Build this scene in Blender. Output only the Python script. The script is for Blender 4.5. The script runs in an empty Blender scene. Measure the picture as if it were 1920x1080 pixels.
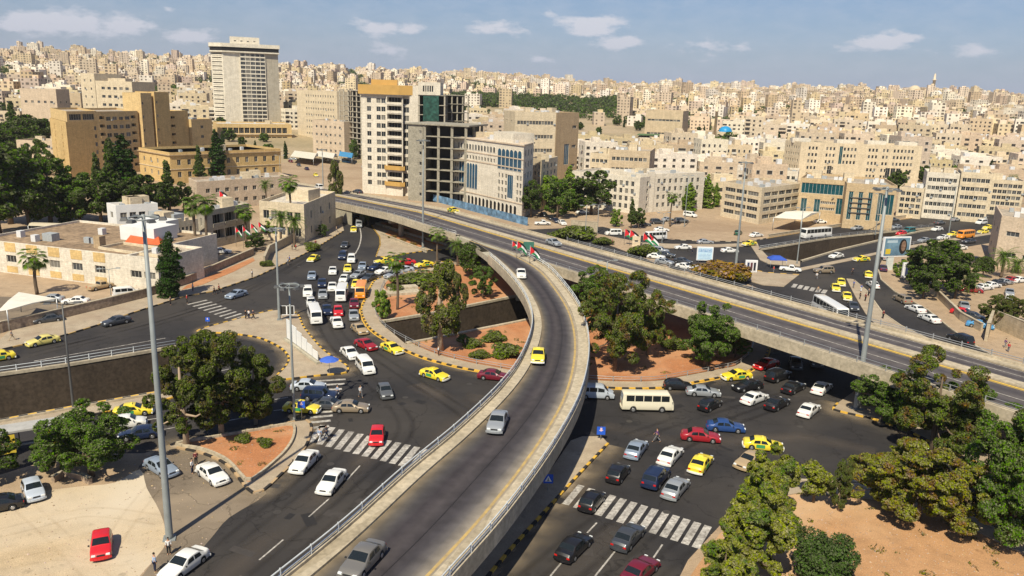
import bpy, bmesh, math, random
from mathutils import Vector, Matrix
from mathutils.geometry import delaunay_2d_cdt
S = bpy.context.scene
COL = S.collection
R = math.radians
rnd = random.Random(7)

# ---------------------------------------------------------------- camera
CAM_H = 40.0; FOC = 1500.0; PITCH = R(13.9); ROLL = R(-1.7486)
_s, _c = math.sin(ROLL), math.cos(ROLL); _cp, _sp = math.cos(PITCH), math.sin(PITCH)
RV = Vector((_c, -_s*_sp, -_s*_cp)); UV = Vector((_s, _c*_sp, _c*_cp)); FV = Vector((0, _cp, -_sp))
cam = bpy.data.cameras.new('camera'); cam.sensor_width = 36; cam.lens = FOC/1920*36
cam.clip_end = 20000; cam.clip_start = 1
co = bpy.data.objects.new('camera', cam); COL.objects.link(co)
M = Matrix((RV, UV, -FV)).transposed().to_4x4(); M.translation = (0, 0, CAM_H); co.matrix_world = M
S.camera = co

# ---------------------------------------------------------------- sky and sun
SUN_AZ, SUN_EL = R(20.3), R(50.5)          # the light travels towards azimuth 20 deg east of +y
W = bpy.data.worlds.new('World'); S.world = W; W.use_nodes = True
nt = W.node_tree; nt.nodes.clear()
def wn(t, **k):
    n = nt.nodes.new(t)
    for a, b in k.items(): setattr(n, a, b)
    return n
sky = wn('ShaderNodeTexSky', sky_type='NISHITA', sun_disc=False, sun_elevation=SUN_EL, sun_rotation=SUN_AZ+math.pi,
         air_density=1.3, dust_density=.8, ozone_density=2.2, altitude=800)
def wmath(op, a, b=None, clamp=False):
    n = wn('ShaderNodeMath', operation=op, use_clamp=clamp)
    for i, v in enumerate((a, b)):
        if v is None: continue
        if isinstance(v, (int, float)): n.inputs[i].default_value = v
        else: nt.links.new(v, n.inputs[i])
    return n.outputs[0]
tc = wn('ShaderNodeTexCoord'); sep = wn('ShaderNodeSeparateXYZ'); nt.links.new(tc.outputs['Generated'], sep.inputs[0])
az = wmath('ARCTAN2', sep.outputs[0], sep.outputs[1]); el = wmath('ARCSINE', sep.outputs[2])
nz = wn('ShaderNodeTexNoise'); nz.inputs['Scale'].default_value = 30; nz.inputs['Detail'].default_value = 9; nz.inputs['Roughness'].default_value = .62
mp = wn('ShaderNodeMapping'); mp.inputs['Scale'].default_value = (1, 1, 2.6)
nt.links.new(tc.outputs['Generated'], mp.inputs[0]); nt.links.new(mp.outputs[0], nz.inputs['Vector'])
nzf = wmath('SUBTRACT', nz.outputs['Fac'], .5)
CLOUDS = [(120,46,110,26,1.1), (225,46,60,18,1.1), (60,30,90,22,.5), (360,68,55,17,.9), (320,17,18,9,.55), (700,52,50,15,.95), (775,56,38,12,.8), (728,95,40,20,.7), (935,52,60,15,.95), (965,68,30,10,.6), (1018,110,32,13,.6), (1025,28,22,10,.6), (1110,48,62,20,1.15), (1158,80,45,15,1.1),
          (1335,90,85,14,.75), (1430,26,32,9,.4), (1600,92,45,10,.7), (1655,80,55,15,1.1), (1698,70,30,14,1.05), (1810,95,75,12,.65), (1635,42,50,14,.4), (1850,40,20,9,.45), (100,90,260,26,.42), (880,20,40,12,.5), (1300,120,200,14,.3)]
acc = None
for (a0, e0, wa, we, s_) in CLOUDS:
    _v = (RV*(a0-960)+UV*(540-e0)+FV*FOC).normalized(); wa, we = wa/FOC, we/FOC
    u = wmath('MULTIPLY', wmath('SUBTRACT', az, math.atan2(_v.x, _v.y)), 1/wa); v = wmath('MULTIPLY', wmath('SUBTRACT', el, math.asin(_v.z)), 1/we)
    d = wmath('ADD', wmath('MULTIPLY', u, u), wmath('MULTIPLY', v, v))
    g = wmath('MULTIPLY', wmath('EXPONENT', wmath('MULTIPLY', d, -1)), s_)
    acc = g if acc is None else wmath('MAXIMUM', acc, g)
dens = wmath('MULTIPLY', wmath('SUBTRACT', wmath('ADD', acc, wmath('MULTIPLY', nzf, 2.1)), .40), 2.3, True)
veil = wmath('MULTIPLY', wmath('ADD', nzf, .14), .55, True)
dens = wmath('MAXIMUM', dens, veil)
dens = wmath('MULTIPLY', dens, .85)
mixc = wn('ShaderNodeMixRGB'); mixc.inputs[2].default_value = (16.5, 13.2, 10.0, 1)
nt.links.new(dens, mixc.inputs[0]); nt.links.new(sky.outputs[0], mixc.inputs[1])
# thin warm dust veil low over the horizon
lowf = wmath('MULTIPLY', wmath('EXPONENT', wmath('MULTIPLY', wmath('ABSOLUTE', el), -11)), .72)
mixl = wn('ShaderNodeMixRGB'); mixl.inputs[2].default_value = (8.0, 7.6, 8.2, 1)
nt.links.new(lowf, mixl.inputs[0]); nt.links.new(mixc.outputs[0], mixl.inputs[1])
bg = wn('ShaderNodeBackground'); bg.inputs[1].default_value = .052
out = wn('ShaderNodeOutputWorld'); tint = wn('ShaderNodeMixRGB', blend_type='MULTIPLY'); tint.inputs[0].default_value = 1; tint.inputs[2].default_value = (.77, .945, 1.27, 1); nt.links.new(mixl.outputs[0], tint.inputs[1]); nt.links.new(tint.outputs[0], bg.inputs[0]); nt.links.new(bg.outputs[0], out.inputs[0])
sun = bpy.data.lights.new('sun', 'SUN'); sun.energy = 5.0; sun.angle = R(.5); sun.color = (1, .915, .72)
so = bpy.data.objects.new('sun', sun); COL.objects.link(so)
ldir = Vector((math.sin(SUN_AZ)*math.cos(SUN_EL), math.cos(SUN_AZ)*math.cos(SUN_EL), -math.sin(SUN_EL)))
so.rotation_euler = ldir.to_track_quat('-Z', 'Y').to_euler()
S.view_settings.view_transform = 'Standard'; S.view_settings.look = 'None'; S.view_settings.exposure = 0.36; S.view_settings.gamma = 1

# ---------------------------------------------------------------- locating helpers
def G(px, py, z=0.0):
    """the point of the horizontal plane z that is seen at photograph pixel (px, py)"""
    v = RV*(px-960) + UV*(540-py) + FV*FOC
    t = (z-CAM_H)/v.z
    return Vector((v.x*t, v.y*t, z))
def GY(px, py, Y):
    v = RV*(px-960) + UV*(540-py) + FV*FOC
    t = Y/v.y
    return Vector((v.x*t, Y, CAM_H+v.z*t))
def proj(w):
    v = Vector(w)-Vector((0, 0, CAM_H)); k = FOC/v.dot(FV)
    return (960+k*v.dot(RV), 540-k*v.dot(UV))
def g2(px, py, z=0): p = G(px, py, z); return Vector((p.x, p.y))
def hgt(base, top_py):
    """height of a vertical line standing on ground point base whose top is seen at row top_py"""
    lo, hi = 0, 200
    for _ in range(40):
        m = (lo+hi)/2
        if proj((base[0], base[1], m))[1] > top_py: lo = m
        else: hi = m
    return lo
def smooth(pts, n=6, closed=False):
    P = [Vector(p) for p in pts]; out = []
    m = len(P); rng = range(m) if closed else range(m-1)
    for i in rng:
        if closed: p0, p1, p2, p3 = P[i-1], P[i], P[(i+1) % m], P[(i+2) % m]
        else: p0, p1, p2, p3 = P[max(i-1, 0)], P[i], P[i+1], P[min(i+2, m-1)]
        for k in range(n):
            t = k/n
            out.append(.5*((2*p1)+(p2-p0)*t+(2*p0-5*p1+4*p2-p3)*t*t+(-p0+3*p1-3*p2+p3)*t**3))
    if not closed: out.append(P[-1])
    return out
def resample(P, step):
    out = [P[0].copy()]; acc = 0
    for a, b in zip(P, P[1:]):
        L = (b-a).length
        if L < 1e-6: continue
        t = step-acc
        while t <= L:
            out.append(a+(b-a)*(t/L)); t += step
        acc = (acc+L) % step
    return out
def interp(x, xs, ys):
    if x <= xs[0]: return ys[0]
    for i in range(1, len(xs)):
        if x <= xs[i]: return ys[i-1]+(ys[i]-ys[i-1])*(x-xs[i-1])/(xs[i]-xs[i-1])
    return ys[-1]
def inpoly(p, poly):
    x, y = p[0], p[1]; c = False; n = len(poly); j = n-1
    for i in range(n):
        xi, yi = poly[i][0], poly[i][1]; xj, yj = poly[j][0], poly[j][1]
        if (yi > y) != (yj > y) and x < (xj-xi)*(y-yi)/(yj-yi)+xi: c = not c
        j = i
    return c

# ---------------------------------------------------------------- materials
MATS = {}
def mat(name, col, rough=.8, var=.12, scale=1.0, metal=0.0, spec=.3, col2=None, coat=0, bump=0, rand=0, island=False, streak=0, emit=0, scale2=None):
    if name in MATS: return MATS[name]
    m = bpy.data.materials.new(name); m.use_nodes = True; MATS[name] = m
    t = m.node_tree; N = t.nodes; L = t.links; b = N['Principled BSDF']
    b.inputs['Roughness'].default_value = rough; b.inputs['Metallic'].default_value = metal
    b.inputs['Specular IOR Level'].default_value = spec; b.inputs['Coat Weight'].default_value = coat
    c = (*col, 1); last = None
    if var or col2:
        tx = N.new('ShaderNodeTexCoord'); n1 = N.new('ShaderNodeTexNoise'); n1.inputs['Scale'].default_value = scale; n1.inputs['Detail'].default_value = 7; n1.inputs['Roughness'].default_value = .6
        mpn = N.new('ShaderNodeMapping'); mpn.inputs['Scale'].default_value = (1, 1, .25 if streak else 1)
        L.new(tx.outputs['Object'], mpn.inputs[0]); L.new(mpn.outputs[0], n1.inputs['Vector'])
        cr = N.new('ShaderNodeValToRGB'); cr.color_ramp.elements[0].position = .3; cr.color_ramp.elements[1].position = .7
        k = col2 or tuple(v*(1-var) for v in col)
        cr.color_ramp.elements[0].color = (*k, 1)
        cr.color_ramp.elements[1].color = c if col2 else (*[min(1, v*(1+var)) for v in col], 1)
        L.new(n1.outputs['Fac'], cr.inputs[0]); last = cr.outputs[0]
        if scale2:
            n2 = N.new('ShaderNodeTexNoise'); n2.inputs['Scale'].default_value = scale2; n2.inputs['Detail'].default_value = 4
            L.new(tx.outputs['Object'], n2.inputs['Vector'])
            mr = N.new('ShaderNodeMapRange'); mr.inputs[1].default_value = .3; mr.inputs[2].default_value = .7; mr.inputs[3].default_value = 1-1.6*var; mr.inputs[4].default_value = 1+1.2*var
            L.new(n2.outputs['Fac'], mr.inputs[0])
            mx = N.new('ShaderNodeVectorMath'); mx.operation = 'SCALE'; L.new(last, mx.inputs[0]); L.new(mr.outputs[0], mx.inputs['Scale']); last = mx.outputs[0]
        if bump:
            bp = N.new('ShaderNodeBump'); bp.inputs['Strength'].default_value = bump; bp.inputs['Distance'].default_value = .05
            L.new(n1.outputs['Fac'], bp.inputs['Height']); L.new(bp.outputs[0], b.inputs['Normal'])
    if rand or island:
        if island: src = N.new('ShaderNodeNewGeometry').outputs['Random Per Island']
        else: src = N.new('ShaderNodeObjectInfo').outputs['Random']
        hs = N.new('ShaderNodeHueSaturation'); a = rand or .2
        mr = N.new('ShaderNodeMapRange'); mr.inputs[3].default_value = 1-a; mr.inputs[4].default_value = 1+a; L.new(src, mr.inputs[0]); L.new(mr.outputs[0], hs.inputs['Value'])
        fr = N.new('ShaderNodeMath'); fr.operation = 'MULTIPLY'; fr.inputs[1].default_value = 7.31; L.new(src, fr.inputs[0])
        f2 = N.new('ShaderNodeMath'); f2.operation = 'FRACT'; L.new(fr.outputs[0], f2.inputs[0])
        m2 = N.new('ShaderNodeMapRange'); m2.inputs[3].default_value = .5-.08*a; m2.inputs[4].default_value = .5+.08*a; L.new(f2.outputs[0], m2.inputs[0]); L.new(m2.outputs[0], hs.inputs['Hue'])
        m3 = N.new('ShaderNodeMapRange'); m3.inputs[3].default_value = 1-1.2*a; m3.inputs[4].default_value = 1+a; L.new(f2.outputs[0], m3.inputs[0]); L.new(m3.outputs[0], hs.inputs['Saturation'])
        if last is None: hs.inputs['Color'].default_value = c
        else: L.new(last, hs.inputs['Color'])
        last = hs.outputs[0]
    if last is None: b.inputs['Base Color'].default_value = c
    else: L.new(last, b.inputs['Base Color'])
    return m
def stone(name, col, rand=0, bw=1.2, bh=.4, var=.10):
    """limestone cladding: courses, mottling and rain streaks, in object space"""
    if name in MATS: return MATS[name]
    m = mat(name, col, .88, var, .35, rand=rand, scale2=2.2)
    t = m.node_tree; N = t.nodes; L = t.links; b = N['Principled BSDF']
    src = b.inputs['Base Color'].links[0].from_socket
    tx = N.new('ShaderNodeTexCoord'); sp = N.new('ShaderNodeSeparateXYZ'); L.new(tx.outputs['Object'], sp.inputs[0])
    ad = N.new('ShaderNodeMath'); ad.operation = 'ADD'; L.new(sp.outputs[0], ad.inputs[0]); L.new(sp.outputs[1], ad.inputs[1])
    cb = N.new('ShaderNodeCombineXYZ'); L.new(ad.outputs[0], cb.inputs[0]); L.new(sp.outputs[2], cb.inputs[1])
    br = N.new('ShaderNodeTexBrick'); br.inputs['Scale'].default_value = 1; br.inputs['Brick Width'].default_value = bw; br.inputs['Row Height'].default_value = bh
    br.inputs['Mortar Size'].default_value = .018; br.inputs['Color1'].default_value = (1, 1, 1, 1); br.inputs['Color2'].default_value = (.87, .86, .84, 1); br.inputs['Mortar'].default_value = (.72, .7, .66, 1)
    L.new(cb.outputs[0], br.inputs['Vector'])
    mx = N.new('ShaderNodeMixRGB'); mx.blend_type = 'MULTIPLY'; mx.inputs[0].default_value = .8; L.new(src, mx.inputs[1]); L.new(br.outputs[0], mx.inputs[2])
    n3 = N.new('ShaderNodeTexNoise'); n3.inputs['Scale'].default_value = 1; n3.inputs['Detail'].default_value = 3
    mp3 = N.new('ShaderNodeMapping'); mp3.inputs['Scale'].default_value = (1.1, 1.1, .07); L.new(tx.outputs['Object'], mp3.inputs[0]); L.new(mp3.outputs[0], n3.inputs['Vector'])
    mr = N.new('ShaderNodeMapRange'); mr.inputs[1].default_value = .35; mr.inputs[2].default_value = .6; mr.inputs[3].default_value = .93; mr.inputs[4].default_value = 1.03; L.new(n3.outputs['Fac'], mr.inputs[0])
    sc = N.new('ShaderNodeVectorMath'); sc.operation = 'SCALE'; L.new(mx.outputs[0], sc.inputs[0]); L.new(mr.outputs[0], sc.inputs['Scale'])
    L.new(sc.outputs[0], b.inputs['Base Color'])
    return m

# ---------------------------------------------------------------- object helpers
def lnk(name, me, parent=None, loc=None, rz=None, kind=None):
    o = bpy.data.objects.new(name, me); COL.objects.link(o)
    if parent is not None: o.parent = parent
    if loc is not None: o.location = loc
    if rz is not None: o.rotation_euler = (0, 0, rz)
    if kind: o['kind'] = kind
    return o
USED = {}
def tag(o, label, cat, group=None):
    w_ = label.split()
    while len(w_) > 16 and 'the' in w_: w_.remove('the')
    label = ' '.join(w_)
    o['label'] = label; o['category'] = cat
    if group: o['group'] = group
    return o
def thing(name, label, cat, loc=(0, 0, 0), rz=0, group=None):
    return tag(lnk(name, None, None, loc, rz), label, cat, group)
def mesh(name, bm, mats, smooth_=False):
    me = bpy.data.meshes.new(name); bm.normal_update(); bm.to_mesh(me); bm.free()
    for m in (mats if isinstance(mats, (list, tuple)) else [mats]): me.materials.append(m)
    if smooth_:
        me.polygons.foreach_set('use_smooth', [True]*len(me.polygons))
        try: me.set_sharp_from_angle(angle=R(38))
        except Exception: pass
    return me
def copy_tree(o, loc, rz=None, scale=None):
    r = o.copy(); COL.objects.link(r); r.location = loc
    if rz is not None: r.rotation_euler = (0, 0, rz)
    if scale is not None: r.scale = scale
    for ch in CH.get(o.name, ()):
        c = ch.copy(); COL.objects.link(c); c.parent = r
        for gch in CH.get(ch.name, ()):
            d = gch.copy(); COL.objects.link(d); d.parent = c
    return r
CH = {}
def part(name, me, parent, loc=None, rz=None, m=None):
    o = lnk(name, me, parent, loc, rz)
    CH.setdefault(parent.name, []).append(o)
    if m is not None:
        o.material_slots[0].link = 'OBJECT'; o.material_slots[0].material = m
    return o
def box(bm, x0, x1, y0, y1, z0, z1, mi=0, M_=None, top=None):
    vs = [(x0, y0, z0), (x1, y0, z0), (x1, y1, z0), (x0, y1, z0), (x0, y0, z1), (x1, y0, z1), (x1, y1, z1), (x0, y1, z1)]
    if top: # taper the top inwards
        cx, cy = (x0+x1)/2, (y0+y1)/2
        vs = vs[:4]+[(cx+(x-cx)*top, cy+(y-cy)*top, z) for x, y, z in vs[4:]]
    v = [bm.verts.new(M_ @ Vector(p) if M_ else p) for p in vs]
    for f in ((0, 3, 2, 1), (4, 5, 6, 7), (0, 1, 5, 4), (1, 2, 6, 5), (2, 3, 7, 6), (3, 0, 4, 7)):
        bm.faces.new([v[i] for i in f]).material_index = mi
def bar(bm, a, b, w, h=None, mi=0):
    """a square bar between two points"""
    a, b = Vector(a), Vector(b); d = (b-a)
    if d.length < 1e-5: return
    q = d.to_track_quat('X', 'Z').to_matrix().to_4x4(); q.translation = a
    h = h or w
    box(bm, 0, d.length, -w/2, w/2, -h/2, h/2, mi, q)
def tube(bm, pts, rad, n=8, mi=0, caps=True):
    pts = [Vector(p) for p in pts]; rs = rad if isinstance(rad, (list, tuple)) else [rad]*len(pts)
    rings = []; prev = None
    for i, p in enumerate(pts):
        d = (pts[min(i+1, len(pts)-1)]-pts[max(i-1, 0)]).normalized()
        q = d.to_track_quat('Z', 'Y') if prev is None else (prev.rotation_difference(d) @ qprev)
        qprev = q; prev = d
        rings.append([bm.verts.new(p+q @ Vector((math.cos(2*math.pi*k/n)*rs[i], math.sin(2*math.pi*k/n)*rs[i], 0))) for k in range(n)])
    for A, B in zip(rings, rings[1:]):
        for k in range(n):
            f = bm.faces.new((A[k], A[(k+1) % n], B[(k+1) % n], B[k])); f.material_index = mi; f.smooth = True
    if caps and n > 2:
        try:
            bm.faces.new(rings[0][::-1]).material_index = mi; bm.faces.new(rings[-1]).material_index = mi
        except Exception: pass
def prism(bm, poly, z0, z1, mi=0, mtop=None, bottom=True):
    P = [Vector((p[0], p[1])) for p in poly]
    if sum(P[i-1].x*P[i].y-P[i].x*P[i-1].y for i in range(len(P))) < 0: P.reverse()
    lo = [bm.verts.new((p.x, p.y, z0)) for p in P]; hi = [bm.verts.new((p.x, p.y, z1)) for p in P]
    n = len(P)
    for i in range(n): bm.faces.new((lo[i], lo[(i+1) % n], hi[(i+1) % n], hi[i])).material_index = mi
    bm.faces.new(hi).material_index = mi if mtop is None else mtop
    if bottom: bm.faces.new(lo[::-1]).material_index = mi
def ribbon(bm, A, B, zA, zB=None, mi=0):
    """a strip between two equally long polylines of Vector2"""
    zB = zA if zB is None else zB
    f = lambda z, i: z[i] if isinstance(z, (list, tuple)) else z
    a = [bm.verts.new((p[0], p[1], f(zA, i))) for i, p in enumerate(A)]; b = [bm.verts.new((p[0], p[1], f(zB, i))) for i, p in enumerate(B)]
    for i in range(len(a)-1):
        bm.faces.new((a[i], a[i+1], b[i+1], b[i])).material_index = mi
def offset(P, d):
    """offset an open polyline of Vector2 to its left by d"""
    out = []
    for i, p in enumerate(P):
        t = (P[min(i+1, len(P)-1)]-P[max(i-1, 0)]).normalized()
        out.append(Vector((p.x-t.y*d, p.y+t.x*d)))
    return out
def fixn(bm): bmesh.ops.recalc_face_normals(bm, faces=bm.faces[:])
# ---------------------------------------------------------------- surface materials
def road_mat(name, col, patch, amt=.55, scale=.06):
    m = mat(name, col, .82, .16, .5, spec=.25, scale2=9.0)
    t = m.node_tree; N = t.nodes; L = t.links; b = N['Principled BSDF']; src = b.inputs['Base Color'].links[0].from_socket
    tx = N.new('ShaderNodeTexCoord'); n = N.new('ShaderNodeTexNoise'); n.inputs['Scale'].default_value = scale; n.inputs['Detail'].default_value = 6; n.inputs['Distortion'].default_value = .6
    L.new(tx.outputs['Object'], n.inputs['Vector'])
    mr = N.new('ShaderNodeMapRange'); mr.inputs[1].default_value = .44; mr.inputs[2].default_value = .7; mr.inputs[4].default_value = amt; L.new(n.outputs['Fac'], mr.inputs[0])
    mx = N.new('ShaderNodeMixRGB'); mx.inputs[2].default_value = (*patch, 1); L.new(mr.outputs[0], mx.inputs[0]); L.new(src, mx.inputs[1])
    # small oil stains and repair marks
    v = N.new('ShaderNodeTexNoise'); v.inputs['Scale'].default_value = .9; v.inputs['Detail'].default_value = 3; L.new(tx.outputs['Object'], v.inputs['Vector'])
    m3 = N.new('ShaderNodeMapRange'); m3.inputs[1].default_value = .62; m3.inputs[2].default_value = .74; m3.inputs[3].default_value = 1; m3.inputs[4].default_value = .72; L.new(v.outputs['Fac'], m3.inputs[0])
    sc = N.new('ShaderNodeVectorMath'); sc.operation = 'SCALE'; L.new(mx.outputs[0], sc.inputs[0]); L.new(m3.outputs[0], sc.inputs['Scale'])
    last = sc.outputs[0]
    if 'asphalt' in name:   # wandering cracks
        nd = N.new('ShaderNodeTexNoise'); nd.inputs['Scale'].default_value = .35; nd.inputs['Detail'].default_value = 5; L.new(tx.outputs['Object'], nd.inputs['Vector'])
        mv = N.new('ShaderNodeMixRGB'); mv.blend_type = 'LINEAR_LIGHT'; mv.inputs[0].default_value = 1.0; L.new(tx.outputs['Object'], mv.inputs[1]); sn = N.new('ShaderNodeVectorMath'); sn.operation = 'SCALE'; sn.inputs['Scale'].default_value = 2.5; L.new(nd.outputs['Color'], sn.inputs[0]); L.new(sn.outputs[0], mv.inputs[2])
        vo2 = N.new('ShaderNodeTexVoronoi'); vo2.feature = 'DISTANCE_TO_EDGE'; vo2.inputs['Scale'].default_value = .11; L.new(mv.outputs[0], vo2.inputs['Vector'])
        m4 = N.new('ShaderNodeMapRange'); m4.inputs[1].default_value = .004; m4.inputs[2].default_value = .012; m4.inputs[3].default_value = .62; m4.inputs[4].default_value = 1; L.new(vo2.outputs['Distance'], m4.inputs[0])
        s5 = N.new('ShaderNodeVectorMath'); s5.operation = 'SCALE'; L.new(last, s5.inputs[0]); L.new(m4.outputs[0], s5.inputs['Scale']); last = s5.outputs[0]
    L.new(last, b.inputs['Base Color'])
    return m
M_ROAD = road_mat('asphalt', (.0285, .0265, .0275), (.078, .067, .056), .6, .045)
M_WORN = road_mat('worn_asphalt', (.17, .135, .10), (.30, .235, .165), .8, .09)
M_TR = road_mat('underpass_asphalt', (.035, .028, .022), (.05, .04, .03), .5)
M_SAND = road_mat('dusty_ground', (.38, .28, .185), (.27, .185, .115), .8, .05)
M_LOT = road_mat('pale_sand', (.46, .35, .22), (.56, .48, .37), .9, .045)
M_SOIL = road_mat('red_soil', (.40, .17, .075), (.50, .28, .15), .85, .10)
M_SOIL2 = road_mat('orange_soil', (.42, .235, .115), (.58, .41, .25), .9, .06)
M_PAVE = road_mat('pavement_slabs', (.38, .31, .225), (.31, .235, .165), .8, .2)
M_CONC = stone('concrete', (.40, .365, .28), bw=6, bh=3, var=.14)
M_CONCW = stone('pale_concrete', (.44, .375, .275), bw=4, bh=3, var=.14)
M_YEL = mat('yellow_paint', (.60, .36, .05), .75, .25, 2.0)
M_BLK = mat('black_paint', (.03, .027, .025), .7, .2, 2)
M_WHT = mat('white_road_paint', (.58, .55, .50), .7, .2, 2.6, col2=(.17, .15, .135), scale2=.45)
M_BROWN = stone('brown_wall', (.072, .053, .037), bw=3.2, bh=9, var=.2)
M_STEEL = mat('galvanised_steel', (.42, .43, .44), .45, .1, 1, metal=.6)
M_WRAIL = mat('white_rail_paint', (.50, .52, .53), .5, .1, 2)

def P2(pts, z=0): return [g2(x, y, z) for x, y in pts]
def W2(pts): return [Vector(p) for p in pts]

# ---------------------------------------------------------------- regions of the flat ground
X0, X1, Y0, Y1 = -190.0, 340.0, 40.0, 430.0
ROUND = smooth(P2([(678,580),(683,600),(700,622),(740,647),(790,670),(850,687),(905,698)]) + W2([(4.5,106.6)]) + P2([(1140,728),(1240,728),(1300,718),(1360,706),(1415,690)])
   + W2([(43,128),(43,146),(36,162),(24,172)]) + P2([(845,492),(815,502),(760,512),(710,523),(695,540),(687,560)]), 5, True)
def inset_closed(P, d):
    n = len(P); out = []
    for i in range(n):
        t = (P[(i+1) % n]-P[i-1]).normalized(); out.append(Vector((P[i].x-t.y*d, P[i].y+t.x*d)))
    return out
if sum(ROUND[i-1].x*ROUND[i].y-ROUND[i].x*ROUND[i-1].y for i in range(len(ROUND))) < 0: ROUND.reverse()
ROUND_IN = inset_closed(ROUND, 2.6)
TR1_FAR = P2([(0,705),(120,688),(330,653)]); TR1_NEAR = P2([(0,792),(140,766),(300,738)])
def ext(P, d): return [P[0]+(P[0]-P[1]).normalized()*d]+P
TR1 = ext(TR1_FAR, 70)+ext(TR1_NEAR, 70)[::-1]
TR2_FAR = P2([(713,606),(800,592),(950,561)])+W2([(12,165)]); TR2_NEAR = P2([(760,646),(800,639),(970,605)])+W2([(19,152)])
TR2 = TR2_FAR+TR2_NEAR[::-1]
TR3_FAR = P2([(1425,470),(1557,448),(1657,437.3),(1727,430.5),(1752,428)]); TR3_NEAR = P2([(1500,491),(1570,470),(1650,451),(1727,434),(1752,430)])
TR3 = TR3_FAR+TR3_NEAR[::-1]
PW = smooth(P2([(370,622),(420,606),(480,590),(520,582),(556,588),(568,612),(590,640),(612,662),(645,683),(653,693),(646,701),(620,703),(580,707),(526,713),(519,706),(534,690),(542,673),(530,656),(508,643),(480,633),(430,626)]), 3, True)
SWI = smooth(P2([(318,836),(360,826),(420,815),(500,801),(556,791),(578,790),(584,806),(575,835),(556,862),(525,893),(494,921),(472,925),(452,903),(425,872),(380,851),(340,842)]), 3, True)
SWI_IN = smooth(P2([(330,836),(365,829),(420,820),(500,806),(540,799),(552,803),(550,825),(535,850),(505,878),(478,900),(463,905),(448,890),(425,866),(383,847),(345,840)]), 3, True)
SEI = P2([(1140,833),(1100,875),(1064,914),(1020,962),(960,1028),(908,1090)])+W2([(-3,42)])
SEI = SEI+W2([(-9,42)])+P2([(850,1090),(930,1000),(1000,925),(1040,872),(1070,828),(1092,820),(1128,820)])
ETRI = P2([(1560,768),(1572,756),(1597,738),(1640,760),(1760,800),(1960,880),(2050,915),(2050,960),(1960,925),(1800,856),(1700,808),(1640,787),(1580,774)])
ESOIL = P2([(1597,738),(1640,700),(1700,690),(2060,850),(2050,915),(1960,880),(1760,800),(1640,760)])
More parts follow.
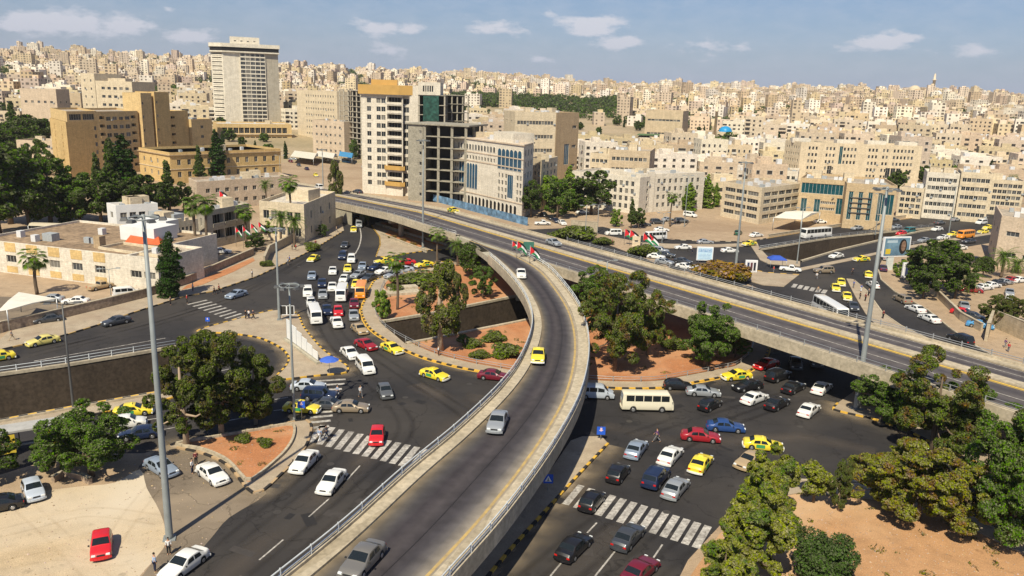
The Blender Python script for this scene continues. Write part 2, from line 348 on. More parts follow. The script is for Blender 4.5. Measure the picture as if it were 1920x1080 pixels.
REGIONS = [  # (material key, polygon, raised)
 ('road', P2([(-90,680),(0,657),(120,630),(185,610),(250,587),(345,557),(400,547),(480,520),(540,492),(590,467),(645,433),(638,410),(600,385),(590,370),(620,360),(665,380),(697,400),(800,430),(1000,430),(1130,425),(1190,440),(1260,449),
        (1310,451),(1400,453),(1440,447),(1565,426),(1647,418),(1765,402),(1960,386),(2060,378),(2060,428),(1960,440),(1860,455),(1800,465),(1700,474),(1655,485),(1645,507),(1652,525),(1677,547),(1740,582),(1780,615),(1830,650),(1900,690),(2060,790),
        (2060,850),(1700,690),(1640,700),(1597,738),(1560,768),(1640,787),(1700,808),(1800,856),(1960,925),(2050,960),(2050,1080),(1960,1040),(1760,940),(1640,905),(1480,900),(1420,935),(1350,985),(1290,1050),(1270,1090)])
        + W2([(20,42),(-34,42)])+P2([(380,1000),(420,965),(480,930),(420,880),(360,850),(310,836),(270,850),(200,850),(115,862),(60,872),(0,890),(-90,915),(-90,830),(0,813),(290,756),(330,700),(300,737),(330,653),(0,705),(-90,722)])),
 ('worn', smooth(P2([(262,872),(320,832),(384,850),(430,872),(462,905),(500,925),(430,970),(395,1010),(340,1070),(300,1100),(255,1100),(285,1055),(312,1015),(300,960),(262,905)]), 3, True)),
 ('lot', smooth(P2([(-60,960),(60,925),(150,912),(215,905),(262,880),(275,915),(300,960),(312,1012),(290,1048),(262,1080),(240,1120),(-60,1120)]), 3, True)),
 ('worn', P2([(-90,552),(0,556),(120,560),(200,562),(260,548),(340,520),(400,497),(465,468),(520,440),(520,448),(475,478),(350,532),(270,558),(200,575),(17,618),(-90,642)])),
 ('soil2', P2([(1280,1100),(1350,1000),(1430,938),(1500,925),(1560,930),(1640,938),(1760,962),(1960,1060),(2060,1110)])),
 ('pave', P2([(1430,938),(1480,903),(1640,908),(1760,942),(1960,1043),(1960,1060),(1760,962),(1640,938),(1560,930),(1500,925)]), .12),
 ('pave', PW, .14), ('pave', SWI, .14), ('soil', SWI_IN, .16), ('pave', SEI, .14), ('pave', ETRI, .14), ('soil2', ESOIL, .1),
 ('pave', P2([(697,424),(712,445),(713,460),(705,482),(730,482),(755,477),(805,470),(845,468),(855,462),(830,455),(780,435),(735,415),(710,417)]), .14),
 ('soil', P2([(722,440),(760,457),(782,466),(800,462),(770,449),(730,432)]), .2), ('soil', P2([(706,421),(740,433),(800,455),(830,462),(838,458),(800,440),(740,419),(716,418)]), .2),
 ('pave', P2([(-90,655),(0,638),(17,622),(120,598),(200,578),(270,560),(350,535),(475,480),(565,452),(642,420),(645,433),(590,467),(540,492),(480,520),(400,547),(345,557),(250,587),(185,610),(120,630),(0,657),(-90,680)]), .14),
 ('soil', P2([(350,537),(475,484),(478,490),(440,510),(380,535),(340,545)]), .18),
 ('pave', P2([(-90,800),(0,792),(140,766),(300,738),(330,733),(330,745),(290,756),(0,813),(-90,830)]), .14),
 ('pave', ROUND, .14), ('soil', ROUND_IN, .18),
 ('pave', P2([(1587,524),(1600,525),(1625,546),(1655,588),(1690,612),(1740,636),(1680,632),(1640,608),(1622,588),(1603,556)]), .14),
 ('pave', P2([(1195,455),(1260,458),(1335,459),(1420,456),(1424,466),(1440,482),(1500,491),(1500,500),(1440,495),(1425,488),(1408,462),(1330,464),(1255,466),(1185,459)]), .14),
 ('sand', P2([(1120,438),(1190,452),(1185,459),(1250,470),(1228,480),(1260,505),(1330,515),(1370,520),(1420,540),(1300,520),(1170,470),(1090,440)])),
 ('pave', P2([(1500,503),(1600,483),(1655,471),(1700,462),(1850,437),(1960,422),(1960,425),(1850,441),(1700,467),(1655,475),(1600,488),(1502,508)]), .14),
 ('pave', P2([(1330,500),(1400,505),(1440,512),(1498,516),(1470,538),(1430,535),(1380,520)]), .14),
]
HOLES = [TR1, TR2, TR3]
verts, edges = [], []
def addpoly(P):
    b = len(verts); verts.extend([Vector((p[0], p[1])) for p in P]); n = len(P)
    edges.extend([(b+i, b+(i+1) % n) for i in range(n)])
def clampp(P): return [Vector((min(max(p[0], X0+.01*i % .5), X1), min(max(p[1], Y0), Y1))) for i, p in enumerate(P)]
OUTER = [Vector((X0, Y0)), Vector((X1, Y0)), Vector((X1, Y1)), Vector((X0, Y1))]
addpoly(OUTER)
REGIONS = [(r[0], clampp(r[1]), r[2] if len(r) > 2 else 0) for r in REGIONS]
HOLES = [clampp(h) for h in HOLES]
for r in REGIONS: addpoly(r[1])
for h in HOLES: addpoly(h)
vo, eo, fo, _, _, _ = delaunay_2d_cdt(verts, edges, [], 0, 1e-4)
RM = {'sand': ('ground', M_SAND), 'road': ('road', M_ROAD), 'worn': ('worn_road', M_WORN), 'lot': ('sandy_ground', M_LOT), 'soil': ('soil', M_SOIL), 'soil2': ('orange_ground', M_SOIL2), 'pave': ('pavement', M_PAVE)}
cls = {}; etop = {}
for f in fo:
    c = sum((vo[i] for i in f), Vector((0, 0)))/len(f)
    if not (X0 <= c.x <= X1 and Y0 <= c.y <= Y1): continue
    if any(inpoly(c, h) for h in HOLES): continue
    k, z = 'sand', 0.0
    for r in REGIONS:
        if inpoly(c, r[1]): k, z = r[0], r[2]
    cls.setdefault(k, []).append((f, z))
    for i in range(len(f)): etop[(f[i], f[(i+1) % len(f)])] = z
def ground_at(p):
    k, z = 'sand', 0.0
    for r in REGIONS:
        if inpoly(p, r[1]): k, z = r[0], r[2]
    return k, z
for k, fl in cls.items():
    bm = bmesh.new(); vm = {}
    def gv(i, z):
        if (i, z) not in vm: vm[(i, z)] = bm.verts.new((vo[i].x, vo[i].y, z))
        return vm[(i, z)]
    for f, z in fl:
        bm.faces.new([gv(i, z) for i in f])
        if z > 0:
            for i in range(len(f)):
                a, b = f[i], f[(i+1) % len(f)]; zo = etop.get((b, a), -.3)
                if zo < z-.001:
                    try: bm.faces.new((gv(a, z), gv(a, zo if zo >= 0 else -.3), gv(b, zo if zo >= 0 else -.3), gv(b, z)))
                    except Exception: pass
    lnk(RM[k][0], mesh(RM[k][0], bm, RM[k][1]), kind='structure')

# ---------------------------------------------------------------- the underpass: walls, sunken road, portals
def underpass(far, near, depth, rise=None, closeA=False, closeB=False, lab=''):
    zf = [(-depth*(1-(rise[i] if rise else 0))) for i in range(len(far))]
    zn = [(-depth*(1-(rise[min(i, len(rise)-1)] if rise else 0))) for i in range(len(near))]
    o = None
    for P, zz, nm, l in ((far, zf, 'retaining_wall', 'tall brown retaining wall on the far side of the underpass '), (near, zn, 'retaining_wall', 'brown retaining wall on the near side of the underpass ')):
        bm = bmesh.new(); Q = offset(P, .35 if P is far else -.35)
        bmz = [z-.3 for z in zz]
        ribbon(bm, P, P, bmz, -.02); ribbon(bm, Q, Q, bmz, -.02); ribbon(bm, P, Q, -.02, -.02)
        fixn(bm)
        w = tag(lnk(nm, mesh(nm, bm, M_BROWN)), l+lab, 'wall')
        bm = bmesh.new(); a, b = offset(P, -.1 if P is far else .1), offset(P, .5 if P is far else -.5)
        ribbon(bm, a, b, .42, .42); ribbon(bm, a, a, -.02, .42); ribbon(bm, b, b, -.3, .42); fixn(bm)
        part('coping', mesh('coping', bm, M_CONCW), w)
    bm = bmesh.new()
    n = max(len(far), len(near))
    def rs(P, z):
        out = []
        tot = len(P)-1
        for i in range(n):
            t = i/(n-1)*tot; k = min(int(t), tot-1); u = t-k
            q = P[k]*(1-u)+P[k+1]*u; out.append((q.x, q.y, z[k]*(1-u)+z[k+1]*u))
        return out
    A, B = rs(far, zf), rs(near, zn)
    va = [bm.verts.new(p) for p in A]; vb = [bm.verts.new(p) for p in B]
    for i in range(n-1): bm.faces.new((va[i], va[i+1], vb[i+1], vb[i]))
    fixn(bm); lnk('underpass_road', mesh('underpass_road', bm, M_TR), kind='structure')
    # lane line
    bm = bmesh.new(); mid = [((Vector(a)+Vector(b))/2) for a, b in zip(A, B)]
    for a, b in zip(mid, mid[1:]):
        L = (b-a).length; k = 0.0
        while k < L-3:
            p, q = a+(b-a)*(k/L), a+(b-a)*((k+3)/L); d = (b-a).normalized()*.08; s = Vector((-d.y, d.x, 0))
            vs = [bm.verts.new(x+Vector((0, 0, .006))) for x in (p-s, q-s, q+s, p+s)]; bm.faces.new(vs); k += 7
    lnk('lane_line', mesh('lane_line', bm, M_WHT), kind='structure')
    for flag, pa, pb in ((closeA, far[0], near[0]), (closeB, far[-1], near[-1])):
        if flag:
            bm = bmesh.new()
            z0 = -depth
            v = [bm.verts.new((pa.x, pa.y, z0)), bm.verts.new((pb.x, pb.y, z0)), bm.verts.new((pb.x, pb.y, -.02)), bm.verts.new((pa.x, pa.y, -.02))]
            bm.faces.new(v)  # black sheet stands in for the darkness of the covered tunnel beyond
            w = tag(lnk('tunnel_dark', mesh('tunnel_dark', bm, M_BLK)), 'black sheet as darkness inside the underpass '+lab+(' on its west side' if flag is closeA and pa is far[0] else ' on its east side'), 'wall')
underpass(ext(TR1_FAR, 70), ext(TR1_NEAR, 70), 7.5, None, False, True, 'beside the western street')
underpass(TR2_FAR, TR2_NEAR, 7.5, None, True, True, 'cut through the roundabout')
underpass(TR3_FAR, TR3_NEAR, 5.5, [0, .25, .6, .93, 1], True, False, 'rising beside the street of the white coach')

# ---------------------------------------------------------------- kerbs (striped yellow and black blocks)
def kerb(P, lab, striped=True, step=.95, w=.28, h=.2, closed=False, z0=0, cols=(None, None), line=0):
    bm = bmesh.new(); Q = resample(P+([P[0]] if closed else []), step)
    for i, (a, b) in enumerate(zip(Q, Q[1:])):
        g = (b-a)*.02; bar(bm, (a.x+g.x, a.y+g.y, z0+h/2), (b.x-g.x, b.y-g.y, z0+h/2), w, h, i % 2 if striped else 0)
    o = tag(lnk('kerb', mesh('kerb', bm, [cols[0] or (M_YEL if striped else M_CONCW), cols[1] or M_BLK])), lab, 'kerb', 'kerbs')
    if line:
        bm = bmesh.new(); C = P+([P[0]] if closed else [])
        ribbon(bm, offset(C, -.2*line), offset(C, -.45*line), .008); fixn(bm)
        lnk('kerb_line', mesh('kerb_line', bm, M_YEL), kind='structure')
    return o
kerb(ROUND, 'yellow and black striped kerb around the roundabout island', closed=True, line=1)
kerb(PW, 'yellow and black striped kerb around the pavement point with the blue umbrella', closed=True)
kerb(P2([(-90,812),(0,793),(140,767),(300,739)]), 'striped kerb along the southern edge of the western underpass', z0=.1, h=.35)
kerb(P2([(-90,830),(0,813),(290,756),(330,745)]), 'striped kerb between the bus shelter pavement and the road')
kerb(P2([(-90,680),(0,657),(120,630),(185,610),(250,587),(345,557),(400,547),(480,520),(540,492),(590,467),(645,433)]), 'worn black and ochre kerb of the northern pavement of the western street', step=1.4, cols=(mat('ochre_kerb', (.42, .27, .10), .8, .2), None))
kerb(SWI, 'kerb of dark and ochre blocks around the western red soil island', closed=True, step=1.3, cols=(mat('tan_kerb', (.40, .28, .16), .8, .2), None))
kerb(SWI_IN, 'low plain concrete edging round the red soil under the twin trees', False, closed=True, h=.35, z0=.1)
kerb(SEI[:7], 'ochre and black kerb along the pavement strip beside the lower zebra crossing')
kerb(ETRI[-5:]+ETRI[:2], 'broken yellow and black kerb of the pavement corner at the right mast')
kerb(P2([(697,424),(712,445),(713,460),(705,482),(730,482),(755,477),(805,470),(845,468)]), 'ochre and black kerb of the paved triangle with the planters')
kerb(P2([(1440,447),(1565,426),(1647,418),(1765,402),(1960,386)]), 'ochre kerb along the far side of the upper street with the coach', cols=(mat('ochre_kerb', (.42, .27, .10)), mat('tan_kerb', (.4, .28, .16))))
kerb(P2([(1265,450),(1310,452),(1400,454),(1440,447)]), 'dark dashed kerb in front of the sandy lot', step=1.6, cols=(M_BLK, M_CONCW))
kerb(P2([(1647,507),(1652,525),(1677,547),(1740,582),(1780,615),(1830,650),(1900,690)]), 'plain kerb curving along the pavement under the billboard', False)
kerb(P2([(1587,524),(1600,525),(1625,546),(1655,588),(1690,612),(1740,636)]), 'plain kerb of the narrow traffic island where people wait', False)
kerb(P2([(1330,500),(1400,505),(1440,512),(1498,516)]), 'black and ochre kerb behind the orange flowering hedge', step=1.4)
kerb(P2([(1480,901),(1640,906),(1760,941),(1960,1041)]), 'plain kerb of the pavement behind the young trees', False)

# ---------------------------------------------------------------- painted markings (structure)
bm = bmesh.new()
def stripe(a, b, w, z=.006):
    d = (b-a).normalized()*w/2; s = Vector((-d.y, d.x))
    v = [bm.verts.new((p.x, p.y, z)) for p in (a-s, b-s, b+s, a+s)]; bm.faces.new(v)
for i in range(9):
    t = i/8; a = g2(352+80*t, 571+30*t); b = g2(388+73*t, 562.5+29*t); stripe(a, b, .55)
for i in range(12):
    t = i/11; a = g2(581+188*t, 829+49*t); b = g2(606+194*t, 797+45*t); stripe(a, b, .75)
for x0, y0, x1, y1 in ((592,714.5,648,711), (596,722.5,646,719.5), (606,731,641,729), (585,774,626,771), (581,783,624,779), (580,792.5,620,788.5), (582,802.5,617,798.5)): stripe(g2(x0, y0), g2(x1, y1), .6)
for i in range(13):
    t = i/12; a = g2(1060+244*t, 946+81*t); b = g2(1090+238*t, 910+76*t); stripe(a, b, .72)
for i in range(6):
    t = i/5; a = g2(1487+56*t, 539+11*t); b = g2(1492+56*t, 532.5+11*t); stripe(a, b, .9)
for x0, y0, x1, y1 in ((650,900,675,873), (579,969,617,935), (486,1050,531,1012), (420,1110,452,1080), (1101,999,1119,980), (1032,1080,1055,1052), (1116,1080,1156,1030), (1219,1055,1242,1021),
        (277,787,325,780), (307,805,342,799), (515,749,540,745), (513,770,528,768), (380,772,420,765), (420,790,470,781), (390,700,440,690)): stripe(g2(x0, y0), g2(x1, y1), .16)
P = smooth(P2([(675,428),(677,440),(676,452),(672,465),(664,479)]), 5); 
for a, b in zip(P, P[1:]): stripe(a, b, .3)
P = P2([(64,677),(310,634)]); stripe(P[0], P[1], .22)
for (x0, y0, x1, y1, n) in ((1450,458,1700,425,14), (1700,425,1950,394,12), (1720,452,1950,415,12)):
    for i in range(n):
        a = g2(x0+(x1-x0)*i/n, y0+(y1-y0)*i/n); b = g2(x0+(x1-x0)*(i+.45)/n, y0+(y1-y0)*(i+.45)/n); stripe(a, b, .18)
fixn(bm)
for f in bm.faces:
    if f.normal.z < 0: f.normal_flip()
lnk('road_markings', mesh('road_markings', bm, M_WHT), kind='structure')

# dust swept against the kerbs, wheel-polished lanes and repair patches
def overlay(name, c, amt, edge=True, scale=.35):
    m = bpy.data.materials.new(name); m.use_nodes = True; t = m.node_tree; N = t.nodes; L = t.links; b = N['Principled BSDF']; b.inputs['Base Color'].default_value = (*c, 1); b.inputs['Roughness'].default_value = .85; b.inputs['Specular IOR Level'].default_value = .2
    u = N.new('ShaderNodeUVMap'); s = N.new('ShaderNodeSeparateXYZ'); L.new(u.outputs[0], s.inputs[0]); tx = N.new('ShaderNodeTexCoord'); n = N.new('ShaderNodeTexNoise'); n.inputs['Scale'].default_value = scale; n.inputs['Detail'].default_value = 7; L.new(tx.outputs['Object'], n.inputs['Vector'])
    mr = N.new('ShaderNodeMapRange'); mr.inputs[1].default_value = .3; mr.inputs[2].default_value = .65; L.new(n.outputs['Fac'], mr.inputs[0])
    pw = N.new('ShaderNodeMath'); pw.operation = 'POWER'
    if edge: sb = N.new('ShaderNodeMath'); sb.operation = 'SUBTRACT'; sb.inputs[0].default_value = 1; L.new(s.outputs[0], sb.inputs[1]); L.new(sb.outputs[0], pw.inputs[0]); pw.inputs[1].default_value = 1.6
    else:
        pp = N.new('ShaderNodeMath'); pp.operation = 'PINGPONG'; pp.inputs[1].default_value = .5; L.new(s.outputs[0], pp.inputs[0]); m2 = N.new('ShaderNodeMath'); m2.operation = 'MULTIPLY'; m2.inputs[1].default_value = 2; L.new(pp.outputs[0], m2.inputs[0]); L.new(m2.outputs[0], pw.inputs[0]); pw.inputs[1].default_value = .8
    a = N.new('ShaderNodeMath'); a.operation = 'MULTIPLY'; L.new(pw.outputs[0], a.inputs[0]); L.new(mr.outputs[0], a.inputs[1]); a2 = N.new('ShaderNodeMath'); a2.operation = 'MULTIPLY'; a2.inputs[1].default_value = amt; L.new(a.outputs[0], a2.inputs[0]); L.new(a2.outputs[0], b.inputs['Alpha'])
    return m
M_DUST = overlay('kerb_dust', (.30, .235, .16), .85); M_POL = overlay('wheel_polish', (.014, .0125, .013), .3, False, .15); M_WEAR = overlay('lane_wear', (.12, .10, .085), .55, False, .12)
def flat_strip(P, w0, w1, m, name, z):
    P = [Vector((p[0], p[1])) for p in P]; A = offset(P, w0); B = offset(P, w1); me = bpy.data.meshes.new(name); vs = []; fs = []
    for a, b in zip(A, B): vs += [(a.x, a.y, z), (b.x, b.y, z)]
    for i in range(len(A)-1): fs.append((2*i, 2*i+1, 2*i+3, 2*i+2) if w0 > w1 else (2*i+2, 2*i+3, 2*i+1, 2*i))
    me.from_pydata(vs, [], fs); uv = me.uv_layers.new(name='UVMap'); k = 0
    for i in range(len(A)-1):
        for u in ((0, 1, 1, 0) if w0 > w1 else (0, 1, 1, 0)): uv.data[k].uv = (u, 0); k += 1
    me.materials.append(m); lnk(name, me, kind='structure')
C_ = ROUND+ROUND[:2]
flat_strip(C_, -.15, -3.2, M_DUST, 'kerb_dust', .0030)
flat_strip(PW+PW[:2], -.1 if True else 0, -2.2, M_DUST, 'kerb_dust', .0032)
flat_strip(PW[::-1]+PW[::-1][:2], -.1, -2.2, M_DUST, 'kerb_dust', .0026)
flat_strip(SEI[:7], .15, 3.4, M_DUST, 'kerb_dust', .0034); flat_strip(SEI[:7], -.15, -3.4, M_DUST, 'kerb_dust', .0036)
flat_strip(SWI+SWI[:2], .1, 2.6, M_DUST, 'kerb_dust', .0038); flat_strip(SWI+SWI[:2], -.1, -2.6, M_DUST, 'kerb_dust', .0028)
flat_strip(ETRI[-5:]+ETRI[:2], .1, 3.5, M_DUST, 'kerb_dust', .0033); flat_strip(ETRI[-5:]+ETRI[:2], -.1, -3.5, M_DUST, 'kerb_dust', .0031)
for pts in ([(640,840),(560,915),(440,1010),(330,1110)], [(735,862),(640,950),(510,1060),(440,1120)], [(1150,960),(1080,1010),(985,1090)], [(1230,985),(1160,1040),(1090,1100)], [(1300,1010),(1240,1060),(1200,1100)], [(1180,820),(1300,780),(1450,735)], [(1230,860),(1350,800),(1500,745)], [(600,540),(612,620),(680,700),(760,790),(720,860)], [(650,540),(650,620),(740,690),(850,760),(900,800)], [(60,665),(300,605),(470,545),(620,460)], [(100,650),(330,590),(480,535),(600,470)]):
    Q = smooth(P2(pts), 6)
    for o_ in (-.85, .85): flat_strip(Q, o_+.45, o_-.45, M_POL, 'wheel_polish', .0045 if o_ > 0 else .0042)
for pts in ([(690,850),(600,930),(470,1040),(400,1100)], [(1190,975),(1110,1040),(1040,1100)], [(1130,800),(1300,830),(1500,820),(1640,850)], [(780,720),(860,760),(930,800)], [(900,740),(820,830),(760,880)]):
    flat_strip(smooth(P2(pts), 6), 2.0, -2.0, M_WEAR, 'lane_wear', .0024)
M_RUT = overlay('tyre_ruts', (.33, .24, .14), .13, False, .22)
for pts in ([(-40,1010),(60,985),(170,960),(300,975)], [(20,930),(90,990),(180,1080),(210,1110)], [(0,1060),(120,1040),(230,1050),(300,1030)], [(300,900),(250,960),(190,1050)], [(1500,1090),(1640,1020),(1780,1040),(1940,1100)], [(1560,960),(1650,1010),(1800,1090)], [(480,925),(400,890),(320,860),(280,850)]):
    Q = smooth(P2(pts), 6)
    for o_ in (-.8, .8): flat_strip(Q, o_+.22, o_-.22, M_RUT, 'tyre_ruts', .0045 if o_ > 0 else .0042)
bm = bmesh.new(); r_ = random.Random(3)
for i in range(70):
    c = g2(r_.uniform(450, 1500), r_.uniform(600, 1060))
    if ground_at(c)[0] != 'road' or any(inpoly(c, h) for h in HOLES): continue
    a = r_.uniform(0, 3.1); u = Vector((math.cos(a), math.sin(a)))*r_.uniform(.4, 1.3); v = Vector((-math.sin(a), math.cos(a)))*r_.uniform(.25, .6)
    bm.faces.new([bm.verts.new((*p, .0052)) for p in (c-u-v, c+u-v, c+u+v, c-u+v)]).material_index = i % 2
lnk('repair_patches', mesh('repair_patches', bm, [mat('patch_dark', (.021, .0195, .020), .8, .2, 2), mat('patch_pale', (.05, .044, .041), .85, .2, 2)]), kind='structure')
bm = bmesh.new()
for i in range(10):
    c = g2(*((760,745),(880,720),(1180,790),(1330,770),(1500,800),(620,870),(520,960),(1250,960),(560,500),(1150,1000))[i]); bm.faces.new([bm.verts.new((c.x+math.cos(k*.5236)*.4, c.y+math.sin(k*.5236)*.4, .0070)) for k in range(12)])
lnk('manhole_covers', mesh('manhole_covers', bm, mat('cast_iron', (.05, .045, .04), .6, .2, 8)), kind='structure')
# ---------------------------------------------------------------- far terrain
AX = [(x-960)/1500 for x in (-300, 100, 400, 540, 700, 850, 1000, 1100, 1200, 1440, 1600, 1750, 1850, 2200)]
AZ = [90, 92, 89, 76, 74, 72, 68, 56, 59, 63, 63, 67, 54, 52]
def terr(x, y):
    D = math.hypot(x, y); a = x/max(y, 1)
    T = interp(a, AX, AZ)
    t = (D-440)/1860
    if t <= 0: return 0.0
    g = min(t, 1.0)
    w = 3.5*math.sin(D/95+a*9)*math.sin(a*17+D/210)+5*math.sin(D/260+a*5+1)*min(1, t*3)
    h = T*(g**1.05) + w*min(1, t*4)*(1-.6*g)
    if D > 2300: h = T-(D-2300)*.12+w*.4
    return h
bm = bmesh.new()
angs = [math.atan(-1.15+2.3*i/90) for i in range(91)]
rads = [30+i*20 for i in range(21)]+[450+i*40 for i in range(56)]+[2800, 3500, 5000]
gr = [[bm.verts.new((math.sin(a)*r, math.cos(a)*r, (terr(math.sin(a)*r, math.cos(a)*r)-.06) if r < 2750 else -40)) for a in angs] for r in rads]
for i in range(len(rads)-1):
    for j in range(90):
        c = sum((v.co for v in (gr[i][j], gr[i][j+1], gr[i+1][j], gr[i+1][j+1])), Vector())/4
        q = [gr[i][j], gr[i][j+1], gr[i+1][j+1], gr[i+1][j]]
        if any(X0+.5 < v.co.x < X1-.5 and Y0+.5 < v.co.y < Y1-.5 for v in q) : 
            if all(X0 < v.co.x < X1 and Y0 < v.co.y < Y1 for v in q): continue
            for v in q:   # cells straddling the border of the flat sheet duck under it
                pass
        bm.faces.new(q)
fixn(bm)
M_HILL = road_mat('hill_ground', (.40, .31, .20), (.20, .17, .09), .9, .012)
lnk('hillside', mesh('hillside', bm, M_HILL, True), kind='structure')
# ---------------------------------------------------------------- flyover and curved ramp
FD = Vector((-0.5711, 0.8209)); FN = Vector((.8209, .5711)); FO = Vector((48.4, 93.8))   # along, across (away from the camera), origin on the near edge
DZ = 6.8
def zf(s):
    if s < 140: return DZ
    t = min((s-140)/150, 1); return DZ*(1-t)**1.0*(1-.0*t)+.12 if t < 1 else .12
def bend(s): return -max(0, s-170)**2*.00016
def FP(s, n): p = FO+FD*s+FN*(n+bend(s)); return p
SS = [-90+i*6 for i in range(80)]
SS = [s for s in SS if s <= 380]
def strip_s(bm, n0, z0, n1, z1, mi=0, ss=SS):
    a = [FP(s, n0) for s in ss]; b = [FP(s, n1) for s in ss]
    ribbon(bm, a, b, [zf(s)+z0 for s in ss], [zf(s)+z1 for s in ss], mi)
FLY = thing('flyover', 'long straight concrete flyover carrying two carriageways across the whole junction', 'flyover', (0, 0, 0))
# the deck's asphalt knows how far it is from the kerbs (wheel tracks are worn into it)
def track_mat(name, stops, base_scale=.3):
    m = bpy.data.materials.new(name); m.use_nodes = True; t = m.node_tree; N = t.nodes; L = t.links; b = N['Principled BSDF']; b.inputs['Roughness'].default_value = .8; b.inputs['Specular IOR Level'].default_value = .25
    u = N.new('ShaderNodeUVMap'); s = N.new('ShaderNodeSeparateXYZ'); L.new(u.outputs[0], s.inputs[0])
    n = N.new('ShaderNodeTexNoise'); n.inputs['Scale'].default_value = 1; n.inputs['Detail'].default_value = 6
    mp_ = N.new('ShaderNodeMapping'); mp_.inputs['Scale'].default_value = (7, .05, 1); L.new(u.outputs[0], mp_.inputs[0]); L.new(mp_.outputs[0], n.inputs['Vector'])
    ad = N.new('ShaderNodeMath'); ad.operation = 'MULTIPLY_ADD'; ad.inputs[1].default_value = .07; L.new(n.outputs['Fac'], ad.inputs[0]); 
    s2 = N.new('ShaderNodeMath'); s2.operation = 'SUBTRACT'; s2.inputs[1].default_value = .035; L.new(s.outputs[0], s2.inputs[0]); L.new(s2.outputs[0], ad.inputs[2])
    cr = N.new('ShaderNodeValToRGB'); e = cr.color_ramp.elements
    e[0].position, e[0].color = stops[0][0], (*stops[0][1], 1); e[1].position, e[1].color = stops[-1][0], (*stops[-1][1], 1)
    for p_, c_ in stops[1:-1]: q = e.new(p_); q.color = (*c_, 1)
    L.new(ad.outputs[0], cr.inputs[0])
    n2 = N.new('ShaderNodeTexNoise'); n2.inputs['Scale'].default_value = .8; n2.inputs['Detail'].default_value = 8; tx = N.new('ShaderNodeTexCoord'); L.new(tx.outputs['Object'], n2.inputs['Vector'])
    mr = N.new('ShaderNodeMapRange'); mr.inputs[1].default_value = .3; mr.inputs[2].default_value = .7; mr.inputs[3].default_value = .8; mr.inputs[4].default_value = 1.2; L.new(n2.outputs['Fac'], mr.inputs[0])
    sc = N.new('ShaderNodeVectorMath'); sc.operation = 'SCALE'; L.new(cr.outputs[0], sc.inputs[0]); L.new(mr.outputs[0], sc.inputs['Scale']); L.new(sc.outputs[0], b.inputs['Base Color'])
    return m
A_, B_, C_ = (.062, .055, .060), (.098, .086, .086), (.19, .15, .10)
M_DECK = track_mat('deck_asphalt', [(0, C_), (.10, B_), (.25, A_), (.42, B_), (.5, (.095, .082, .08)), (.58, B_), (.75, A_), (.9, B_), (1, C_)])
M_RAMP = track_mat('ramp_asphalt', [(0, (.20, .155, .10)), (.10, (.095, .082, .068)), (.2, (.058, .053, .054)), (.30, (.040, .034, .038)), (.44, (.058, .05, .052)), (.56, (.038, .033, .036)), (.68, (.05, .045, .05)), (.8, (.10, .09, .088)), (.93, (.25, .215, .17)), (1, (.30, .25, .19))])
def uvstrip(A, B, zA, zB, m, name, parent, kind=None):
    me = bpy.data.meshes.new(name); vs = []; fs = []
    for i, (a, b) in enumerate(zip(A, B)): vs += [(a.x, a.y, zA[i]), (b.x, b.y, zB[i])]
    L = [0]
    for a, b in zip(A, A[1:]): L.append(L[-1]+(b-a).length)
    for i in range(len(A)-1): fs.append((2*i, 2*i+1, 2*i+3, 2*i+2))
    me.from_pydata(vs, [], fs); uv = me.uv_layers.new(name='UVMap'); k = 0
    for i in range(len(A)-1):
        for (u, j) in ((0, i), (1, i), (1, i+1), (0, i+1)): uv.data[k].uv = (u, L[j]); k += 1
    me.materials.append(m)
    bm = bmesh.new(); bm.from_mesh(me)
    for f in bm.faces:
        if f.normal.z < 0: f.normal_flip()
    bm.to_mesh(me); bm.free()
    return part(name, me, parent) if parent else lnk(name, me, kind=kind)
uvstrip([FP(s, 1.1) for s in SS], [FP(s, 9.9) for s in SS], [zf(s) for s in SS], [zf(s) for s in SS], M_DECK, 'road_surface', FLY)
uvstrip([FP(s, 11.9) for s in SS], [FP(s, 17.0) for s in SS], [zf(s) for s in SS], [zf(s) for s in SS], M_DECK, 'road_surface', FLY)
bm = bmesh.new()   # structural slab
strip_s(bm, .0, -.02, .0, -1.3); strip_s(bm, 18.4, -.02, 18.4, -1.3); strip_s(bm, 0, -1.3, 4, -2.0); strip_s(bm, 14, -2.0, 18.4, -1.3); strip_s(bm, 4, -2.0, 14, -2.0); strip_s(bm, 0, -.02, 18.4, -.02)
fixn(bm); part('deck_slab', mesh('deck_slab', bm, M_CONC), FLY)
for (n0, n1, h) in ((-.15, 1.05, .32), (17.05, 18.55, .55)):
    bm = bmesh.new(); ss = [s for s in SS if not (n0 < 0 and 84 < s < 104)]
    groups = [ss] if n0 > 0 else [[s for s in ss if s <= 84], [s for s in ss if s >= 104]]
    for g_ in groups:
        if n0 < 0:
            strip_s(bm, n0, -1.45, n0, h, ss=g_); strip_s(bm, n0, h, n0+.3, h, ss=g_); strip_s(bm, n0+.3, h, n0+.3, .22, ss=g_); strip_s(bm, n0+.3, .22, n1, .2, ss=g_); strip_s(bm, n1, .2, n1, -.0, ss=g_)
        else:
            strip_s(bm, n0, 0, n0, .2, ss=g_); strip_s(bm, n0, .2, n1-.3, .22, ss=g_); strip_s(bm, n1-.3, .22, n1-.3, h, ss=g_); strip_s(bm, n1-.3, h, n1, h, ss=g_); strip_s(bm, n1, h, n1, -1.45, ss=g_)
    fixn(bm); part('parapet', mesh('parapet', bm, M_CONCW), FLY)
bm = bmesh.new(); strip_s(bm, 10.0, -.0, 10.0, .2); strip_s(bm, 10.0, .2, 11.8, .2); strip_s(bm, 11.8, .2, 11.8, 0); fixn(bm)
part('median_kerb', mesh('median_kerb', bm, M_CONCW), FLY)
bm = bmesh.new()
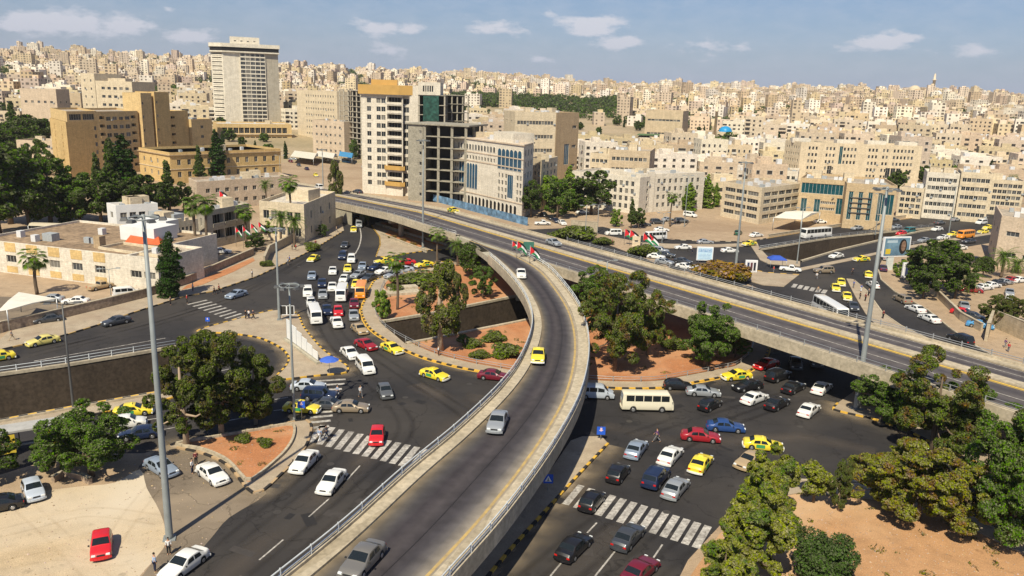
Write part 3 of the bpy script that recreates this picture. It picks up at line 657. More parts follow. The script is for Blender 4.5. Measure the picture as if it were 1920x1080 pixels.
strip_s(bm, 9.35, .008, 9.75, .008, 0); strip_s(bm, 9.02, .008, 9.16, .008, 0)
strip_s(bm, 5.5, .008, 5.68, .008, 1); strip_s(bm, 14.4, .008, 14.58, .008, 1); strip_s(bm, 1.5, .008, 1.62, .008, 1); strip_s(bm, 16.5, .008, 16.62, .008, 1)
for f in bm.faces:
    f.normal_update()
    if f.normal.z < 0: f.normal_flip()
M_YELR = mat('yellow_road_paint', (.62, .40, .06), .7, .2, 2)
part('lane_lines', mesh('lane_lines', bm, [M_YELR, M_WHT]), FLY)
for s in (-62, -30, 2, 36, 118, 146, 172):
    for n in ((5.0, 13.0)):
        bm = bmesh.new(); p = FP(s, n); z = zf(s)-1.8
        if z < 1: continue
        tube(bm, [(p.x, p.y, -.1), (p.x, p.y, z-.4)], .75, 16)
        part('pier', mesh('pier', bm, M_CONC), FLY)
    if zf(s) > 3:
        bm = bmesh.new(); a, b = FP(s, 1.5), FP(s, 16.5); bar(bm, (a.x, a.y, zf(s)-2.35), (b.x, b.y, zf(s)-2.35), 1.4, .7); part('cross_beam', mesh('cross_beam', bm, M_CONC), FLY)
# solid abutment where the flyover comes down to street level
bm = bmesh.new(); ss = [s for s in SS if s >= 168]
A, B = [FP(s, .15) for s in ss], [FP(s, 18.2) for s in ss]
ribbon(bm, A, A, 0-.2, [max(zf(s)-1.3, -.1) for s in ss]); ribbon(bm, B, B, -.2, [max(zf(s)-1.3, -.1) for s in ss])
fixn(bm); part('abutment_wall', mesh('abutment_wall', bm, M_CONC), FLY)

def railing(P, Z, lab, parent=None, step=3.2, h=.85, m=None, rails=(.35, .8), r=.055, name='railing'):
    """posts and rails along a path; P Vector2 list, Z heights"""
    m = m or M_WRAIL
    rl = parent or thing(name, lab, 'railing', (P[0].x, P[0].y, Z[0]))
    off = Vector((0, 0, 0)) if parent else Vector((P[0].x, P[0].y, Z[0]))
    for hh in rails:
        bm = bmesh.new(); tube(bm, [Vector((p.x, p.y, z+hh))-off for p, z in zip(P, Z)], r, 5); part('rail', mesh('rail', bm, m), rl)
    Q = resample([Vector((p.x, p.y, z)) for p, z in zip(P, Z)], step)
    bm = bmesh.new(); box(bm, -.06, .06, -.06, .06, -.05, h); pm = mesh('post', bm, m)
    for q in Q[:98]: part('post', pm, rl, q-off)
    return rl
ssn = [s for s in SS if s <= 84]
railing([FP(s, .0) for s in ssn], [zf(s)+.32 for s in ssn], 'grey railing along the near edge of the straight flyover east of the ramp', step=4, m=M_STEEL, r=.04)
ssw = [s for s in SS if 104 <= s <= 200]
railing([FP(s, .0) for s in ssw], [zf(s)+.32 for s in ssw], 'railing along the near edge of the flyover west of the ramp', step=4, m=M_STEEL)
ssf = [s for s in SS if s <= 90]
railing([FP(s, 18.4) for s in ssf], [zf(s)+.55 for s in ssf], 'double railing along the far edge of the straight flyover', step=4, m=M_STEEL, rails=(.3, .6))

# curved ramp
RL = smooth(W2([(-29,22),(-20.5,38.5),(-16.1,48.6),(-12.8,56.2),(-9.1,66.1),(-5.0,76.0),(-0.9,87.9),(1.6,98.9),(3.1,113.0),(2.4,126.4),(-0.2,141.4),(-4.8,159.0),(-10.6,177)]), 5)
RR = smooth(W2([(-17,19),(-9,38),(-4.2,49.3),(0.5,60.4),(5.2,74.1),(8.7,87.9),(10.8,104.4),(11.0,120.9),(9.3,136.5),(6.6,151.0),(1.9,162.5),(-3,170),(-8.4,178.5)]), 5)
NR = len(RL)
def arcf(P, n):
    L = [0]
    for a, b in zip(P, P[1:]): L.append(L[-1]+(b-a).length)
    out = []
    for i in range(n):
        t = L[-1]*i/(n-1); k = 0
        while k < len(L)-2 and L[k+1] < t: k += 1
        out.append(P[k]+(P[k+1]-P[k])*((t-L[k])/max(L[k+1]-L[k], 1e-6)))
    return out
NR = 90
LL, RRR = arcf(RL, NR), arcf(RR, NR)
RZ = [interp(i/(NR-1), [0, .25, .6, .9, 1], [5.6, 5.8, 6.2, 6.81, 6.83]) for i in range(NR)]
RAMP = thing('ramp', 'curved concrete ramp sweeping up from the lower left to join the straight flyover', 'ramp', (0, 0, 0))
def acr(t, d=0): # point across the ramp: fraction t plus d metres
    return [a+(b-a).normalized()*((b-a).length*t+d) for a, b in zip(LL, RRR)]
cut = NR-7
inner = acr(0, 1.55); outer = acr(1, -1.55)
uvstrip(inner, outer, [z+.012 for z in RZ], [z+.012 for z in RZ], M_RAMP, 'road_surface', RAMP)
bm = bmesh.new()
def rstrip(a, za, b, zb, lo=0, hi=NR):
    ribbon(bm, a[lo:hi], b[lo:hi], [RZ[i]+za for i in range(lo, hi)], [RZ[i]+zb for i in range(lo, hi)])
rstrip(LL, -.03, LL, -1.2); rstrip(RRR, -.03, RRR, -1.2); rstrip(LL, -1.2, acr(.28), -1.9); rstrip(acr(.28), -1.9, acr(.72), -1.9); rstrip(acr(.72), -1.9, RRR, -1.2)
rstrip(LL, -.03, RRR, -.03, 0, cut)
fixn(bm); part('deck_slab', mesh('deck_slab', bm, M_CONC), RAMP)
for side, (P0, P1, P2_, hi) in enumerate(((acr(0, -.1), acr(0, .25), acr(0, 1.5), cut-3), (acr(1, .1), acr(1, -.25), acr(1, -1.5), cut-3))):
    bm = bmesh.new(); rstrip(P0, -1.3, P0, .5, 0, hi); rstrip(P0, .5, P1, .5, 0, hi); rstrip(P1, .5, P1, .24, 0, hi); rstrip(P1, .24, P2_, .2, 0, hi); rstrip(P2_, .2, P2_, -.02, 0, hi)
    fixn(bm); part('parapet', mesh('parapet', bm, M_CONCW), RAMP)
    railing(acr(side, .07 if side == 0 else -.07)[:hi], [z+.5 for z in RZ[:hi]], ('white double-rail barrier on the left edge of the curved ramp', 'white double-rail barrier on the right outer edge of the curved ramp')[side], step=3.4, r=.07, rails=(.3, .7), h=.8)
bm = bmesh.new(); rstrip(acr(1, -2.1), .022, acr(1, -1.82), .022)
for f in bm.faces:
    f.normal_update()
    if f.normal.z < 0: f.normal_flip()
part('edge_line', mesh('edge_line', bm, mat('worn_yellow_paint', (.52, .36, .12), .75, .2, 1.2, col2=(.30, .22, .12))), RAMP)
bm = bmesh.new(); c0, c1 = acr(.545), acr(.545, .09); rstrip(c0, .02, c1, .02); part('joint_line', mesh('joint_line', bm, mat('tar_joint', (.02, .018, .018), .6, .1)), RAMP)
for i in (14, 30, 46, 61, 74):
    c = acr(.5)[i]; bm = bmesh.new(); z = RZ[i]-1.9
    tube(bm, [(c.x, c.y, -.1), (c.x, c.y, z-.8), (c.x, c.y, z)], [.8, .8, 1.5], 18); part('pier', mesh('pier', bm, M_CONC), RAMP)
# ---------------------------------------------------------------- vehicles
M_GLASS = mat('car_glass', (.012, .016, .018), .08, 0, spec=.6)
M_TYRE = mat('tyre_rubber', (.02, .02, .02), .85, 0)
M_RIM = mat('wheel_rim', (.45, .45, .46), .35, 0, metal=.7)
M_HEAD = mat('headlight_glass', (.7, .72, .72), .12, 0, spec=.6)
M_TAIL = mat('tail_light', (.45, .012, .01), .25, 0)
M_TRIM = mat('dark_trim', (.025, .025, .027), .6, 0)
M_PLATE = mat('number_plate', (.7, .7, .66), .5, 0)
def paint(name, c, metal=0): return mat('paint_'+name, c, .38, 0, spec=.5, coat=.6, metal=metal)
PAINT = {k: paint(k, v, mt) for k, v, mt in (('white', (.72, .71, .68), 0), ('black', (.010, .010, .012), 0), ('silver', (.36, .38, .40), .35), ('grey', (.13, .135, .14), .35), ('navy', (.012, .022, .06), .1), ('blue', (.02, .06, .2), .1), ('red', (.55, .015, .02), 0),
   ('maroon', (.14, .008, .02), 0), ('darkred', (.3, .012, .02), 0), ('yellow', (.78, .55, .03), 0), ('paleyellow', (.65, .55, .16), 0), ('taxi', (.76, .60, .04), 0), ('tan', (.34, .27, .19), .35), ('beige', (.42, .31, .18), .1), ('cream', (.70, .65, .50), 0), ('orange', (.80, .28, .02), 0),
   ('lightblue', (.30, .36, .45), .3), ('paleblue', (.5, .55, .62), .2), ('teal', (.03, .16, .17), .1), ('green', (.02, .09, .05), .1), ('purple', (.05, .02, .06), .1), ('skyblue', (.06, .25, .5), 0), ('gunmetal', (.06, .065, .075), .3), ('pewter', (.22, .205, .185), .4))}
# profile: stations (x, top z, top half width fraction); belt line z; W half width; wheels
SPEC = {
 'sedan': dict(L=4.55, W=.88, zl=.22, belt=.88, prof=[(2.27,.62),(2.12,.74),(1.75,.84),(.98,.95),(.22,1.36),(-.1,1.42),(-.75,1.41),(-1.02,1.35),(-1.62,1.02),(-2.1,.99),(-2.27,.80)], cab=(.98,.22,-1.02,-1.62), wx=(1.38,-1.33), r=.32),
 'hatch': dict(L=3.85, W=.84, zl=.22, belt=.92, prof=[(1.92,.62),(1.78,.78),(1.45,.88),(.85,.98),(.2,1.42),(-.1,1.47),(-1.1,1.45),(-1.35,1.38),(-1.82,.98),(-1.92,.75)], cab=(.85,.2,-1.35,-1.82), wx=(1.2,-1.2), r=.30),
 'suv': dict(L=4.65, W=.94, zl=.32, belt=1.08, prof=[(2.32,.75),(2.2,.98),(1.8,1.06),(1.05,1.12),(.5,1.66),(.2,1.76),(-1.75,1.74),(-1.95,1.66),(-2.22,1.12),(-2.32,.8)], cab=(1.05,.5,-1.95,-2.22), wx=(1.42,-1.4), r=.38),
 'van': dict(L=4.7, W=.92, zl=.26, belt=1.05, prof=[(2.35,.65),(2.22,.92),(1.95,1.02),(1.6,1.12),(.95,1.75),(.7,1.86),(-2.1,1.86),(-2.2,1.78),(-2.33,1.1),(-2.35,.7)], cab=(1.6,.95,-2.2,-2.33), wx=(1.45,-1.45), r=.32),
 'pickup': dict(L=4.9, W=.88, zl=.34, belt=.98, prof=[(2.45,.72),(2.32,.92),(1.95,.99),(1.2,1.05),(.75,1.55),(.5,1.63),(-.2,1.62),(-.32,1.55),(-.45,1.02),(-.5,.99),(-2.4,.98),(-2.45,.7)], cab=(1.2,.75,-.32,-.45), wx=(1.5,-1.45), r=.36),
 'minibus': dict(L=6.7, W=1.02, zl=.38, belt=1.42, prof=[(3.35,.8),(3.32,1.35),(3.28,1.45),(2.92,2.3),(2.7,2.5),(-3.1,2.52),(-3.25,2.42),(-3.33,1.5),(-3.35,.8)], cab=(3.28,2.92,-3.25,-3.33), wx=(1.85,-1.9), r=.40),
 'bus': dict(L=11, W=1.25, zl=.38, belt=1.65, prof=[(5.5,.8),(5.48,1.5),(5.44,1.62),(5.25,2.85),(5.0,3.05),(-5.2,3.05),(-5.38,2.95),(-5.48,1.8),(-5.5,.8)], cab=(5.44,5.25,-5.38,-5.48), wx=(3.1,-2.7), r=.5),
}
VC = {}
def car_meshes(kind):
    if kind in VC: return VC[kind]
    sp = SPEC[kind]; Wd = sp['W']; zl = sp['zl']; belt = sp['belt']; r = sp['r']; bus = kind in ('minibus', 'bus', 'van')
    px_ = [p[0] for p in sp['prof']][::-1]; pz_ = [p[1] for p in sp['prof']][::-1]
    xs = set(round(x, 3) for x in px_)
    for w in sp['wx']:
        for d in (-r-.06, -r*.75, -r*.4, 0, r*.4, r*.75, r+.06): xs.add(round(w+d, 3))
    c0, c1, c2, c3 = sp['cab']
    if kind in ('sedan', 'hatch', 'suv', 'pickup'): xs.add(-.35 if kind != 'pickup' else .2)
    xs = sorted(xs); half = sp['L']/2; secs = []
    for x in xs:
        top = interp(x, px_, pz_); e = max(0, abs(x)-(half-.55))/.55
        w = Wd*(1-.16*e**2*(1 if not bus else .45)); zb = zl
        for wx in sp['wx']:
            d = abs(x-wx)
            if d < r+.05: zb = max(zb, r+math.sqrt(max((r+.05)**2-d*d, 0))*.98)
        zb = min(zb, belt-.16); cabin = top > belt+.09
        bz = min(belt, top-.06)
        tw = w*(.80 if not bus else .90) if cabin else w*.90
        tt = min(max((top-belt)/.45, 0), 1); tw = w*.92*(1-tt)+tw*tt
        secs.append([(w*.94, zb), (w, max(zb+.08, zl+.14)), (w*1.005, max((bz+zl)/2+.08, zb+.1)), (w*.965, bz), (tw, top-.05 if cabin else top-.025), (tw*.84, top), (0, top+.025)])
    bm = bmesh.new(); rows = []
    for x, s in zip(xs, secs):
        rows.append([bm.verts.new((x, -y, z)) for y, z in s[:-1]]+[bm.verts.new((x, 0, s[-1][1]))]+[bm.verts.new((x, y, z)) for y, z in s[:-1][::-1]])
    n = len(rows[0])
    for A, B in zip(rows, rows[1:]):
        for k in range(n-1): bm.faces.new((A[k], A[k+1], B[k+1], B[k]))
    bm.faces.new(rows[0]); bm.faces.new(rows[-1][::-1])
    fixn(bm)
    if kind == 'pickup':   # sink the load bed
        bv = [bm.faces.new([bm.verts.new(p) for p in q]) for q in ([(-.62,-.62,1.0),(-2.3,-.62,1.0),(-2.3,.62,1.0),(-.62,.62,1.0)],)]
    body = mesh('body', bm, PAINT['white'], True)
    parts = [('body', body, 'P', (0, 0, 0), None)]
    # glazing: patches lifted 1 cm off the cabin
    def pane(quads, nm):
        bm = bmesh.new()
        for q in quads:
            q = [Vector(p) for p in q]; c = sum(q, Vector())/len(q); nrm = (q[1]-q[0]).cross(q[-1]-q[0]).normalized()
            if nrm.dot(c-Vector((c.x*.8, 0, .6))) < 0: nrm = -nrm; q.reverse()
            bm.faces.new([bm.verts.new(c+(p-c)*Vector((1, 1, 1)).x+nrm*.012) for p in q])
        me = mesh(nm, bm, M_GLASS); parts.append((nm, me, None, (0, 0, 0), 'body'))
    def at(x, k):   # k index 3 belt, 4 roof edge, 5, 6 centre
        i = 0
        while i < len(xs)-2 and xs[i+1] < x: i += 1
        t = (x-xs[i])/(xs[i+1]-xs[i]); a, b = secs[i][k], secs[i+1][k]
        return (a[0]+(b[0]-a[0])*t, a[1]+(b[1]-a[1])*t)
    def bl(p, q, t): return Vector(p)*(1-t)+Vector(q)*t
    for nm, xa, xb in (('windscreen', c0, c1), ('rear_window', c3, c2)):
        a, b = at(xa, 4), at(xb, 4); lo, hi = .1, .93
        p0 = Vector((xa, -a[0]*.9, at(xa, 5)[1]+.01)); p1 = Vector((xa, a[0]*.9, at(xa, 5)[1]+.01)); q0 = Vector((xb, -b[0]*.88, at(xb, 5)[1]+.01)); q1 = Vector((xb, b[0]*.88, at(xb, 5)[1]+.01))
        pm_, qm = Vector((xa, 0, at(xa, 6)[1]+.01)), Vector((xb, 0, at(xb, 6)[1]+.01))
        pane([[bl(p0, q0, lo), bl(pm_, qm, lo), bl(pm_, qm, hi), bl(p0, q0, hi)], [bl(pm_, qm, lo), bl(p1, q1, lo), bl(p1, q1, hi), bl(pm_, qm, hi)]], nm)
    if kind in ('bus', 'minibus'): cuts = [c1-.15-(c1-c2-.5)*i/(7 if kind == 'bus' else 5) for i in range((7 if kind == 'bus' else 5)+1)]
    elif kind == 'van': cuts = [c1+.12, .1, -1.0, -2.0]
    elif kind == 'pickup': cuts = [.85, -.25]
    elif kind == 'suv': cuts = [c1+.1, -.35, -1.25, -1.85]
    else: cuts = [(c0*.45+c1*.55), -.35, (c2*.7+c3*.3)]
    for s in (-1, 1):
        for i in range(len(cuts)-1):
            xa, xb = cuts[i]-.05, cuts[i+1]+.05
            def pt(x, v):
                a, b = at(x, 3), at(x, 4); return Vector((x, s*(a[0]*(1-v)+b[0]*v+.004), a[1]*(1-v)+b[1]*v))
            xt, xu = xa, xb
            if not bus and i == 0: xt = min(xa, c1+.02)
            if not bus and i == len(cuts)-2 and kind != 'suv': xu = max(xb, c2-.02)
            v0 = .12 if kind != 'bus' else .05
            pane([[pt(xa, v0), pt(xb, v0), pt(xu, .86), pt(xt, .86)]], 'side_window')
    # wheels
    bm = bmesh.new(); w = .2 if kind not in ('bus', 'minibus') else .28
    tube(bm, [(0, -w/2, 0), (0, -w/2+.03, 0), (0, w/2-.03, 0), (0, w/2, 0)], [r*.88, r, r, r*.88], 18); tyre = mesh('wheel', bm, M_TYRE)
    bm = bmesh.new(); tube(bm, [(0, -w/2-.015, 0), (0, -w/2+.02, 0)], [r*.5, r*.62], 14); tube(bm, [(0, w/2-.02, 0), (0, w/2+.015, 0)], [r*.62, r*.5], 14); rim = mesh('rim', bm, M_RIM)
    for wx in sp['wx']:
        for s in (-1, 1): parts.append(('wheel', tyre, None, (wx, s*(Wd-w/2-.0), r), (rim,)))
    # lights, bumpers, plates, mirrors
    fz = (sp['prof'][0][1]+sp['zl'])/2+.16
    def lb(x0, x1, y, wy, z0, z1, m, nm, tgt=None):
        bm = bmesh.new(); box(bm, min(x0, x1), max(x0, x1), -wy/2, wy/2, z0, z1, top=.9); bmesh.ops.bevel(bm, geom=bm.edges[:], offset=.015, segments=1, affect='EDGES')
        me = mesh(nm, bm, m)
        for s in ((-1, 1) if y else (0,)): parts.append((nm, me, tgt, (0, s*y, 0), None))
    hy = Wd*.66
    lb(half-.22, half+.012, hy, .34, fz, fz+.15, M_HEAD, 'headlight'); lb(-half-.012, -half+.15, hy+.02, .3, fz+.02, fz+.2, M_TAIL, 'tail_light')
    bz = zl+.02
    for s, e in ((1, half), (-1, -half)):
        bm = bmesh.new(); n2 = 7; pts = []
        for i in range(n2):
            t = i/(n2-1)*2-1; pts.append((s*(abs(e)+.05-.17*abs(t)**2.5), t*Wd*.97, bz+.12))
        for a, b in zip(pts, pts[1:]): bar(bm, a, b, .14, .2)
        parts.append(('bumper', mesh('bumper', bm, PAINT['white'], True), 'B', (0, 0, 0), None))
    lb(half+.06, half+.11, 0, .5, bz+.06, bz+.17, M_PLATE, 'number_plate'); lb(-half-.11, -half-.06, 0, .5, bz+.1, bz+.21, M_PLATE, 'number_plate')
    lb(half-.06, half+.02, 0, Wd*.8, fz-.02, fz+.12, M_TRIM, 'grille')
    mx_ = c0-.28 if not bus else c0-.2; lb(mx_, mx_+.1, Wd+.09, .16, belt+.02, belt+.15, M_TRIM, 'mirror')
    VC[kind] = parts; return parts
bm = bmesh.new(); box(bm, -.12, .12, -.3, .3, 0, .14, top=.8); ME_SIGN = mesh('taxi_sign', bm, mat('taxi_sign_plastic', (.75, .6, .1), .4, 0))
bm = bmesh.new(); box(bm, -.5, .5, -.006, .006, 0, .42); ME_DOORMARK = mesh('door_panel', bm, mat('taxi_green', (.05, .28, .10), .4, 0))
VEH = []
def vehicle(kind, colr, loc, rz, label, cat, name, group, taxi=False, detail=True, loadbed=False, roofcol=None, stripe_=None, tilt=0):
    t = thing(name, label, cat, loc, rz, group); t.rotation_euler = (0, tilt, rz)
    for nm, me, tgt, l, sub in car_meshes(kind):
        if not detail and nm in ('mirror', 'number_plate', 'grille'): continue
        par = t
        o = lnk(nm, me, par, l)
        m = {'P': PAINT[colr], 'B': (M_WB if taxi else (PAINT[colr] if colr not in ('silver2',) else M_TRIM))}.get(tgt)
        if m: o.material_slots[0].link = 'OBJECT'; o.material_slots[0].material = m
        if isinstance(sub, tuple) and detail: lnk('rim', sub[0], o)
    if taxi:
        sp = SPEC[kind]; lnk('taxi_sign', ME_SIGN, t, (-.15, 0, max(z for x, z in sp['prof'])+.01))
        if detail:
            for s in (-1, 1): lnk('door_panel', ME_DOORMARK, t, (-.35, s*(sp['W']*1.008+.004), .42))
    return t
M_WB = mat('bumper_white', (.7, .7, .68), .5, 0)
CATN = {'sedan': ('parked_car', 'car'), 'hatch': ('hatchback_car', 'car'), 'suv': ('off_road_car', 'car'), 'van': ('minivan', 'van'), 'pickup': ('pickup_truck', 'pickup truck'), 'minibus': ('minibus', 'minibus'), 'bus': ('coach', 'coach')}
CN = {'paleyellow': 'pale yellow', 'lightblue': 'silver-blue', 'paleblue': 'very pale blue', 'darkred': 'dark red', 'gunmetal': 'dark grey', 'pewter': 'warm grey', 'skyblue': 'bright blue', 'taxi': 'yellow'}
KN = {'sedan': 'saloon car', 'hatch': 'hatchback', 'suv': 'off-road car', 'van': 'minivan', 'pickup': 'pickup truck', 'minibus': 'minibus', 'bus': 'coach'}
def on_deck(px, py, z):
    return G(px, py, z+.65)
def place(kind, colr, px, py, vx, vy, desc, z=0.0, group='cars in the junction', gz=None):
    taxi = colr == 'taxi'; zz = z+.65*(1 if kind not in ('bus', 'minibus') else 1.9)
    p = G(px, py, zz); q = G(px+vx, py+vy, zz); a = math.atan2(q.y-p.y, q.x-p.x)
    D = (p-Vector((0, 0, 40))).length
    if z == 0: zg = ground_at((p.x, p.y))[1]
    else: zg = z
    nm, cat = CATN[kind]
    if kind == 'sedan': nm = 'saloon_car'
    if taxi: nm, cat, kn, cl = 'taxi', 'taxi', 'taxi', 'yellow'
    else: kn, cl = KN[kind], CN.get(colr, colr)
    lab = f'{cl} {kn} {desc}'
    VEH.append(vehicle(kind, colr, (p.x, p.y, zg+.01), a, lab, cat, nm, group, taxi, D < 260))
JAM = 'cars in the traffic jam left of the roundabout'; SW_ = 'cars on the western roads'; SE_ = 'cars on the lower right road'; LOT = 'cars parked in lots and along kerbs'; NE_ = 'cars on the streets beyond the flyover'; MID = 'cars crossing the open junction'
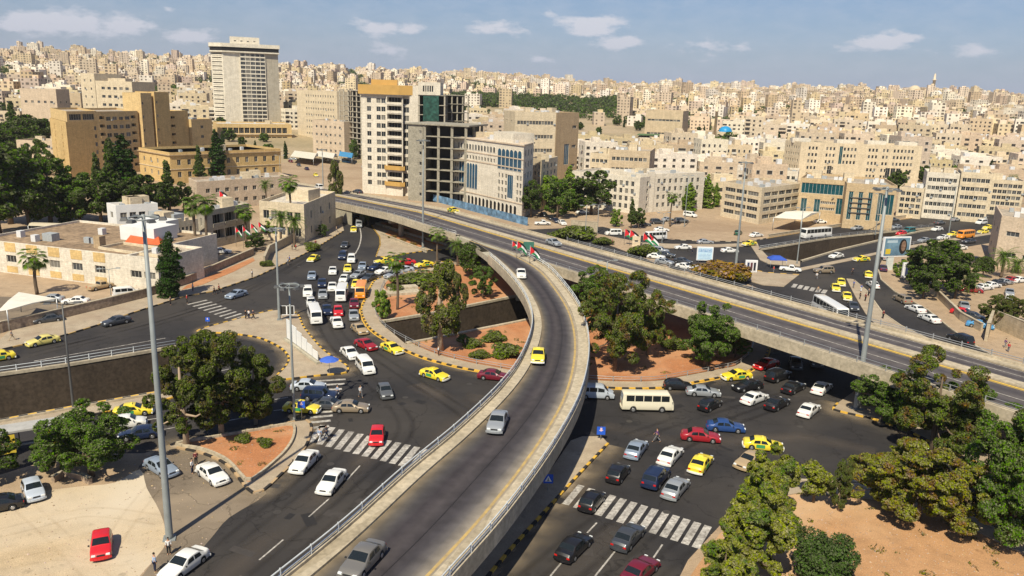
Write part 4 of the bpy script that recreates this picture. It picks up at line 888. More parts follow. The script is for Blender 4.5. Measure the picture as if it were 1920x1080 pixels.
T = [
 ('sedan','gunmetal',218,601,-58,12,'driving left along the pavement of the western street',0,SW_),
 ('sedan','paleyellow',80,638,-60,12,'driving left just behind the left edge taxi',0,SW_), ('sedan','taxi',-6,668,-60,10,'cut by the left edge of the picture',0,SW_),
 ('sedan','taxi',250,768,60,-5,'above the white hatchback in the left lower road',0,SW_), ('hatch','white',241,790,60,-6,'between a taxi and a navy car in the left lower road',0,SW_), ('sedan','navy',262,811,-60,7,'nearest the kerb in the left lower road',0,SW_),
 ('hatch','navy',466,757,60,-5,'half hidden behind the right of the twin trees',0,SW_),
 ('sedan','paleblue',578,722,60,1,'nosing onto the zebra stripes below the umbrella pavement',0,SW_), ('suv','navy',600,741,60,3,'beside the pale blue saloon at the left stop line',0,SW_), ('sedan','taxi',566,763,60,4,'behind the thin lamp post at the left stop line',0,SW_),
 ('sedan','gunmetal',618,757,60,3,'squeezed between the navy off-road car and the tan saloon',0,SW_), ('sedan','tan',658,762,60,1,'leading out of the left stop line, side on',0,MID),
 ('hatch','grey',722,733,14,26,'coming down alone in the middle of the junction',0,MID), ('van','white',685,687,24,28,'with a boxy roof right of the blue umbrella',0,MID), ('sedan','white',656,661,26,22,'just behind the white minivan',0,MID),
 ('sedan','darkred',686,645,30,14,'between a white saloon and a yellow taxi',0,MID), ('sedan','taxi',735,652,30,14,'hugging the striped roundabout kerb',0,MID), ('sedan','taxi',815,701,40,12,'alone in the dark open asphalt of the junction',0,MID),
 ('sedan','maroon',926,703,40,4,'half hidden by the ramp barrier',0,MID), ('sedan','beige',674,616,22,18,'under the curve of the roundabout kerb',0,JAM), ('pickup','white',631,604,12,24,'at the head of the jam beside the minibus',0,JAM),
 ('minibus','white',590,588,11,30,'leading the left lane of the jam',0,JAM), ('sedan','silver',663,590,4,22,'below the dark red car beside the roundabout kerb',0,JAM), ('hatch','red',634,583,3,20,'bright in the middle of the jam, behind the white pickup',0,JAM),
 ('sedan','navy',613,580,5,20,'left of the bright red hatchback',0,JAM), ('hatch','white',583,567,5,20,'directly behind the white minibus',0,JAM), ('sedan','maroon',664,568,0,20,'in front of the orange minibus',0,JAM),
 ('minibus','orange',677,543,-8,26,'in the right lane of the jam',0,JAM), ('minibus','white',641,548,-9,26,'side by side with the orange minibus',0,JAM), ('sedan','silver',605,551,0,20,'left of the white minibus in mid jam',0,JAM),
 ('suv','white',577,548,1,20,'in the outer left lane of the jam',0,JAM), ('sedan','white',623,537,-2,18,'behind the silver saloon in mid jam',0,JAM), ('sedan','navy',604,530,-2,18,'in a gap between silver and white cars of the jam',0,JAM),
 ('sedan','lightblue',585,516,-5,18,'leftmost in the tail of the jam',0,JAM), ('hatch','white',645,523,-12,14,'slanting between lanes of the jam',0,JAM), ('sedan','white',624,507,-3,16,'alone with dark asphalt behind it at the tail of the jam',0,JAM),
 ('sedan','silver',672,514,-20,8,'slanting toward the jam from the right',0,JAM), ('sedan','gunmetal',692,520,-20,8,'behind the slanting silver saloon',0,JAM), ('sedan','taxi',668,532,-6,16,'right behind the orange minibus',0,JAM),
 ('sedan','navy',706,500,-22,6,'near the point of the paved triangle',0,JAM), ('sedan','lightblue',680,498,-8,16,'between the white off-road car and the navy one',0,JAM), ('sedan','taxi',652,503,-3,14,'boxed in between white cars at the jam tail',0,JAM),
 ('suv','white',659,486,-3,14,'ahead of the dark cars coming from under the flyover',0,JAM), ('suv','navy',643,480,-8,12,'left of the white off-road car',0,JAM), ('sedan','gunmetal',647,459,-9,10,'coming down the curved white lane line',0,JAM),
 ('sedan','taxi',588,484,-24,12,'leaving toward the left beside the bus stop people',0,JAM), ('sedan','taxi',663,430,-1,12,'first out of the shade of the flyover',0,JAM), ('van','silver',673,421,0,12,'beside the taxi in the flyover shade',0,JAM),
 ('sedan','orange',671,409,3,10,'entering the shade under the flyover',0,JAM), ('van','white',659,404,3,10,'deep beside the stone villa wall',0,JAM), ('sedan','taxi',720,489,-24,2,'behind the palm on the loop',0,JAM),
 ('sedan','red',761,491,-24,1,'bright on the loop behind the palm',0,JAM), ('sedan','taxi',795,495,-24,3,'last on the loop north of the roundabout',0,JAM), ('sedan','white',721,507,-24,5,'on the loop left of the palm crown',0,JAM), ('sedan','paleblue',757,505,-24,3,'on the loop right of the palm crown',0,JAM), ('sedan','silver',738,516,-24,5,'lowest of the queue on the loop by the palm',0,JAM),
 ('sedan','gunmetal',671,359,-20,-5,'on the near carriageway of the western flyover',6.3,'cars on the flyover'), ('van','white',598,351,-20,-8,'on the flyover where it meets street level',4.5,'cars on the flyover'), ('sedan','taxi',850,394,22,6,'on the far carriageway of the flyover',6.8,'cars on the flyover'),
 ('sedan','silver',1038,454,22,7,'alone on the far carriageway by the green road sign',6.8,'cars on the flyover'),
 ('pickup','white',977,513,4,24,'at the top of the curved ramp',6.5,'cars on the curved ramp'), ('sedan','taxi',1009,665,-3,30,'halfway down the curved ramp',6.25,'cars on the curved ramp'), ('sedan','silver',933,789,-13,32,'in the lower bend of the curved ramp',6.0,'cars on the curved ramp'),
 ('sedan','pewter',680,1047,-32,34,'nearest on the curved ramp, cut by the lower edge',5.8,'cars on the curved ramp'),
 ('hatch','red',707,816,-5,28,'crossing the left zebra',0,MID), ('sedan','white',571,864,-30,30,'just past the left end of the zebra',0,SW_), ('sedan','white',622,901,-28,32,'in the middle of the lower left road below the zebra',0,SW_),
 ('sedan','white',345,1055,-58,42,'nearest in the lower left corner beside two men',0,SW_), ('hatch','red',190,1020,-2,30,'alone on the pale sand',0,LOT), ('sedan','lightblue',302,874,34,20,'parked across behind the thick mast',0,LOT), ('sedan','white',398,887,32,24,'with two people standing at its side',0,LOT),
 ('hatch','paleblue',62,917,12,26,'parked under the round tree at the left edge of the sand',0,LOT), ('sedan','black',-8,945,-30,6,'cut by the left edge under the trees',0,LOT),
 ('van','paleblue',1118,737,50,2,'half in the shadow of the ramp',0,MID), ('minibus','cream',1213,752,50,1,'large and side on, right of the ramp',0,MID), ('hatch','black',1271,721,50,2,'behind the cream minibus against the roundabout kerb',0,MID),
 ('sedan','silver',1319,733,50,3,'right of the black hatchback at the roundabout kerb',0,MID), ('hatch','black',1331,757,28,-14,'right of the nose of the cream minibus',0,MID), ('sedan','taxi',1381,703,-46,4,'against the roundabout kerb near the flyover shadow',0,MID),
 ('sedan','black',1402,722,-46,8,'with a white-clad rider beside it',0,MID), ('sedan','white',1415,745,34,-13,'heading for the flyover shadow, right of a black hatchback',0,MID), ('sedan','blue',1361,798,54,4,'side on, above the red saloon',0,MID),
 ('sedan','darkred',1314,816,54,5,'side on, below the blue saloon',0,MID), ('sedan','taxi',1431,832,54,6,'side on, right of the red saloon',0,MID), ('sedan','beige',1406,862,-34,20,'half under the edge of the light green trees',0,SE_),
 ('sedan','lightblue',1193,840,22,-30,'at the tip of the pavement strip near a walking person',0,SE_), ('sedan','white',1257,852,26,-28,'in the queue between a silver-blue car and a taxi',0,SE_), ('sedan','taxi',1314,867,22,-28,'rightmost in the queue above the lower zebra',0,SE_),
 ('hatch','black',1159,885,24,-30,'closest to the striped kerb in the queue above the zebra',0,SE_), ('suv','navy',1230,894,24,-28,'in the queue left of a grey saloon',0,SE_), ('sedan','silver',1267,913,24,-28,'last in the queue just above the lower zebra',0,SE_),
 ('hatch','black',1110,937,26,-30,'standing on the lower zebra',0,SE_), ('sedan','black',1076,1023,32,-31,'left of two below the lower zebra',0,SE_), ('sedan','gunmetal',1178,1004,28,-31,'right of two below the lower zebra',0,SE_), ('sedan','maroon',1200,1068,30,-28,'cut by the lower edge of the picture',0,SE_),
 ('sedan','red',1437,682,-30,8,'glowing in the deep shade under the flyover',0,MID), ('suv','black',1459,704,30,-10,'at the shadow line under the flyover',0,MID), ('sedan','black',1488,725,28,-14,'in the sun just out of the flyover shade, left of a white saloon',0,MID), ('sedan','black',1457,755,28,-15,'left of the lower white saloon at the right corner',0,MID),
 ('sedan','white',1541,726,26,-20,'upper of two near the right mast',0,MID), ('sedan','white',1517,767,26,-21,'lower of two near the right mast',0,MID), ('sedan','grey',1492,680,5,20,'left of two in the deep shade under the flyover',0,MID), ('suv','grey',1532,677,3,20,'right of two in the deep shade under the flyover',0,MID),
 ('bus','white',1530,438,-50,4,'on the upper street beyond the flyover',0,NE_), ('sedan','white',1568,479,-40,6,'in the sunken lane below the white coach',0,NE_), ('sedan','taxi',1615,485,-36,2,'under the left side of the large billboard',0,NE_), ('pickup','white',1482,504,40,4,'beside the blue tent on the corner',0,NE_),
 ('suv','tan',1545,507,-30,0,'alone in the middle of the eastern junction',0,NE_), ('sedan','taxi',1628,514,-4,-10,'behind the mast at the top of the narrow island',0,NE_), ('sedan','white',1637,533,-16,-12,'passing the narrow island behind the mast',0,NE_), ('sedan','taxi',1577,529,5,14,'uppermost of three taxis left of the narrow island',0,NE_),
 ('sedan','taxi',1567,539,5,14,'middle of three taxis left of the narrow island',0,NE_), ('sedan','taxi',1588,555,6,15,'lowest of three taxis left of the narrow island',0,NE_), ('sedan','gunmetal',1600,574,10,16,'behind the flyover rail below the three taxis',0,NE_), ('bus','white',1556,582,24,15,'seen mostly from its long roof behind the flyover',0,NE_),
 ('suv','tan',1692,561,-30,-14,'first of three at the right street kerb',0,NE_), ('sedan','white',1717,578,-30,-12,'upper of the white pair at the right street kerb',0,NE_), ('sedan','white',1743,596,-30,-12,'lower of the white pair at the right street kerb',0,NE_), ('suv','black',1801,636,-36,-14,'near the end of the right street pavement',0,NE_),
]
for a in T: place(a[0], a[1], a[2], a[3], a[4], a[5], a[6], a[7], a[8])
def row(items, group):
    for (k, c, x, y, vx, vy, d) in items: place(k, c, x, y, vx, vy, d, 0, group)
row([('sedan','silver',1607,427,-30,3,'right behind the white coach on the upper street'),('sedan','silver',1680,425,-30,3,'on the upper street above the red truck'),('hatch','red',1690,437,-26,3,'in front of the teal van on the sunken lane'),('van','teal',1704,433,-26,3,'behind the red car on the sunken lane'),
 ('sedan','white',1757,429,-26,3,'on the median lane left of the tall right lamp'),('sedan','grey',1762,417,26,-3,'on the upper street near the kink of the road'),('sedan','silver',1791,411,26,-3,'on the upper street, second nearest the right end'),('sedan','orange',1822,404,26,-3,'on the upper street by the awnings'),
 ('sedan','white',1877,404,26,-3,'farthest right on the upper street'),('van','white',1840,417,-26,3,'heading left above the orange minibus'),('sedan','taxi',1853,426,-26,3,'above the right end of the eastern road'),('sedan','taxi',1843,434,-26,3,'right of the orange minibus'),('minibus','orange',1811,440,-26,3,'on the eastern main road'),
 ('sedan','taxi',1787,439,-26,3,'left of the orange minibus'),('sedan','white',1769,445,-26,3,'left of the taxi and the orange minibus'),('sedan','silver',1733,450,-26,3,'half hidden behind the billboard'),('sedan','white',1800,464,-26,2,'on the near lane behind the palm crown'),('sedan','gunmetal',1817,452,-26,2,'below the orange minibus'),
 ('van','silver',1661,482,-8,-12,'passing under the billboard'),('sedan','purple',1656,502,-5,-12,'entering the right street under the billboard')], 'cars on the far eastern road')
row([('van','white',1150,437,-40,0,'tall, left one of the pair with flags between them'),('minibus','white',1229,442,-40,2,'right one of the pair with flags between them'),('sedan','white',1281,463,-34,0,'driving on the street before the sandy lot'),('sedan','silver',1322,453,34,0,'at the dashed kerb of the sandy lot'),
 ('sedan','white',1368,469,34,0,'right of the blue and white notice board'),('sedan','taxi',1405,457,-30,3,'behind the mast on the street before the sandy lot'),('hatch','green',1384,436,10,-5,'alone on the sandy lot'),('sedan','white',1418,440,20,-2,'right of the green hatchback on the sandy lot'),
 ('suv','silver',1237,470,30,3,'uppermost in the cluster parked behind the flyover'),('sedan','white',1230,480,30,3,'left in the cluster parked behind the flyover'),('sedan','gunmetal',1249,477,30,3,'dark in the cluster parked behind the flyover'),('sedan','silver',1246,490,30,5,'lowest in the cluster parked behind the flyover'),
 ('sedan','gunmetal',1280,489,30,5,'upper of the two parked left of the notice board'),('sedan','white',1285,499,30,6,'lower of the two parked left of the notice board'),('sedan','white',1312,505,30,6,'last of the row parked behind the flyover'),
 ('suv','gunmetal',1232,416,20,0,'left one parked before the white school'),('sedan','silver',1252,411,26,-2,'middle one parked before the white school'),('suv','grey',1277,414,20,0,'right one parked before the white school'),('van','white',1294,403,20,3,'at the corner behind the sandy lot'),('sedan','white',1240,430,24,0,'behind the flags near the sandy lot'),('sedan','gunmetal',1207,420,24,0,'beside the dark bush before the school'),
 ('pickup','white',1017,418,30,0,'at the end of the blue hoarding'),('sedan','black',1020,402,16,8,'first of three in the shady side street'),('sedan','black',1031,408,16,8,'second of three in the shady side street'),('sedan','navy',1042,413,16,8,'third of three in the shady side street'),('sedan','white',1054,417,16,8,'last in the shady side street'),('sedan','white',1092,397,26,0,'behind the low white wall by the big tree')], 'cars parked north of the flyover')
row([('sedan','green',1589,417,3,8,'leftmost in the row beyond the coach'),('sedan','gunmetal',1615,416,3,8,'second in the row beyond the coach'),('sedan','silver',1630,415,3,8,'third in the row beyond the coach'),('sedan','maroon',1652,412,3,8,'red one in the row beyond the coach'),('sedan','grey',1674,411,20,0,'right end of the row beyond the coach'),('sedan','silver',1768,398,26,0,'lone, below the pale apartment blocks'),('sedan','white',1538,415,20,0,'beside the white canopy'),
 ('sedan','silver',1808,573,8,14,'first in the fenced car park lane'),('sedan','red',1807,585,20,4,'behind the silver one in the fenced car park lane'),('sedan','gunmetal',1825,592,20,4,'dark in the fenced car park lane'),('sedan','skyblue',1838,608,26,4,'at the gate of the fenced car park'),
 ('sedan','red',1797,538,20,2,'left of the two red ones behind the palm'),('sedan','darkred',1822,542,20,2,'right of the two red ones behind the palm'),('sedan','white',1845,538,20,-2,'first white one right of the palm'),('sedan','white',1860,534,20,-2,'second white one right of the palm'),('sedan','gunmetal',1872,530,20,-2,'dark one in the row at the right edge'),('sedan','silver',1884,528,20,-2,'silver one in the row at the right edge'),
 ('sedan','darkred',1898,524,20,-2,'red one near the right edge'),('sedan','white',1912,524,20,-2,'cut by the right edge'),('sedan','silver',1893,548,2,12,'uppermost of the column at the right edge'),('sedan','white',1893,560,2,12,'second of the column at the right edge'),('sedan','navy',1890,572,2,12,'lowest of the column at the right edge'),('sedan','gunmetal',1822,488,20,-3,'left of the two by the beige block'),('sedan','black',1832,486,20,-3,'right of the two by the beige block'),
 ('sedan','silver',95,559,-40,0,'left of the two before the low beige building'),('sedan','white',142,563,-40,0,'right of the two before the low beige building'),('sedan','white',415,470,30,0,'beside the gate of the crenellated building'),('pickup','beige',188,536,30,-6,'loaded, before the garage doors'),('van','white',237,549,30,-3,'small with a dark cage before the cypress'),
 ('sedan','maroon',9,447,-20,2,'far left behind the low building'),('sedan','purple',33,445,-20,2,'second from left behind the low building'),('van','white',67,444,6,12,'behind the low building, beside the carport'),('sedan','darkred',100,438,-20,2,'under the carport roof'),('sedan','lightblue',443,551,-34,10,'rolling onto the upper left zebra'),('sedan','gunmetal',90,597,-30,4,'under the white canopy at left')], LOT)
row([('sedan','navy',575,316,-10,-6,'descending where the flyover meets the street'),('sedan','taxi',592,328,10,6,'climbing from the far car market'),('sedan','gunmetal',560,309,10,6,'far, before the blue market stalls'),('sedan','white',552,282,16,2,'far in the car market, front row'),('sedan','silver',568,287,16,2,'far in the car market, middle row'),('sedan','navy',590,292,16,2,'far in the car market, right row'),('sedan','skyblue',650,303,16,2,'at the small blue stall'),('sedan','white',610,300,16,2,'by the ochre kerb of the car market'),
 ('sedan','maroon',545,302,12,4,'far on the street left of the market'),('sedan','white',532,262,8,4,'farthest up the street by the podium')], 'cars in the far car market')
_r = random.Random(5)
_c = [(548,268),(560,266),(575,270),(590,272),(604,276),(618,280),(632,286),(645,292),(556,276),(572,280),(600,286),(616,290),(540,290),(628,294),(642,300),(655,298),(550,298),(586,284)]
_w = ['back row', 'back row', 'back row', 'back row', 'back row', 'back row', 'right corner', 'right corner', 'second row', 'second row', 'second row', 'second row', 'left edge', 'third row', 'third row', 'right edge', 'left edge', 'middle']
_k = ['white','silver','navy','white','lightblue','white','silver','skyblue','silver','white','gunmetal','white','white','navy','white','white','silver','lightblue']
_L = sorted(range(18), key=lambda i: _c[i][0]); _O = ['leftmost', 'second from left', 'third from left', 'fourth from left', 'fifth from left', 'sixth from left', 'seventh from left', 'eighth from left', 'ninth from left']
for i in range(18):
    r_i = _L.index(i); side = 'left' if r_i < 9 else 'right'
    place('sedan', _k[i], _c[i][0], _c[i][1], _r.choice((16, -16)), _r.uniform(-3, 5), '%s in the %s half of the far car market' % (_O[r_i % 9], side), 0, 'cars in the far car market')
# ---------------------------------------------------------------- masts and lamps
M_MAST = mat('mast_steel', (.25, .27, .27), .6, .15, .6, metal=.2)
M_DMAST = mat('dark_mast', (.10, .10, .10), .5, .1, .6, metal=.3)
M_LAMP = mat('lamp_lens', (.75, .75, .72), .3, 0)
def mast(px, py, top_py, label, rb=.42, rt=.16, kind='ring', m=None, group=None, z=0, top_px=None):
    b = G(px, py, z); h = hgt(b, top_py)-z; m = m or M_MAST
    t = thing('high_mast_light' if kind == 'ring' else 'street_lamp', label, 'mast light' if kind == 'ring' else 'street lamp', (b.x, b.y, ground_at(b)[1] if z == 0 else z), .3, group)
    bm = bmesh.new(); n = 14; tube(bm, [(0, 0, 0), (0, 0, .4), (0, 0, h*.5), (0, 0, h)], [rb*1.15, rb, (rb+rt)/2, rt], n); part('pole', mesh('pole', bm, m), t)
    bm = bmesh.new(); box(bm, -rb*1.6, rb*1.6, -rb*1.6, rb*1.6, 0, .12); part('base_plate', mesh('base_plate', bm, m), t)
    if kind == 'ring':
        bm = bmesh.new(); R0 = 1.15; tube(bm, [(math.cos(a*math.pi/8)*R0, math.sin(a*math.pi/8)*R0, h-.3) for a in range(17)], .07, 6, caps=False)
        for a in range(3): an = a*2.1; bar(bm, (0, 0, h-.15), (math.cos(an)*R0, math.sin(an)*R0, h-.3), .08)
        part('ring', mesh('ring', bm, m), t)
        bm = bmesh.new(); box(bm, -.3, .3, -.3, .3, -.12, .12, top=.7); lm = mesh('floodlight', bm, M_DMAST)
        bm = bmesh.new(); box(bm, -.24, .24, -.24, .24, -.15, -.122); ll = mesh('lens', bm, M_LAMP)
        for a in range(6):
            an = a*math.pi/3; f = part('floodlight', lm, t, (math.cos(an)*1.45, math.sin(an)*1.45, h-.35), an); part('lens', ll, f)
    elif kind == 'double':
        for s in (-1, 1):
            bm = bmesh.new(); tube(bm, [(0, 0, h-.1), (s*.7, 0, h+.15), (s*1.3, 0, h+.2)], .05, 6); part('arm', mesh('arm', bm, m), t)
            bm = bmesh.new(); box(bm, -.45, .45, -.2, .2, -.07, .09, top=.75); f = part('lamp_head', mesh('lamp_head', bm, m), t, (s*1.6, 0, h+.2))
            bm = bmesh.new(); box(bm, -.36, .36, -.15, .15, -.1, -.072); part('lens', mesh('lens', bm, M_LAMP), f)
    return t, b, h
mast(318, 1010, 402, 'thick grey high mast rising from the kerb at the lower left, before the twin trees', .33, .15)
mast(1605, 768, 352, 'tall grey high mast on the right pavement corner, passing in front of the flyover', .40, .17)
mast(552, 790, 531, 'slim mast with globe lamps at the tip of the red soil island', .17, .09)
mast(793, 465, 262, 'slim mast between the planters and the flyover, before the unfinished tower', .30, .12)
mast(1377, 525, 302, 'tall mast behind the flyover beside the orange hedge', .32, .12)
mast(524, 601, 428, 'slim mast on the pavement point beside the black sign boards', .26, .12)
mast(1133, 590, 492, 'short double lamp sticking out of the trees inside the junction', .16, .1, 'double')
mast(138, 768, 573, 'dark double-armed lamp on the lower kerb of the western underpass', .16, .08, 'double', M_DMAST)
mast(1097, 448, 386, 'double-armed lamp before the low white wall', .13, .08, 'double')
mast(1120, 436, 384, 'lamp behind the left white van', .11, .07, 'double')
mast(1494, 495, 392, 'lamp at the corner where the sunken lane begins', .16, .1, 'double')
mast(1641, 440, 364, 'double-armed lamp on the wall behind the tallest right mast', .14, .08, 'double')
mast(1779, 437, 350, 'lamp between the palms and the pale apartment blocks', .16, .09, 'double')
mast(606, 352, 279, 'slim mast at the far end of the flyover by the car market', .26, .12)
mast(1241, 455, 400, 'lamp by the right white bus', .11, .07, 'double')
mast(526, 340, 292, 'lamp on the far street left of the flyover end', .13, .08, 'double')
mast(1563, 420, 372, 'lamp behind the white coach', .13, .08, 'double')
mast(1283, 425, 330, 'lamp before the white school right wing', .13, .08, 'double')
mast(1910, 440, 395, 'lamp at the right end of the eastern road', .13, .08, 'double')
mast(208, 553, 505, 'thin lamp in the forecourt before the garage doors', .07, .05, 'double')

# ---------------------------------------------------------------- signs
M_SIGNB = mat('sign_blue', (.02, .10, .55), .4, 0); M_SIGNG = mat('sign_green', (.05, .16, .12), .4, 0); M_SW = mat('sign_white', (.75, .75, .75), .4, 0)
def post_sign(px, py, tpy, w, label, icon):
    b = G(px, py); h = hgt(b, tpy); t = thing('traffic_sign', label, 'traffic sign', (b.x, b.y, .14), 0)
    bm = bmesh.new(); tube(bm, [(0, 0, 0), (0, 0, h-.14)], .045, 8); part('post', mesh('post', bm, M_STEEL), t)
    bm = bmesh.new(); box(bm, -w/2, w/2, -.06, -.02, h-.14-w, h-.14); pl = part('sign_plate', mesh('sign_plate', bm, M_SIGNB), t)
    bm = bmesh.new(); c = h-.14-w/2
    if icon == 'tri':
        v = [bm.verts.new(p) for p in ((-.36*w, -.066, c-.3*w), (.36*w, -.066, c-.3*w), (0, -.066, c+.36*w))]; bm.faces.new(v)
        part('symbol', mesh('symbol', bm, M_SW), pl)
        bm = bmesh.new(); tube(bm, [(0, -.07, c-.22*w), (-.02*w, -.07, c+.02*w), (0, -.07, c+.1*w)], .03*w, 5); tube(bm, [(-.1*w, -.07, c-.24*w), (0, -.07, c-.06*w), (.1*w, -.07, c-.24*w)], .03*w, 5); part('walker', mesh('walker', bm, M_BLK), pl)
    else:
        v = [bm.verts.new(p) for p in ((-.12*w, -.066, c+.1*w), (-.12*w, -.066, c+.38*w), (.12*w, -.066, c+.38*w), (.12*w, -.066, c+.1*w))]; bm.faces.new(v)
        v = [bm.verts.new(p) for p in ((-.3*w, -.066, c+.1*w), (.3*w, -.066, c+.1*w), (0, -.066, c-.1*w))]; bm.faces.new(v); fixn(bm)
        part('symbol', mesh('symbol', bm, mat('sign_red_white', (.7, .5, .55), .4, 0)), pl)
post_sign(1027, 922, 889, 1.0, 'blue square sign with a white triangle beside the ramp shadow', 'tri')
post_sign(1126, 826, 800, 1.0, 'blue square sign with a pale arrow at the tip of the pavement strip', 'arrow')
post_sign(390, 612, 595, .7, 'small pale sign on the pavement below the upper left zebra', 'arrow')
post_sign(566, 790, 752, .9, 'back of a grey sign beside the slim mast base', 'arrow')
post_sign(1612, 766, 744, .8, 'small blue sign beside the base of the right mast', 'tri')
# black double board on the pavement point
b = G(525, 600); h = hgt(b, 574); t = thing('sign_boards', 'pair of black framed sign boards side by side on the pavement point', 'sign', (b.x, b.y, .14), .1)
for s in (-1, 1):
    bm = bmesh.new(); box(bm, -.55, .55, -.05, .05, h-1.6, h-.1); p = part('board', mesh('board', bm, M_BLK), t, (s*.65+1.2, 0, 0))
    bm = bmesh.new()
    for z in (h-1.66, h-.1): bar(bm, (-.6, 0, z), (.6, 0, z), .1)
    for x in (-.6, .6): bar(bm, (x, 0, h-1.66), (x, 0, h-.1), .1)
    part('frame', mesh('frame', bm, M_SW), p)
    bm = bmesh.new(); tube(bm, [(0, 0, 0), (0, 0, h-1.6)], .05, 6); part('post', mesh('post', bm, M_STEEL), t, (s*.65+1.2, 0, 0))
# stepped white panels
PA, PB = G(538, 640), G(596, 683)
t = thing('panel_row', 'stepped row of tall white display panels on the pavement point', 'display panels', (PA.x, PA.y, .14), math.atan2(PB.y-PA.y, PB.x-PA.x))
Lp = (PB-PA).length
bm = bmesh.new(); box(bm, -.6, Lp+.4, -.35, .35, 0, .35); part('plinth', mesh('plinth', bm, M_CONC), t)
for i in range(6):
    h = 3.6-.38*i; w = Lp/6
    bm = bmesh.new(); box(bm, i*w+.06, (i+1)*w-.06, .0, .1, .5, h); p = part('panel', mesh('panel', bm, mat('panel_white', (.72, .72, .70), .5, .05)), t)
    bm = bmesh.new(); box(bm, i*w+.02, i*w+.08, -.03, .13, .3, h+.05); part('frame_post', mesh('frame_post', bm, M_STEEL), p)
# blue umbrella
b = G(627, 706); t = thing('parasol', 'blue round parasol standing on the pavement point by the road', 'parasol', (b.x-.8, b.y+.5, .14))
bm = bmesh.new(); tube(bm, [(0, 0, 0), (0, 0, 2.5)], .03, 6); part('pole', mesh('pole', bm, M_SW), t)
bm = bmesh.new(); c = bm.verts.new((0, 0, 2.65)); ring = [bm.verts.new((math.cos(i*math.pi/8)*1.35, math.sin(i*math.pi/8)*1.35, 2.1+.06*(i % 2))) for i in range(16)]; r2 = [bm.verts.new((v.co.x*.55, v.co.y*.55, 2.48)) for v in ring]
for i in range(16): bm.faces.new((r2[i], r2[(i+1) % 16], c)); bm.faces.new((ring[i], ring[(i+1) % 16], r2[(i+1) % 16], r2[i]))
part('canopy', mesh('canopy', bm, mat('parasol_blue', (.05, .12, .50), .7, .1)), t)
b = G(1455, 503); t = thing('parasol', 'small blue sun tent on the corner by the white pickup', 'tent', (b.x, b.y, .0))
bm = bmesh.new(); box(bm, -2, 2, -1.5, 1.5, 2.2, 2.4); box(bm, -2, 2, -1.5, 1.5, 2.4, 3.1, top=.4); part('canopy', mesh('canopy', bm, mat('tent_blue', (.03, .08, .4), .7, .1)), t)
for x in (-1.9, 1.9):
    for y in (-1.4, 1.4): bm = bmesh.new(); tube(bm, [(x, y, 0), (x, y, 2.3)], .05, 5); part('post', mesh('post', bm, M_STEEL), t)
# bus shelter
b = G(62, 842); t = thing('bus_shelter', 'flat-roofed bus shelter with yellow poster panels beside the striped kerb', 'bus shelter', (b.x, b.y, .0), math.atan2(*(lambda q: (q.y, q.x))(G(140, 790)-G(0, 812))))
bm = bmesh.new(); box(bm, -4, 4, -1.2, 1.2, 2.7, 2.9); part('roof', mesh('roof', bm, mat('shelter_roof', (.38, .37, .35), .7, .15, 1)), t)
for x in (-3.8, -1.2, 1.2, 3.8):
    bm = bmesh.new(); bar(bm, (x, 1, 0), (x, 1, 2.7), .12); part('post', mesh('post', bm, M_DMAST), t)
for x in (-2.6, 2.6):
    bm = bmesh.new(); box(bm, x-1.1, x+1.1, -1.12, -1.04, .4, 2.5); p = part('poster_panel', mesh('poster_panel', bm, mat('poster_yellow', (.62, .46, .05), .5, 0)), t)
    bm = bmesh.new(); box(bm, x-.7, x+.2, -1.135, -1.122, 1.2, 2.2); part('poster_picture', mesh('poster_picture', bm, mat('poster_mix', (.5, .2, .2), .5, 0, 4, col2=(.5, .5, .6))), p)
bm = bmesh.new(); box(bm, -3, 3, .5, .9, .42, .5); part('bench', mesh('bench', bm, M_CONC), t)

